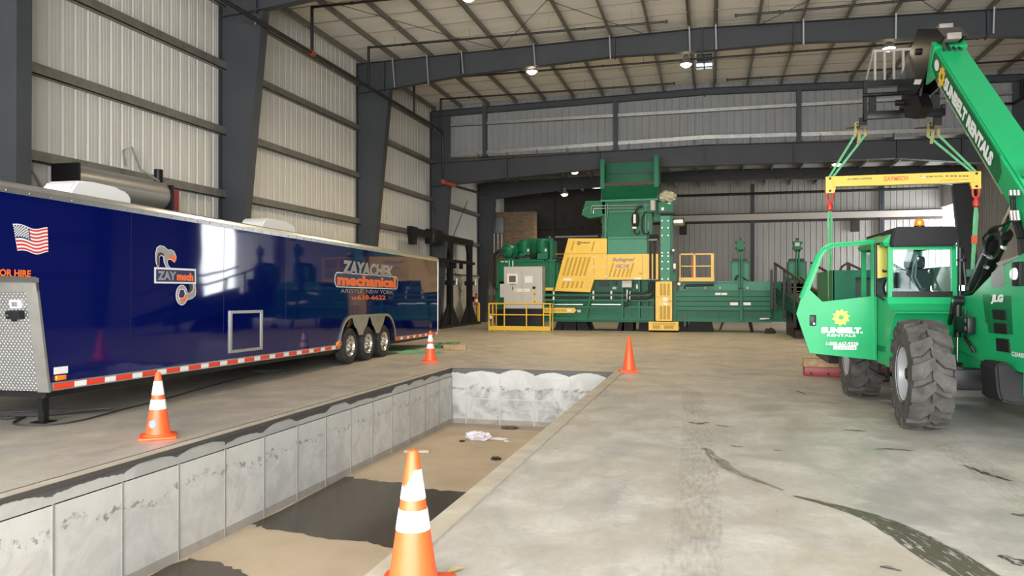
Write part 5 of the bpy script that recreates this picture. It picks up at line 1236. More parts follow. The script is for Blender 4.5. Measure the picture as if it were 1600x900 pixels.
b = MB(); p = [T(px, py, 0, -.12) for px, py in ((1410, 146), (1428, 146), (1436, 168), (1424, 186), (1410, 184), (1405, 160))]; b.prism([q + Vector((.04, 0, 0)) for q in p], (.16, 0, 0)); b.build('coupler', M['black'], tele, 0)
b = MB()
for k in range(4): x = -.11 + .07 * k; b.tube([BP(x, .25, .02), T(1474, 60, 0, x), T(1462, 50, 0, x), T(1452, 62, 0, x), T(1445, 110, 0, x), T(1438, 150, 0, x)], .02, 6)
b.build('hydraulic_hose', M['rubber'], tele)
b = MB(); q = T(1477, 62, 0, -.12); b.bx(-.12, .06, q.y - .08, q.y + .10, q.z - .02, q.z + .07, .01); b.build('hose_clamp', M['clamp'], tele); b = MB(); q = T(1464, 46, 0, -.1); b.bx(-.10, .08, q.y - .10, q.y + .10, q.z - .02, q.z + .05, .01); b.build('hose_clamp', M['clamp'], tele)
b = MB(); q = [T(px, py, 0, -.156) for px, py in ((1430, 124), (1440, 124), (1437, 132), (1427, 132))]; b.prism(q, (.004, 0, 0)); b.build('warning_label', M['white_decal'], tele, 0)
# ---- fork carriage
FY = 14.0 - 9.76 + .2
c0, c1 = T(1349, 187, 1, FY), T(1476, 187, 1, FY)
cx0, cx1, cz = c0.x, c1.x, c0.z; zt_ = T(1410, 125, 1, FY).z; zm_ = T(1410, 147, 1, FY).z; zb_ = T(1410, 76, 1, FY).z
b = MB(); b.bx(cx0, cx1, FY - .05, FY + .05, cz, cz + .13, .008); b.bx(cx0, cx0 + .05, FY - .06, FY + .06, cz - .02, zt_ + .02); b.bx(cx0 + .09, cx0 + .20, FY - .03, FY + .05, cz + .1, zm_); b.bx(cx0, cx0 + .68, FY - .02, FY + .04, zt_ - .1, zt_ + .015)
b.bx(cx1 - .20, cx1 - .08, FY - .03, FY + .05, cz + .1, zt_ - .1); b.bx(cx1 - .05, cx1, FY - .05, FY + .05, cz, cz + .2); b.bx(cx0 + .55, cx0 + .95, FY - .3, FY - .05, cz + .12, cz + .18); b.bx(cx0 + .60, cx0 + .66, FY - .25, FY, cz + .12, zm_); b.bx(cx0 + .86, cx0 + .92, FY - .25, FY, cz + .12, zm_)
b.cyl((cx0 - .02, FY - .05, zm_), (cx1 - .1, FY - .05, zm_), .035, n=12); car = b.build('fork_carriage', M['black'], tele)
b = MB(); xs_ = [T(px, 100, 1, FY + .05).x for px in (1367, 1382, 1396.5, 1411)]
for x in xs_: b.bx(x - .018, x + .018, FY + .03, FY + .07, zt_, zb_)
b.beam((xs_[0] - .03, FY + .05, zb_), (cx0 + .04, FY + .03, zt_), .03, .03); b.bx(xs_[0] - .03, xs_[-1] + .25, FY + .035, FY + .065, zb_ - .02, zb_ + .02); b.build('load_guard', mat('bright_worn_steel', (.42, .41, .39), .3, .7), car, 0, label='bright load guard bars')
for px in (1350.5, 1467.5):
    p = T(px, 195, 1, FY); b = MB(); b.bx(p.x - .06, p.x + .06, FY + .05, FY + .11, p.z, cz + .05); b.build('fork_shank', M['black'], car, 0); b = MB(); d = Vector((0, .985, .17))
    q = Vector((p.x, FY + .05, p.z)); b.prism([q + Vector((-.06, 0, 0)), q + Vector((-.06, 0, -.05)), q + d * 1.1 + Vector((-.06, 0, -.015)), q + d * 1.1 + Vector((-.06, 0, 0))], (.12, 0, 0)); b.build('fork', M['blade'], car, 0)
# ---- cab
cy0, cy1, cxl, cxr = .99, 2.35, -1.07, -.27
zr, zw1, zw0 = 2.40, 2.12, 1.50
b = MB()
for x, y in ((cxl, cy0), (cxr - .06, cy0), (cxl, cy1), (cxr - .06, cy1)):
    q = MB(); q.bx(x, x + .06, y, y + .06, zw0 - .02, zw1 + .05); q.build('cab_post', M['tgreen'], tele, 0)
b.bx(cxl + .02, cxr - .02, cy0, cy0 + .05, zw1 - .02, zw1 + .08); b.build('cab_frame', M['tgreen'], tele, 0)
b = MB(); b.prism([(cxl, cy0 - .03, zw0), (cxl, cy1 + .25, zw0), (cxl, cy1 + .35, .85), (cxl, cy0 + .5, .62), (cxl, cy0 - .25, .62), (cxl, cy0 - .25, 1.20), (cxl, cy0 - .03, 1.40)], (.06, 0, 0)); b.bx(cxl, cxr + .02, cy0 - .03, cy0 + .04, 1.10, zw0); b.bx(cxl, cxr, cy0, cy1 + .2, .78, .86); b.bx(cxr, cxr + .03, cy0, cy1, .8, 1.9); b.build('cab_body', M['tgreen'], tele, 0)
b = MB(); b.prism([(cxl - .05, cy0 - .04, zw1 + .03), (cxl + .15, cy0 - .04, zw1 + .03), (cxl + .15, cy0 - .04, zr - .02), (cxl + .04, cy0 - .04, zr - .08), (cxl - .06, cy0 + .02, zw1 + .09)], (0, 1.35, 0)); b.build('roof_side', M['tgreen'], tele, 0)
va, vc = T(1393, 385, 1, cy0 - .12), T(1496, 386, 1, cy0 - .12); vt = T(1440, 354, 1, cy0 - .12)
b = MB(); b.prism([(va.x, cy0 - .14, va.z), (vc.x - .03, cy0 - .14, va.z), (vc.x, cy0 - .14, va.z + .06), (vc.x, cy0 - .14, vt.z - .02), (vc.x - .03, cy0 - .14, vt.z), (va.x + .06, cy0 - .14, vt.z), (va.x + .02, cy0 - .14, vt.z - .05)], (0, .6, 0)); bmesh.ops.bevel(b.bm, geom=list(b.bm.edges), offset=.015, segments=2, affect='EDGES')
b.prism([(va.x + .06, cy0 + .4, vt.z - .02), (vc.x - .03, cy0 + .4, vt.z - .02), (vc.x - .03, cy0 + .4, va.z), (va.x + .06, cy0 + .4, va.z)], (0, 1.0, 0)); b.build('cab_roof', M['black_rough'], tele)
bc = T(1436.5, 354, 1, cy0 + .05)
b = MB(); b.lathe([(.055, 0), (.06, .01), (.055, .07), (.03, .095), (0, .10)], bc, n=20); o = b.build('beacon', M['amber'], tele)
b = MB(); b.cyl(bc - Vector((0, 0, .015)), bc + Vector((0, 0, .01)), .062, n=20); b.build('beacon_base', M['black'], o)
b = MB(); b.bx(cxl + .06, cxr - .06, cy0 + .01, cy0 + .02, zw0, zw1 - .01); b.build('rear_window', M['glass'], tele, 0)
b = MB(); b.bx(cxl + .06, cxr - .06, cy1 + .02, cy1 + .03, zw0 - .2, zw1 - .01); b.build('windscreen', M['glass'], tele, 0)
b = MB(); b.bx(cxl + .05, cxr - .05, cy0 - .012, cy0 + .0, zw0, zw0 + .075); b.bx(cxl + .22, cxl + .30, cy0 - .02, cy0, zw0 + .04, zw0 + .06); b.build('window_rail', M['black'], tele, 0)
b = MB(); sx = (cxl + cxr) / 2 - .02
b.box((sx, cy0 + .52, 1.35), (.46, .46, .12), None, .04); b.box((sx, cy0 + .27, 1.62), (.44, .12, .50), None, .04); b.box((sx, cy0 + .26, 1.95), (.25, .09, .16), None, .03); b.box((sx, cy0 + .5, 1.1), (.4, .4, .4)); b.build('operator_seat', M['bluegrey'], tele)
b = MB(); b.tube([(sx + .17 * math.cos(R(t)), cy0 + 1.05 + .05 * math.sin(R(t)), 1.62 + .17 * math.sin(R(t))) for t in range(0, 361, 18)], .014, 8); b.cyl((sx, cy0 + 1.05, 1.62), (sx, cy0 + 1.2, 1.3), .02, n=8); b.build('steering_wheel', M['black'], tele)
b = MB(); b.box((sx - .1, cy0 + .12, 2.02), (.22, .06, .14), None, .02); b.tube([(sx - .05, cy0 + .1, 1.95), (sx - .08, cy0 + .08, 1.75), (sx - .02, cy0 + .06, 1.6), (sx + .06, cy0 + .1, 1.58)], .014, 6); b.tube([(sx - .02, cy0 + .1, 1.95), (sx - .04, cy0 + .08, 1.75), (sx + .02, cy0 + .06, 1.62), (sx + .09, cy0 + .1, 1.6)], .014, 6); b.build('cab_heater', M['greybox'], tele)
b = MB(); b.cyl((cxr + .04, cy0 + .0, .95), (cxr + .04, cy0 + .0, 2.12), .035, n=10); b.tube([(cxr + .09, cy0, 1.0), (cxr + .10, cy0 - .02, 1.6), (cxr + .06, cy0, 2.1)], .018, 6)
for z in (1.2, 1.6, 1.95): b.cyl((cxr + .05, cy0 - .02, z), (cxr + .05, cy0 - .02, z + .03), .055, n=10)
b.build('cab_hose', M['black'], tele)
# rear cab wall and mudguard hugging the wheel
b = MB(); b.prism([(cxl - .03, .80, .62), (cxl - .03, .79, .98), (cxl - .03, .72, 1.15), (cxl - .03, .60, 1.27), (cxl - .03, .50, 1.31), (cxl - .03, .52, 1.325), (cxl - .03, .74, 1.34), (cxl - .03, .88, 1.42), (cxl - .03, .92, 1.50), (cxl - .03, 1.00, 1.50), (cxl - .03, 1.00, .62)], (.80, 0, 0)); b.build('mudguard', M['tgreen'], tele, 25)
b = MB(); b.bx(cxl + .77, cxr + .14, .84, .98, .75, 1.50); b.build('cab_rear_panel', M['tgreen'], tele, 0)
# ---- open door, swung out square to the cab
DY = 1.50
def DPt(px, py): return T(px, py, 1, DY)
outer_px = [(1370, 563), (1265, 551.5), (1244.5, 490), (1252, 465), (1277, 398), (1283, 388), (1291, 382), (1302, 379.5), (1366, 374.5), (1370, 378)]
hole_px = [(1265.5, 453), (1285, 471.5), (1361, 463), (1361.5, 381), (1305, 386), (1294, 389), (1287, 397)]
b = MB(); b.holed([DPt(*p) for p in outer_px], [[DPt(*p) for p in hole_px]], (0, .05, 0)); dr = b.build('door', M['tgreen'], tele, 0)
b = MB(); b.tube([DPt(1252, 466) + Vector((0, .025, 0)), DPt(1279, 398) + Vector((0, .025, 0)), DPt(1286, 389.5) + Vector((0, .025, 0)), DPt(1302, 383) + Vector((0, .025, 0)), DPt(1366, 377.5) + Vector((0, .025, 0))], .032, 10); b.tube([DPt(1366, 377) + Vector((0, .025, 0)), DPt(1366, 470) + Vector((0, .025, 0)), DPt(1367, 560) + Vector((0, .025, 0))], .03, 10); b.build('door_tube', M['tgreen'], dr)
b = MB(); a, c = DPt(1265, 509), DPt(1275, 492); b.bx(a.x, c.x, DY - .02, DY + .01, a.z, c.z, .012); hn = b.build('door_handle', M['black'], dr)
b = MB(); q = DPt(1271.5, 505.5); b.cyl(q + Vector((0, -.025, 0)), q + Vector((0, -.018, 0)), .012, n=10); b.build('lock_barrel', M['chrome'], hn)
b = MB(); q = DPt(1314, 496); sun(b, q + Vector((0, -.004, 0)), (1, 0, 0), (0, 0, 1), .118); b.build('sun_emblem', M['yellow'], dr, 0, label='yellow toothed sun emblem on the door')
def dtext(body, px0, px1, pyb, pyt, m, bold, lab, off=-.004):
    a, c, u = DPt(px0, pyb), DPt(px1, pyb), DPt(px0, pyt); b = MB(); b.text(body, (a.x, DY + off, a.z), (1, 0, 0), (0, 0, 1), c.x - a.x, u.z - a.z, bold); return b.build('lettering', m, dr, 0, label=lab)
dtext('SUNBELT.', 1283, 1348, 520.5, 511, M['white_decal'], .07, 'bold white hire company name on the door')
dtext('RENTALS', 1292, 1337, 525.8, 522, M['white_decal'], .02, 'smaller white lettering under the company name')
dtext('1-800-667-9328', 1291, 1341, 539.5, 534, M['white_decal'], .02, 'white telephone number on the door')
b = MB(); a, c = DPt(1302, 546), DPt(1338, 540.3); b.bx(a.x, c.x, DY - .004, DY - .001, a.z, c.z); b.build('number_plate', M['white_decal'], dr, 0)
dtext('10217078', 1304, 1336, 545.3, 541, M['text_purple'], .03, 'fleet number', -.006)
b = MB()
for pyv in (386, 420, 475, 550): q = T(1371, pyv, 1, DY); b.cyl(q + Vector((.02, .0, -.06)), q + Vector((.02, 0, .06)), .022, n=10)
b.build('door_hinge', M['tgreen_d'], dr)
# olive pane and black tube standing in for the cab's side opening
b = MB(); mp_ = [T(px, py, 1, 1.2) for px, py in ((1370.5, 381), (1389, 381.5), (1391, 432), (1371, 435))]; b.prism(mp_, (0, .02, 0)); o = b.build('pane', M['olive'], tele, 0, label='olive yellow pane standing in for the cab side opening')
b = MB(); b.tube([T(px, py, 1, 1.17) for px, py in ((1369, 381), (1389, 381), (1391, 395), (1396, 440), (1396, 455), (1391, 474), (1368, 461))], .014, 8); b.tube([T(px, py, 1, 1.17) for px, py in ((1392, 424), (1380, 424), (1380, 421))], .014, 8); b.tube([T(px, py, 1, 1.17) for px, py in ((1368, 381), (1368, 461))], .016, 8); b.tube([T(px, py, 1, 1.17) for px, py in ((1392, 435), (1389, 455), (1384, 468))], .02, 8); b.build('pane_frame', M['black'], tele)
# step under the door
b = MB(); a, c = T(1352, 562, 0, -1.0), T(1368, 572, 0, -1.0); b.bx(-1.05, -.75, 1.2, 1.75, .42, .46); b.bx(-1.02, -.98, 1.25, 1.3, .42, .7); b.bx(-1.02, -.98, 1.65, 1.7, .42, .7); b.build('cab_step', M['black'], tele, 0)
# right side engine hood
b = MB(); b.prism([(.45, -.35, .95), (.45, 2.2, .75), (.45, 2.3, 1.15), (.45, 1.9, 1.45), (.45, .2, 1.6), (.45, -.3, 1.6)], (.70, 0, 0)); bmesh.ops.bevel(b.bm, geom=list(b.bm.edges), offset=.03, segments=2, affect='EDGES'); b.build('engine_hood', M['tgreen'], tele)
# ------------------------------------------------------------------ spreader beam and slings hanging from the forks
bY = 14.72
sbL, sbR = P(1290, 284, Y=bY), P(1532, 278, Y=bY)
cxm = (sbL.x + sbR.x) / 2; hw = (sbR.x - sbL.x) / 2; bz = sbL.z
sb = thing('spreader_beam', 'yellow lifting spreader beam hanging level below the raised forks', 'spreader beam', (cxm, bY, bz), (0, R(0.0), 0))
b = MB(); b.bx(-hw + .12, hw - .12, -.06, .06, -.10, .085, .004); b.build('beam', M['yellow'], sb, 0)
for sg in (-1, 1):
    b = MB(); x = sg * hw; b.prism([(x, -.035, .085), (x - sg * .3, -.035, .085), (x - sg * .3, -.035, -.10), (x - sg * .17, -.035, -.10), (x - sg * .14, -.035, -.21), (x, -.035, -.21)], (0, .07, 0)); b.mi = 1
    for z in (.05, -.17): b.cyl((x - sg * .07, -.045, z), (x - sg * .07, .045, z), .022, n=12)
    b.build('end_plate', [M['yellow'], M['black']], sb, 0)
def sbtext(body, px0, px1, pyb, pyt, m, bold, lab):
    a, c, u = P(px0, pyb, Y=bY - .064), P(px1, pyb, Y=bY - .064), P(px0, pyt, Y=bY - .064); b = MB(); b.text(body, (a.x - cxm, -.064, a.z - bz), (1, 0, 0), (0, 0, 1), c.x - a.x, u.z - a.z, bold); b.build('lettering', m, sb, 0, label=lab)
sbtext('US CARGO CONTROL', 1324, 1363, 281.4, 278.6, M['dark_decal'], .03, 'small black lettering on the beam')
sbtext('ZAYMECH', 1380, 1419, 283, 276, M['orange_decal'], .04, 'orange lettering on the beam')
sbtext('15,000 LB WLL', 1447, 1474, 277.8, 274.8, M['dark_decal'], .03, 'small black load rating')
b = MB(); a, c = P(1438.5, 277.5, Y=bY - .064), P(1445.5, 274.5, Y=bY - .064); w_ = c.x - a.x
b.mi = 0; b.bx(a.x - cxm, c.x - cxm, -.064, -.061, a.z - bz, c.z - bz); b.mi = 1; b.bx(a.x - cxm, a.x - cxm + w_ * .4, -.066, -.063, (a.z + c.z) / 2 - bz, c.z - bz); b.mi = 2; b.bx(a.x - cxm + w_ * .4, c.x - cxm, -.066, -.063, (a.z + c.z) / 2 - bz - .002, (a.z + c.z) / 2 - bz + .006); b.build('flag_sticker', [M['white_decal'], M['navy_decal'], M['red_decal']], sb, 0)
b = MB()
for px in (1480, 1487, 1493, 1500, 1506, 1511): q = P(px, 275, Y=bY - .064); b.bx(q.x - cxm - .02, q.x - cxm + .02, -.063, -.060, q.z - bz - .01, q.z - bz + .01)
b.bx(hw - .65, hw - .2, -.063, -.060, -.055, -.05); b.build('rating_marks', M['dark_decal'], sb, 0)
def strap(b, pts, w, th=.012, axis=(0, 1, 0)):
    pts = [Vector(p) for p in pts]
    for i in range(len(pts) - 1): b.beam(pts[i], pts[i + 1], w, th, up=axis)
def fork_at(px): p = HM @ (T(px, 195, 1, FY) + Vector((0, .30, .06))); return p
for px, sgn, side, mid_ in ((1350.5, -1, 'left', None), (1467.5, 1, 'right', None)):
    top = fork_at(px); bot = Vector((cxm + sgn * (hw - .07), bY, bz + .05))
    s_ = thing('lifting_sling', 'green webbing sling from the %s fork down to the %s end of the yellow beam' % (side, side), 'sling', (bot.x, bot.y, bot.z), group='upper slings of the spreader beam')
    b = MB(); tp = top - bot
    for k, dx in enumerate((-.08, .08)): strap(b, [Vector((dx * .35, 0, 0)), tp + Vector((dx * 1.05, 0.0, -.18)), tp + Vector((dx * .7, 0, .05))], .038)
    b.build('webbing', M['sling'], s_, 0)
    b = MB(); strap(b, [tp + Vector((-.085, 0, -.20)), tp + Vector((-.06, 0, .04)), tp + Vector((.06, 0, .04)), tp + Vector((.085, 0, -.20))], .05, .02); strap(b, [tp + Vector((-.03, 0, -.32)), tp + Vector((.02, .02, .02))], .05); b.build('wear_sleeve', M['sling_y'], s_, 0)
for sgn, side, px, py in ((-1, 'left', 1296.5, 468), (1, 'right', 1517, 458)):
    top = Vector((cxm + sgn * (hw - .07), bY, bz - .17)); bot = P(px, py, Y=bY)
    s_ = thing('lifting_sling', 'green sling hanging straight down from the shackle at the beam\'s %s end' % side, 'sling', top, group='lower slings of the spreader beam')
    b = MB(); d = bot - top
    for k, dx in enumerate((-.03, .03)): strap(b, [Vector((dx * .5, dx, -.36)), Vector((dx, dx, -.5)), d + Vector((dx * .4, dx, 0))], .04)
    b.build('webbing', M['sling'], s_, 0)
    if sgn > 0: b = MB(); q = d * .50; b.bx(q.x - .045, q.x + .045, -.05, -.04, q.z - .07, q.z + .07); b.build('load_tag', mat('orange_red_tag', (.55, .08, .02), .6), s_, 0)
    sh = thing('shackle', 'red lifting shackle under the %s end of the yellow beam' % side, 'shackle', top, group='red shackles')
    b = MB(); b.tube([(.05 * math.cos(R(t)) * (1 if abs(t) > 0 else 1), 0, -.10 + .09 * math.sin(R(t))) for t in range(180, 361, 15)] , .02, 8); b.cyl((-.05, 0, -.10), (-.05, 0, .02), .02, n=8); b.cyl((.05, 0, -.10), (.05, 0, .02), .02, n=8); b.build('bow', M['shackle'], sh)
    b = MB(); b.cyl((-.085, 0, .0), (.085, 0, 0), .022, n=10); b.build('pin', M['shackle'], sh)
    b = MB(); b.lathe([(.012, -.36), (.05, -.33), (.055, -.27), (.03, -.21), (.02, -.17), (0, -.16)], (0, 0, 0), (0, 0, 1), 12); b.build('swivel', M['shackle'], sh)
# ---- the lifted green conveyor section behind the telehandler
lx0, lx1 = 1.98, 4.75
ld = thing('conveyor_section', 'green open box conveyor section slung behind the telehandler cab', 'conveyor section', (0, 0, 0))
zt2 = P(1330, 422, Y=14.3).z; zl = P(1285, 500, Y=14.3).z
b = MB(); bb = .62
b.bx(lx0 + .25, lx1, 14.3, 14.34, zt2 - .12, zt2); b.prism([(lx0 + .06, 14.3, zt2), (lx0 + .42, 14.3, zt2), (lx0 + .42, 14.3, zt2 - .75), (lx0 + .06, 14.3, zt2 - .75)], (0, .05, 0)); b.bx(lx0 + .04, lx0 + .08, 14.3, 16.2, bb, zt2); b.bx(lx1 - .04, lx1, 14.3, 16.2, bb, zt2)
b.bx(lx0 + .04, lx1, 16.15, 16.2, bb, zt2); b.bx(lx0 + .04, lx1, 14.3, 16.2, bb, bb + .05); b.bx(lx0 + .42, lx1, 14.3, 14.34, bb, zt2 - .75)
b.build('box_shell', M['bgreen'], ld, 0)
b = MB(); b.bx(lx0 + .42, lx1 - .1, 14.9, 14.95, bb + .05, zt2 - .12); b.build('inner_plate', M['bgreen_d'], ld, 0)
b = MB(); b.bx(lx0 + .1, lx0 + .3, 14.22, 14.3, bb, zt2 - .55); b.prism([(lx0 - .02, 14.25, bb - .15), (lx0 + .55, 14.25, bb - .15), (lx0 + .35, 14.25, zt2 - .6), (lx0 + .22, 14.25, zt2 - .6)], (0, .1, 0)); b.bx(lx0, lx1, 14.4, 16.1, .32, bb); b.build('drive_housing', M['black'], ld, 0)
b = MB(); a = P(1313, 417, Y=14.5); c = P(1324, 411, Y=14.5); e = P(1346, 421, Y=14.5); b.tube([Vector((a.x, 14.5, zt2)), Vector((a.x + .02, 14.5, a.z)), Vector((c.x, 14.5, c.z)), Vector((e.x, 14.5, zt2 + .01))], .022, 6); b.bx(c.x, c.x + .05, 14.48, 14.52, zt2 - .05, c.z); b.build('hand_rail', M['rust'], ld, 0)
rb = thing('steel_stand', 'low red steel stand on the floor below the slung conveyor section', 'stand', P(1284, 587, Z=0))
b = MB(); b.bx(-.32, 1.6, -.12, .12, .0, .17, .01); 
b.build('stand_body', M['redbeam'], rb)
b = MB()
for k in range(5): b.cyl((-.2 + .3 * k, -.125, .05), (-.2 + .3 * k, -.118, .05), .025, n=10)
b.build('stand_hole', M['black'], rb)
tm = P(1284, 587, Z=0); b = MB(); b.box((.62, 0, .245), (1.9, .26, .15), None, .006); o = b.build('timber_beam', M['wood']); o.location = tm; tag(o, 'pale timber beam lying on the low red steel stand', 'timber')
# ------------------------------------------------------------------ green baling press at the far end of the hall
BY = 30.9
baler = thing('baling_press', 'large green baling press with tall hopper and yellow guards across the far end', 'baling press', (-3.2, BY, 0))
BO = Vector((-3.2, BY, 0))
def B(px, py, dy=0.0): return P(px, py, Y=BY + dy) - BO
def bb(b, px0, px1, py0, py1, dy0, dy1, bev=0.0):
    """box whose front face (at depth dy0) covers px0..px1, py0..py1"""
    ym = (py0 + py1) / 2; xm = (px0 + px1) / 2
    b.bx(B(px0, ym, dy0).x, B(px1, ym, dy0).x, dy0, dy1, B(xm, py1, dy0).z, B(xm, py0, dy0).z, bev); return b
def bp(b, pts, dy0, dy1): b.prism([B(x, y, dy0) for x, y in pts], (0, dy1 - dy0, 0)); return b
def part(name, m, boxes, parent=None, smooth=0, label=None, bev=0.0, bolts=None):
    b = MB()
    for q in boxes: bb(b, *q, bev=bev)
    return b.build(name, m, parent or baler, smooth, label=label)
G, GD, TE, YE_ = M['bgreen'], M['bgreen_d'], M['teal'], M['yellow']
# pressing chamber, left half
ch = part('press_chamber', G, [(848, 1022, 480, 503, .25, 2.2), (868, 1022, 437, 480, .55, 2.2)])
part('chamber_rib', G, [(848, 1022, 459, 463, .12, .5), (848, 1022, 467, 471, .12, .5), (848, 1022, 478, 481.5, .10, .5), (848, 1022, 496, 500, .1, .5), (848, 968, 488, 489, .2, .5)], ch)
for q_ in ((971, 974, 440, 500, .05, .3), (997, 1000, 438, 500, .05, .3), (1011, 1012.5, 440, 498, .2, .4), (986, 987.5, 478, 500, .2, .4), (864, 867, 455, 500, .05, .3)): part('chamber_post', G, [q_], ch)
b = MB(); bp(b, [(914.5, 499), (917, 499), (924.5, 458), (922, 458)], .04, .25); b.build('chamber_strut', G, ch, 0)
part('rail_pipe', M['galv'], [(862, 911, 475, 476.4, .04, .08), (924, 970, 475, 476.4, .04, .08)], ch)
b = MB()
for x, y in ((865, 457.5), (865, 466), (927, 457), (927, 465), (955, 457), (955, 465), (984, 457.5), (984, 465.5)): bb(b, x - 1.2, x + 1.2, y - 2.5, y + 2.5, .02, .12)
b.build('clamp_block', M['white'], ch, 0)
b = MB()
for x0_, y0_, x1_ in ((866, 457, 925), (866, 465, 925), (928, 457.5, 954), (928, 465, 954), (956, 457.5, 983), (956, 465.5, 1010)): b.cyl(B(x0_, y0_, .07), B(x1_, y0_, .07), .035, n=8)
b.tube([B(985, 458, .0), B(1008, 458, .0), B(1016, 453, 0), B(1017.5, 440, 0)], .055, 8); b.tube([B(985, 466, .0), B(1012, 466, .0), B(1020, 461, 0), B(1022.5, 440, 0)], .055, 8); b.tube([B(982, 452, -.02), B(981, 470, -.02), B(980, 478, -.02), B(974, 479, -.02)], .04, 8)
b.build('hydraulic_hose', M['rubber'], ch)
part('warning_label', M['white'], [(902, 907.5, 484, 488.5, .23, .25), (957, 963, 448, 452, .50, .54), (994, 996.5, 444, 451, .04, .05)], ch)
part('valve_box', M['black'], [(936, 951, 440, 447, .4, .55), (957.5, 963, 440, 445, .3, .55)], ch)
part('junction_box', M['cabinet'], [(972, 987, 438.5, 449, -.05, .2)], ch)
part('pump_pipe', M['galv'], [(979.5, 982, 453, 474, -.03, .02)], ch, 0)
# black feet
feet = [[(866, 511.5), (871, 500), (880, 500), (880, 511.5)], [(878, 513), (880, 500), (902, 500), (902, 513)], [(900, 512), (901, 500), (915, 500), (921.5, 512)],
        [(963, 512), (968, 501), (975, 501), (975, 512)], [(971, 516), (973, 503), (989, 503), (989, 516)], [(997, 516), (999, 503), (1016, 503), (1016, 516)], [(1062, 516), (1062, 503), (1074, 503), (1074, 516)], [(1073, 517), (1077, 503), (1112, 503), (1116, 517)]]
for f_ in feet:
    q = [B(x, y, .3) for x, y in f_]; zmin = min(p.z for p in q)
    b = MB(); b.prism([Vector((p.x, p.y, 0 if p.z < zmin + .25 else p.z)) for p in q], (0, 1.4, 0)); b.build('foot', M['black_rough'], baler, 0)
b = MB()
for (a0, a1) in (((1129.5, 503), (1124, 515)), ((1170.5, 503), (1174.5, 515)), ((1173, 503), (1176.5, 515))):
    p, q = B(*a0, .5), B(*a1, .5); q.z = .0; b.beam(p, q, .09, .09)
b.build('prop_leg', M['rust'], baler, 0)
part('base_plate', M['black_rough'], [(1016, 1064, 503, 510, .5, 1.5)])
# yellow guards
b = MB(); bp(b, [(888, 372.5), (948, 372.5), (948, 437), (928, 437), (922, 456.5), (866.5, 454.5)], -.12, .5); gl_ = b.build('side_guard', YE_, baler, 0)
b = MB(); bb(b, 948.3, 1028.3, 397, 437, -.16, .5); g2 = b.build('front_guard', YE_, baler, 0)
b = MB(); bb(b, 868, 948, 396.2, 396.9, -.125, -.1); bb(b, 927.5, 928.2, 398, 436, -.125, -.1); b.build('panel_gap', M['yellow_d'], gl_, 0)
b = MB(); bb(b, 1003.5, 1004.2, 397, 437, -.165, -.15); bb(b, 1014.5, 1015.2, 397, 437, -.165, -.15); bb(b, 998, 1003.5, 426.5, 427.6, -.19, -.16); b.build('panel_gap', M['yellow_d'], g2, 0)
def slots(b, lst, dy):
    for x0_, y0_, x1_, y1_, w_ in lst: bp(b, [(x0_, y0_), (x0_ + w_, y0_), (x1_ + w_, y1_), (x1_, y1_)], dy, dy + .02)
b = MB(); slots(b, [(886.5 + 6.6 * k - 0, 402, 878.2 + 6.6 * k, 431, 3.4) for k in range(6)] + [(880 + 7.2 * k, 439.5, 877 + 7.2 * k, 450, 3.2) for k in range(5)] + [(895.5, 377, 891.5, 392, 2.4), (927.5, 377, 923.5, 392, 2.4)], -.128); b.build('louvre', M['yellow_d'], gl_, 0)
b = MB(); slots(b, [(957, 411, 950.5, 433, 2.5), (961.5, 420, 957, 433, 2.8), (968, 420, 963.5, 433, 2.8), (974.5, 420, 970, 433, 2.8), (981, 420, 976.5, 433, 2.8), (988.5, 411, 982, 433, 2.5)], -.168); b.build('louvre', M['yellow_d'], g2, 0)
b = MB()
for y in (401.5, 417, 432): bb(b, 927, 929.5, y - 1, y + 1, -.14, -.12); bb(b, 945.8, 948, y - 1, y + 1, -.14, -.12)
b.build('hinge', M['white'], gl_, 0)
def bt(body, px0, px1, pyb, pyt, m, bold, shear, dy, par, lab):
    a, c, u = B(px0, pyb, dy), B(px1, pyb, dy), B(px0, pyt, dy); b = MB(); b.text(body, (a.x, dy, a.z), (1, 0, 0), (0, 0, 1), c.x - a.x, u.z - a.z, bold, shear); return b.build('lettering', m, par, 0, label=lab)
bt('Bollegraaf', 957, 992.5, 410.5, 402.5, M['text_purple'], .03, .25, -.165, g2, 'violet grey maker name on the yellow guard')
bt('HBC140', 961.5, 983, 419, 412.8, M['text_purple'], .04, .25, -.165, g2, 'violet grey model number on the yellow guard')
bt('Bollegraaf', 908, 922, 381, 377.8, M['dark_decal'], .03, 0, -.125, gl_, 'small dark maker name')
b = MB(); bb(b, 902.3, 906.8, 377.3, 382.5, -.125, -.12); b.build('maker_mark', M['dark_decal'], gl_, 0)
b = MB(); bb(b, 903.6, 905.5, 378.6, 381.2, -.13, -.125); b.build('maker_mark', YE_, gl_, 0)
part('warning_label', M['white'], [(880, 893, 435, 438.5, -.13, -.12)], gl_); part('warning_label', M['white'], [(991, 1002, 434, 436.8, -.17, -.16)], g2)
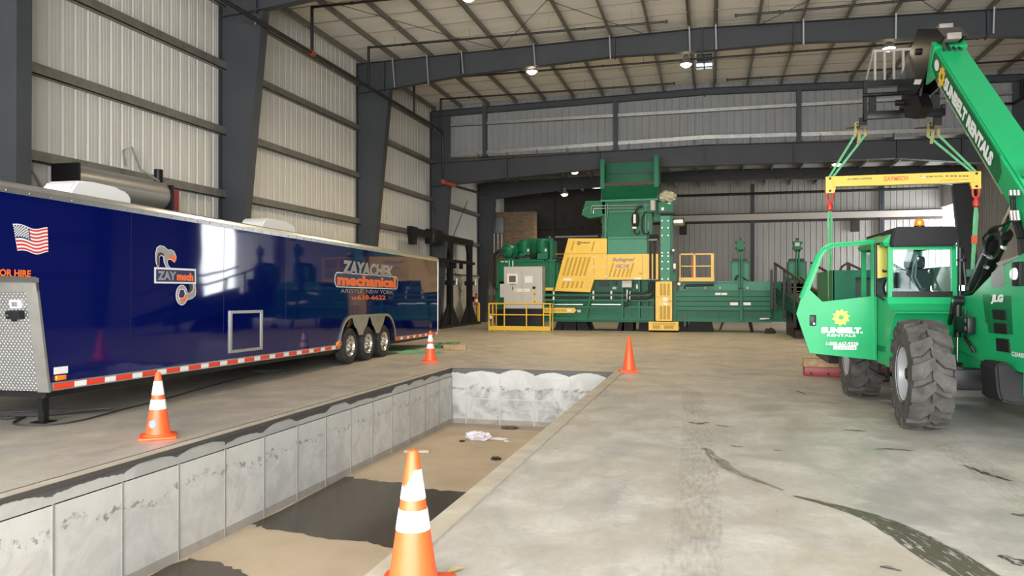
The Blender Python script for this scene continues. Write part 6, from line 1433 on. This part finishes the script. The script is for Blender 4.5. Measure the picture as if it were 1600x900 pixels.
# press tower below the hopper
tw = part('press_tower', TE, [(949, 1011, 370, 398, .0, 1.5)]); part('tower_post', G, [(945, 949.5, 333, 398, -.05, .3), (1011, 1019, 333, 372, -.05, .3), (941, 945, 333, 373, .1, 1.2)], tw)
part('tower_front', G, [(949, 1011, 331, 371, .02, 1.3), (941, 1026, 313, 333, .0, 1.3)], tw)
part('tower_flange', TE, [(938, 1028, 311, 314, -.12, 1.3), (947, 1012, 370, 372.5, -.05, .3), (949, 1011, 329.5, 331, -.03, .2), (945, 947, 318, 372, -.09, 0), (1008, 1010, 318, 372, -.09, 0)], tw)
b = MB(); bp(b, [(915, 314), (946, 313.5), (946, 336), (919, 340), (908.5, 335.5)], .0, .8); bp(b, [(908.5, 335.5), (919, 341), (946, 337), (946, 335.5), (919, 339.5)], -.08, .1); b.build('side_bracket', G, baler, 0)
b = MB(); b.tube([B(924, 334, -.05), B(924, 323, -.05), B(925.5, 321.5, -.05), B(1014, 320.5, -.05)], .022, 6); b.tube([B(927.5, 334, -.05), B(927.5, 325.5, -.05), B(1000, 325, -.05)], .022, 6); b.tube([B(949.5, 318, -.05), B(949.5, 340, -.05), B(947.5, 343, -.05), B(947.5, 362, -.05)], .022, 6); b.tube([B(1013, 343, -.05), B(1013, 360, -.05)], .03, 6)
for x in (911, 914, 917.5): b.cyl(B(x, 329 - (x - 911) * .6, -.03), B(x + 1, 328.5 - (x - 911) * .6, -.03), .03, n=6)
b.build('hydraulic_pipe', M['galv'], baler)
b = MB(); b.tube([B(x, y, -.12) for x, y in ((1004, 322), (997, 324), (994, 329), (993, 334))], .05, 8); b.tube([B(x, y, -.12) for x, y in ((991, 354), (991, 362), (994, 366), (998, 366), (999, 361))], .03, 8); b.tube([B(x, y, -.12) for x, y in ((1009, 330), (1004, 340), (1003.5, 358), (1006, 365), (1012, 366), (1014, 362))], .035, 8); b.lathe([(.02, -.32), (.13, -.22), (.16, 0), (.13, .22), (.02, .3)], B(992.8, 343, -.12), (0, 0, 1), 16); b.build('filter_and_hose', M['rubber'], baler)
b = MB(); b.box(B(991.5, 342, -.3), (.10, .05, .36), None, .02); b.box(B(991.5, 356, -.2), (.16, .1, .08), None, .01); b.build('filter_label', M['white'], baler)
b = MB(); b.cyl(B(1020, 329, -.12), B(1020, 313.5, -.12), .11, n=16); b.build('accumulator', M['cabinet'], baler)
b = MB(); b.cyl(B(1016.2, 436, -.22), B(1016.2, 376, -.22), .045, n=10); b.cyl(B(1022.6, 436, -.22), B(1022.6, 376, -.22), .05, n=10); b.build('riser_hose', M['rubber'], baler)
b = MB(); bb(b, 1013.5, 1027, 373.5, 376, -.3, .0); bb(b, 1013, 1025, 436, 437.5, -.3, -.1); b.build('hose_bracket', M['greybox'], baler, 0)
b = MB(); bb(b, 1014, 1028, 366, 374, -.15, .2); b.build('valve_block', M['black_rough'], baler, 0)
# hopper, open to the front
hd0, hd1 = -.6, .62
b = MB()
zt_h, zl_h, zb_h = B(985, 247, hd0).z, B(985, 289.5, hd0).z, B(985, 312, hd0).z
xl0, xl1, xr0, xr1 = B(938, 268, hd0).x, B(944.5, 268, hd0).x, B(1022, 268, hd0).x, B(1029, 268, hd0).x
b.prism([(xl0, hd0, zl_h - .05), (xl0, hd1, zl_h - .05), (xl0, hd1, zt_h), (xl0, hd0, zt_h)], (.05, 0, 0)); b.prism([(xr1 - .05, hd0, zl_h - .05), (xr1 - .05, hd1, zl_h - .05), (xr1 - .05, hd1, zt_h + .05), (xr1 - .05, hd0, zt_h + .05)], (.05, 0, 0))
b.bx(xl0, xl1, hd0 - .02, hd0 + .04, zl_h - .1, zt_h); b.bx(xr0, xr1, hd0 - .02, hd0 + .04, zl_h - .1, zt_h + .06)
b.bx(xl0, xr1, hd1 - .05, hd1, zl_h, zt_h + .03); hop = b.build('hopper', G, baler, 0)
b = MB(); q = [(939.5, 290), (1028, 289), (1027, 312), (941, 312)]; b.poly([B(939.5, 290, hd0), B(1028, 289, hd0), B(1026, 312, -.05), B(941, 312, -.05), B(939.5, 290, hd0) + Vector((0, .04, 0)), B(1028, 289, hd0) + Vector((0, .04, 0)), B(1026, 312, -.05) + Vector((0, .04, 0)), B(941, 312, -.05) + Vector((0, .04, 0))], [(0, 1, 2, 3), (7, 6, 5, 4), (0, 4, 5, 1), (1, 5, 6, 2), (2, 6, 7, 3), (3, 7, 4, 0)])
p0, p1 = B(940, 290, hd0), B(1028, 290, hd0)
for (x) in (xl0, xr1 - .04): b.poly([Vector((x, hd0, zl_h)), Vector((x, hd1, zl_h)), Vector((x, hd1, zb_h)), Vector((x, -.05, zb_h)), Vector((x + .04, hd0, zl_h)), Vector((x + .04, hd1, zl_h)), Vector((x + .04, hd1, zb_h)), Vector((x + .04, -.05, zb_h))], [(0, 1, 2, 3), (7, 6, 5, 4), (0, 4, 5, 1), (1, 5, 6, 2), (2, 6, 7, 3), (3, 7, 4, 0)])
b.build('hopper_chute', G, hop, 0)
b = MB(); b.bx(xl1 - .02, xr0 + .02, hd0 + .0, hd0 + .08, zl_h, zl_h + .12); 
for k in range(6): x = xl1 + (xr0 - xl1) * (k + .5) / 6; b.cyl((x, hd0 - .03, zl_h - .02), (x, hd0, zl_h - .02), .03, n=8)
b.build('rubber_lip', mat('dark_brown_rubber_lip', (.05, .035, .028), .6), hop, 0)
b = MB(); zz = B(985, 263, hd0).z; b.bx(xl1, xr0, hd1 - .09, hd1 - .05, zz - .03, zz + .02); b.build('hopper_seam', GD, hop, 0)
# right column, box and plastic bundle
cl = part('right_column', TE, [(1032, 1047, 337, 440, -.05, .35)]); part('column_edge', G, [(1047, 1051, 337, 440, .0, .3), (1051, 1056, 416, 440, .05, .3), (1022, 1032, 332, 345, .1, .4)], cl)
b = MB()
for y in (345, 356, 368, 395, 400, 409, 420, 436):
    for x in (1034.5, 1044): q = B(x, y, -.05); b.cyl(q, q + Vector((0, -.03, 0)), .028, n=8)
b.build('bolt_head', M['galv'], cl)
eb = part('electrical_box', G, [(1029, 1051.5, 316, 331, -.1, .4)], baler, 0); part('box_label', M['white'], [(1043.5, 1048, 317, 318.5, -.11, -.1)], eb); part('box_label', M['white'], [(1033, 1037.5, 324, 328.5, -.11, -.1)], eb); part('box_shelf', M['black'], [(1026, 1054, 331, 334, -.1, .4)], eb)
b = MB(); r_ = bmesh.ops.create_icosphere(b.bm, subdivisions=3, radius=.30); rg = random.Random(4)
for v in r_['verts']: k = 1 + rg.uniform(-.22, .22); v.co = Vector((v.co.x * 1.25 * k, v.co.y * .8 * k, v.co.z * .72 * k))
o = b.build('wrapped_cable_end', M['plastic_wrap'], baler, 0); o.location = B(1042, 307.5, .1)
b = MB(); b.lathe([(.06, -.1), (.16, 0), (.17, .35), (.12, .42)], B(1053, 347, .1), (1, 0, 0), 16); b.build('foil_sleeve', M['alu'], baler)
b = MB(); bb(b, 1047, 1053, 390, 397, -.1, .1); bb(b, 1051, 1056, 412, 426, .0, .1); b.build('sensor', M['black'], baler, 0)
b = MB(); b.box(B(1054, 416, -.08), (.10, .06, .22), None, .02); b.cyl(B(1061, 443.5, -.1), B(1061, 443.5, -.02), .06, n=16); b.cyl(B(1052, 391, -.12), B(1052, 391, .0), .05, n=10); b.build('gauge', M['white'], baler)
# yellow mesh cabinet and its base
yc_ = part('tying_cabinet', YE_, [(1024.3, 1050, 440, 501.5, -.25, .3)]); b = MB()
for x in (1031, 1036.5, 1042.5):
    bb(b, x, x + 4, 443, 461.5, -.26, -.25); bb(b, x, x + 4, 478, 499, -.26, -.25)
bb(b, 1026, 1047, 463.5, 464, -.255, -.25); bb(b, 1044, 1049, 469.5, 470.5, -.29, -.25); b.build('louvre', M['yellow_d'], yc_, 0)
part('warning_label', M['white'], [(1036, 1043, 464.5, 470.5, -.26, -.25), (1036.5, 1043, 473, 477, -.26, -.25)], yc_)
yb_ = part('cabinet_base', YE_, [(1013.5, 1060, 503, 516.3, -.35, .4)]); b = MB()
for x0_, x1_ in ((1020, 1031), (1037.5, 1052.5)): bb(b, x0_, x1_, 508.5, 513.5, -.36, -.35)
for x in range(1020, 1056, 4): bb(b, x, x + 2.5, 504.5, 507.5, -.36, -.35)
b.build('louvre', M['yellow_d'], yb_, 0)
# right half of the chamber: bale channel
cr = part('bale_channel', G, [(1052, 1205, 486, 503, .3, 2.0), (1056, 1205, 486, 487, .5, 2.0)]); part('rib_shade_core', GD, [(1056, 1205, 453, 487, .5, 2.0)], cr)  # darker green core paints in the shade between the ribs

part('channel_rail', TE, [(1062, 1205, 440, 454, .45, 2.0), (1119, 1169, 439, 441, .4, 1.0)], cr); 
b = MB(); b.tube([B(1070, 451, .3), B(1071, 446, .3), B(1115, 445, .3)], .05, 8); bb(b, 1055, 1119, 440, 441.2, .3, .5); b.build('channel_pipe', M['black'], cr)
part('channel_rib', G, [(1057, 1156, 456, 463, .15, .5), (1057, 1156, 464.2, 470, .15, .5), (1057, 1156, 472, 477.8, .15, .5), (1057, 1156, 479, 485, .15, .5), (1161, 1205, 456, 463, .15, .5), (1161, 1205, 464.2, 470, .15, .5), (1161, 1205, 472, 477.8, .15, .5), (1161, 1205, 479, 485, .15, .5), (1052, 1205, 493, 494.3, .25, .5), (1052, 1057, 450, 502, .2, .5)], cr)
b = MB()
for x in (1072, 1102, 1125, 1168): bb(b, x - .8, x + .8, 448, 451.5, .38, .46)
b.build('channel_bolt', M['white'], cr, 0)
part('channel_post', GD, [(1090, 1090.8, 487, 503, .25, .4), (1123, 1123.8, 487, 503, .25, .4), (1069, 1071.5, 486, 510, .2, .3)], cr)
part('warning_label', M['white'], [(1117.5, 1126, 457.5, 461, .13, .15), (1127, 1136, 457.5, 461, .13, .15), (1141, 1153, 472.5, 477, .13, .15), (1161.5, 1173, 472.5, 477, .13, .15)], cr)
b = MB(); b.cyl(B(1187, 498.5, .1), B(1202, 498, .1), .065, n=12); b.build('outlet_pipe', M['galv'], cr)
# tying heads
for nm, x0_, dyo in (('first', 1156.5, 0), ('second', 1246, .6)):
    k = x0_ - 1156.5
    te = part('tying_unit', TE, [(1143 + k, 1170.5 + k, 409, 441, .6 + dyo, 1.4 + dyo)], baler, 0)
    part('unit_edge', G, [(1142 + k, 1143.6 + k, 409, 441, .55 + dyo, .65 + dyo), (1169.5 + k, 1171 + k, 409, 441, .55 + dyo, .65 + dyo), (1142 + k, 1171 + k, 408.3, 410, .55 + dyo, .65 + dyo)], te)
    part('unit_cap', M['black'], [(1144.5 + k, 1167.5 + k, 404, 408.3, .65 + dyo, 1.2 + dyo)], te)
    part('unit_stem', G, [(1154 + k, 1156 + k, 388, 452, .3 + dyo, .5 + dyo), (1158 + k, 1160.3 + k, 388, 452, .3 + dyo, .5 + dyo), (1153.5 + k, 1161 + k, 450, 453, .3 + dyo, .5 + dyo)], te)
    if k == 0: part('lower_stem', G, [(1156, 1160.3, 453, 502, .05, .3)], te)
    b = MB(); bb(b, 1151.5 + k, 1162 + k, 377, 390, .25 + dyo, .6 + dyo); bb(b, 1154.5 + k, 1159 + k, 374.5, 378, .3 + dyo, .5 + dyo)
    for sx_ in (1150.5, 1162.5):
        for y in (379, 388): q = B(sx_ + k, y, .3 + dyo); b.cyl(q + Vector((-.04, 0, 0)), q + Vector((.04, 0, 0)), .05, n=8)
    bb(b, 1152 + k, 1161.5 + k, 390, 393, .3 + dyo, .5 + dyo); hd_ = b.build('unit_head', G, te, 0)
    part('motor_cap', M['black'], [(1154.5 + k, 1158.8 + k, 371.8, 374.8, .32 + dyo, .5 + dyo)], hd_)
    if k: part('head_label', M['cabinet'], [(1152.5 + k, 1160 + k, 379, 384.5, .23 + dyo, .25 + dyo)], hd_)
    b = MB(); b.beam(B(1157 + k, 431, .4 + dyo), B(1170 + k, 440, .5 + dyo), .05, .05); b.tube([B(1156 + k, 430, .35 + dyo), B(1151 + k, 432, .35 + dyo), B(1148.5 + k, 438, .35 + dyo)], .05, 6); b.build('unit_hose', M['rust'], te, 0)
part('end_guard', YE_, [(1221, 1262, 443, 463, .9, 1.5)], baler, 0); part('channel_end', G, [(1205, 1270, 440, 503, .9, 2.0)], baler, 0)
b = MB()
for y in (448.5, 455): bb(b, 1221, 1262, y, y + .7, .88, .9)
b.build('panel_gap', M['yellow_d'], baler, 0)
# yellow service platform on the channel
po = Vector((0, .5, 0)) * 0
b = MB()
def pbx(x0_, x1_, y0_, y1_, d0, d1): b.bx(B(x0_, 420, d0).x, B(x1_, 420, d0).x, d0, d1, B(1088, y1_, d0).z, B(1088, y0_, d0).z)
pbx(1061, 1116, 433.5, 439.7, .4, 1.6); pf = b.build('service_platform', YE_, baler, 0, label='yellow railed service platform')
for d in (.42, 1.55):
    b = MB()
    for x in (1062.5, 1085, 1113.5): pbx(x - .8, x + .8, 396, 434, d, d + .05)
    pbx(1062, 1115, 396, 398, d, d + .05); pbx(1062, 1115, 415, 416.6, d, d + .05)
    if d < 1: pbx(1083.5, 1086.8, 398, 434, .38, .42); pbx(1111, 1115.5, 397, 434, .38, .5)
    b.build('guard_rail', YE_, pf, 0)
b = MB(); pbx(1080.5, 1082.8, 394, 434, 1.4, 1.45); b.build('red_post', M['shackle'], pf, 0)
b = MB(); pbx(1062, 1067, 440, 441.5, .4, 1.5); pbx(1110, 1115, 440, 441.5, .4, 1.5); b.build('platform_foot', YE_, pf, 0)
# ------------------------------------------------------------------ hydraulic power unit, left of the press
pu = thing('hydraulic_power_unit', 'green oil tank with three motors on top, behind the grey control cabinet', 'power unit', BO + Vector((B(820, 500).x, .5, 0)))
PO = Vector((B(820, 500).x, .5, 0))
def upart(name, m, boxes, parent=None, smooth=0, bev=0.0):
    b = MB()
    for q in boxes: bb(b, *q, bev=bev)
    bmesh.ops.translate(b.bm, vec=-PO, verts=b.bm.verts); return b.build(name, m, parent or pu, smooth)
def ubuild(b, name, m, parent=None, smooth=35):
    bmesh.ops.translate(b.bm, vec=-PO, verts=b.bm.verts); return b.build(name, m, parent or pu, smooth)
tk = upart('oil_tank', G, [(779, 867, 408, 455, .5, 2.2), (775, 790, 440, 482, .5, 1.5), (866, 872, 410, 450, .8, 2)])
upart('tank_rim', G, [(776.5, 869, 405.5, 408.5, .42, 2.25), (777, 780, 408, 472, .42, .6), (850, 852, 405, 452, .42, .5), (854.5, 856, 405, 452, .42, .5)], tk)
upart('tank_bolt', M['white'], [(782, 787, 408.3, 409.6, .4, .42), (789, 793.5, 408.3, 409.6, .4, .42), (795, 796, 407, 416, .4, .44), (800.5, 801.8, 407, 416, .4, .44)], tk)
upart('power_unit_base', M['black'], [(773, 832, 484, 511, .55, 1.8), (832, 847, 484, 497, .8, 1.8)])
for x0_, x1_ in ((810.5, 829.5), (837.5, 857)):
    b = MB(); cx_ = (x0_ + x1_) / 2; q0, q1 = B(cx_, 404, 1.0), B(cx_, 378, 1.0); r_ = (B(x1_, 390, 1.0).x - B(x0_, 390, 1.0).x) / 2; h_ = q1.z - q0.z
    b.lathe([(r_ * .9, -.05), (r_ * .9, h_ * .35), (r_, h_ * .37), (r_, h_ * .92), (r_ * .85, h_ * 1.08), (r_ * .3, h_ * 1.16), (0, h_ * 1.17)], q0, (0, 0, 1), 24); mo = ubuild(b, 'motor', G)
    b = MB(); bb(b, cx_ - 8, cx_ + 8, 396, 406, .42, .7); bb(b, cx_ - 1, cx_ + 8, 387, 396, .45, .7); ubuild(b, 'terminal_box', G, mo, 0)
    b = MB(); bb(b, cx_ + 4, cx_ + 6.5, 389, 393, .43, .45); ubuild(b, 'motor_label', M['white'], mo, 0)
b = MB(); bb(b, 824, 864, 372.5, 405, 1.75, 1.85); bb(b, 859, 863.5, 375, 405, .8, 1.75); ubuild(b, 'back_plate', G, None, 0)
b = MB(); q = B(797, 392, .7); r_ = .30
b.lathe([(0, -.4), (r_ * .6, -.38), (r_, -.25), (r_, -.1), (r_ * .8, -.08), (r_ * .8, .1), (r_, .12), (r_, .3), (r_ * .5, .35)], q, (.35, .9, .1), 20); b.bx(q.x - .18, q.x + .25, q.y - .1, q.y + .3, q.z - .42, q.z); bb(b, 800, 807, 380, 404, .8, 1.2); ubuild(b, 'pump', G, None)
b = MB(); bb(b, 821, 837, 396, 405, .45, .8)
for k in range(5): q = B(822 + 3.5 * k, 400, .42); b.cyl(q, q + Vector((0, -.06, 0)), .06, n=8)
ubuild(b, 'valve_manifold', M['black_rough'])
b = MB()
for k in range(4):
    o = 2.6 * k
    b.tube([B(x, y, .35 + .12 * k) for x, y in ((790 - o, 392), (779 - o * .8, 391 + o), (770 + o * .4, 398 + o), (769 + o * .5, 420), (768 + o * .6, 440), (771 + o * .5, 449), (777, 452))], .045, 7)
b.tube([B(x, y, .4) for x, y in ((800, 404), (806, 400), (820, 402), (826, 400))], .045, 7); b.tube([B(x, y, .4) for x, y in ((777, 400), (786, 398), (792, 402))], .05, 7); ubuild(b, 'hydraulic_hose', M['rubber'])
b = MB()
for x in (861, 868, 874): b.tube([B(x, 404, .9), B(x + 4, 403, .9), B(x + 8, 407, .9), B(x + 9, 412, .9)], .05, 7)
ubuild(b, 'hydraulic_hose', M['rubber'])
ub_ = upart('tank_sight_bar', YE_, [(848, 864.5, 449.5, 453.8, .4, .55)])
# ------------------------------------------------------------------ grey control cabinet
cco = BO + Vector((B(816, 480, -.3).x, -.3, 0))
cc = thing('control_cabinet', 'light grey two-door control cabinet with a screen, in front of the oil tank', 'cabinet', cco)
def cbuild(b, name, m, parent=None, smooth=0):
    bmesh.ops.translate(b.bm, vec=BO - cco, verts=b.bm.verts); return b.build(name, m, parent or cc, smooth)
b = MB(); bb(b, 787.3, 847.3, 416.5, 482.3, -.3, .35, .01); cbuild(b, 'cabinet_body', M['cabinet'])
b = MB(); bb(b, 788.3, 846.5, 482, 511, -.05, .3); cbuild(b, 'plinth', M['black'])
doors = []
for x0_, x1_ in ((788, 815), (815.5, 844.5)):
    b = MB(); bb(b, x0_, x1_, 417.5, 481.5, -.325, -.3, .006); doors.append(cbuild(b, 'cabinet_door', M['cabinet']))
b = MB(); bb(b, 781, 788, 443.5, 464.5, -.32, .0, .006); cbuild(b, 'side_box', M['cabinet'])
b = MB(); bb(b, 792.5, 809, 427.5, 443, -.335, -.325); sc_ = cbuild(b, 'screen_frame', M['white'], doors[0])
b = MB(); bb(b, 795.3, 805.8, 431, 441, -.34, -.335); sc2 = cbuild(b, 'screen', mat('brown_grey_screen', (.16, .12, .09), .2), doors[0])
b = MB()
for x in (798, 801, 804): bb(b, x - .7, x + .7, 443.6, 445.2, -.34, -.325)
bb(b, 800.2, 801.3, 448, 453, -.35, -.325); cbuild(b, 'push_button', M['black'], doors[0])
b = MB(); bb(b, 820, 832, 431.5, 441.5, -.332, -.325); cbuild(b, 'white_sheet', M['white'], doors[1])
b = MB(); bb(b, 804.5, 815, 451, 456, -.333, -.325); cbuild(b, 'warning_label', M['white'], doors[0]); b = MB(); bb(b, 815.5, 827.5, 451, 456, -.333, -.325); cbuild(b, 'warning_label', M['white'], doors[1])
for d_, x0_ in ((doors[0], 807), (doors[1], 819)):
    b = MB(); bp(b, [(x0_ - 2, 455), (x0_ + 2, 455), (x0_, 451.5)], -.337, -.333); cbuild(b, 'warning_triangle', YE_, d_)
b = MB(); bb(b, 832, 836.5, 447.5, 451.5, -.345, -.325); cbuild(b, 'main_switch', M['black'], doors[1])
b = MB(); bb(b, 832.3, 837.8, 456, 461.5, -.333, -.325); cbuild(b, 'warning_label', YE_, doors[1]); b = MB(); bb(b, 832.3, 837.8, 468.3, 473.3, -.333, -.325); cbuild(b, 'warning_label', YE_, doors[1])
b = MB(); bp(b, [(834, 460.5), (836.5, 460.5), (835.2, 457)], -.336, -.333); bp(b, [(834, 472.5), (836.5, 472.5), (835.2, 469.5)], -.336, -.333); cbuild(b, 'warning_triangle', M['dark_decal'], doors[1])
# yellow arrow arm lying along the press
b = MB(); bp(b, [(848, 481), (897, 481), (900.5, 485), (897, 489), (848, 489)], -.05, .12); ar_ = b.build('locking_arm', YE_, baler, 0)
b = MB()
for x in (853, 858, 863, 868, 873, 878, 882.5): q = B(x, 485, -.05); b.cyl(q, q + Vector((0, -.006, 0)), .05, n=12)
b.build('arm_hole', M['yellow_d'], ar_, 0); part('warning_label', M['white'], [(886.5, 893, 483, 487, -.06, -.05)], ar_)
# ------------------------------------------------------------------ yellow floor railing
ra, rc = P(762.5, 515, Z=0), P(860, 515, Z=0); RY = 30.15
xa, xc = P(764, 500, Y=RY).x, P(859.5, 500, Y=RY).x; zr_ = P(810, 474.5, Y=RY).z
fr_ = thing('guard_railing', 'yellow two-rail safety railing on the floor in front of the grey control cabinet', 'railing', (xa, RY, 0))
L = xc - xa
b = MB(); b.bx(0, L, -.015, .015, .02, .20); b.bx(-.015, .015, 0, 1.1, .02, .20); b.build('kick_plate', YE_, fr_, 0)
n_ = 4
for xx in [0, .62, (P(788, 500, Y=RY).x - xa), (P(822.5, 500, Y=RY).x - xa), (P(849, 500, Y=RY).x - xa), L]:
    pass
for xx, yy in ((0, 0), (P(788, 500, Y=RY).x - xa, 0), (P(822.5, 500, Y=RY).x - xa, 0), (P(849, 500, Y=RY).x - xa, 0), (L, 0), (0, 1.1), (0, .55), (L, .5)):
    b = MB(); b.cyl((xx, yy, 0), (xx, yy, zr_), .028, n=8); b.build('post', YE_, fr_)
b = MB(); b.cyl((0, 0, zr_), (L, 0, zr_), .03, n=8); b.cyl((0, 0, zr_), (0, 1.1, zr_), .03, n=8); b.cyl((L, 0, zr_), (L, .5, zr_), .03, n=8); b.build('top_rail', YE_, fr_)
b = MB(); zm = P(810, 492, Y=RY).z; b.cyl((0, 0, zm), (L, 0, zm), .025, n=8); b.cyl((0, 0, zm), (0, 1.1, zm), .025, n=8); b.cyl((L, 0, zm), (L, .5, zm), .025, n=8); b.build('mid_rail', YE_, fr_)
b = MB(); q = P(766.5, 496, Y=RY); b.lathe([(0, -.05), (.06, -.03), (.07, 0), (.03, .03)], (q.x - xa, -.03, q.z), (0, -1, 0), 12); b.build('rail_reflector', M['white'], fr_)
# ------------------------------------------------------------------ black infeed conveyor, sloping down towards the viewer
cv = thing('inclined_conveyor', 'dark inclined conveyor with a handrail, between the press and the open green door', 'conveyor', (2.85, 30.3, 0))
co = Vector((2.85, 30.3, 0))
def C(px, py, Y): return P(px, py, Y=Y) - co
t0, t1 = C(1210, 411, 30.3), C(1292, 466, 25.0)
dirv = t1 - t0
b = MB(); b.beam(t0, t1, .06, .07); b.beam(t0 + Vector((1.3, 0, 0)), t1 + Vector((1.3, 0, 0)), .06, .07); b.build('handrail', M['rust'], cv, 0)
def on(t, dz=0): return t0 + dirv * t + Vector((0, 0, dz))
b0 = 1.15
for t in (0.0, .02, .22, .44, .66, .88):
    dx = -.1 if t == 0 else 0
    b = MB(); p = on(t); b.bx(p.x + dx - .05, p.x + dx + .05, p.y - .05, p.y + .05, max(.02, p.z - b0 - .6), p.z - (.25 if t == 0 else 0)); b.build('rail_post', M['black'], cv, 0)
b = MB(); b.prism([on(-.02, -b0 + .25), on(1.0, -b0 + .45), on(1.0, -b0 + .05) , on(-.02, -b0 - .35)], (.05, 0, 0)); b.prism([on(-.02, -b0 + .25) + Vector((1.3, 0, 0)), on(1.0, -b0 + .45) + Vector((1.3, 0, 0)), on(1.0, -b0 + .05) + Vector((1.3, 0, 0)), on(-.02, -b0 - .35) + Vector((1.3, 0, 0))], (.05, 0, 0))
for k in range(12): p = on(k / 12 + .02, -b0 + .12); b.cyl(p + Vector((-.02, 0, 0)), p, .03, n=6)
b.build('side_frame', M['bgreen_d'], cv, 0)
b = MB(); b.prism([on(-.02, -b0 + .0), on(1.0, -b0 + .3), on(1.0, -b0 + .27), on(-.02, -b0 - .03)], (1.3, 0, 0)); b.build('belt', M['rubber'], cv, 0)
b = MB(); p = on(0, 0); b.prism([Vector((-.12, -.3, 0)), Vector((-.12, -2.6, 0)), Vector((-.12, -2.4, .3)), Vector((-.12, -.3, 1.35))], (1.45, 0, 0)); b.bx(-.15, .0, -.3, .1, 0, 2.1); b.build('support_frame', M['black'], cv, 0)
b = MB(); b.bx(-.10, .5, -2.75, -2.6, .0, .25); b.build('end_roller_box', M['rust'], cv, 0)
q = P(1203, 521, Z=0); b = MB(); r_ = bmesh.ops.create_icosphere(b.bm, subdivisions=3, radius=.16); rg = random.Random(9)
for v in r_['verts']: k = 1 + rg.uniform(-.2, .2); v.co = Vector((v.co.x * k * 1.2, v.co.y * k, max(0, v.co.z * k + .05)))
o = b.build('debris_clump', M['rust'], smooth=0); o.location = q; tag(o, 'small brown clump of debris on the floor at the foot of the inclined conveyor', 'debris')
# ------------------------------------------------------------------ bollard and extinguisher by the brick pier
q = P(747.5, 504, Z=0); bo = thing('bollard', 'yellow steel bollard by the brown brick pier', 'bollard', q)
b = MB(); b.cyl((0, 0, 0), (0, 0, .98), .085, n=16); b.lathe([(.085, .98), (.06, 1.03), (0, 1.05)], n=16); b.build('post', YE_, bo)
b = MB(); b.cyl((0, 0, 0), (0, 0, .02), .14, n=16); b.build('base_plate', YE_, bo)
fx, fy = -11.0, 38.75
q = P(744, 469, X=-11.62); fy = q.y; fe = thing('fire_extinguisher', 'red fire extinguisher hanging on the dark column behind the yellow bollard', 'fire extinguisher', (q.x, fy, q.z - .28))
b = MB(); b.lathe([(.0, 0), (.085, .01), (.095, .04), (.095, .42), (.06, .50), (.03, .53), (.03, .56)], n=18); b.build('cylinder', M['shackle'], fe)
b = MB(); b.bx(-.03, .03, -.03, .03, .55, .62); b.bx(-.02, .02, -.14, 0, .60, .63); b.tube([(.03, 0, .58), (.12, 0, .5), (.13, 0, .2)], .014, 6); b.build('valve_and_hose', M['black'], fe)
b = MB(); b.lathe([(.0965, .18), (.0965, .33)], n=18); b.build('label', M['white'], fe)
b = MB(); b.bx(-.17, -.09, -.05, .05, .2, .45); b.build('wall_bracket', M['black'], fe, 0)
# plywood lining low on the wall behind the gantry
b = MB(); ya, yc = 32.6, 38.4; b.bx(XL + .16, XL + .19, ya, yc, .0, 2.35)
for k in range(1, 5): pass
struct(b.build('trim_10', simple_noise_mat('pale_plywood_lining', (.36, .33, .28), (.47, .44, .38), 2.0, .8, .1, 0, (1, .4, 3)), smooth=0), 'pale lining boards low on the wall behind the gantry frame', 'wall lining')
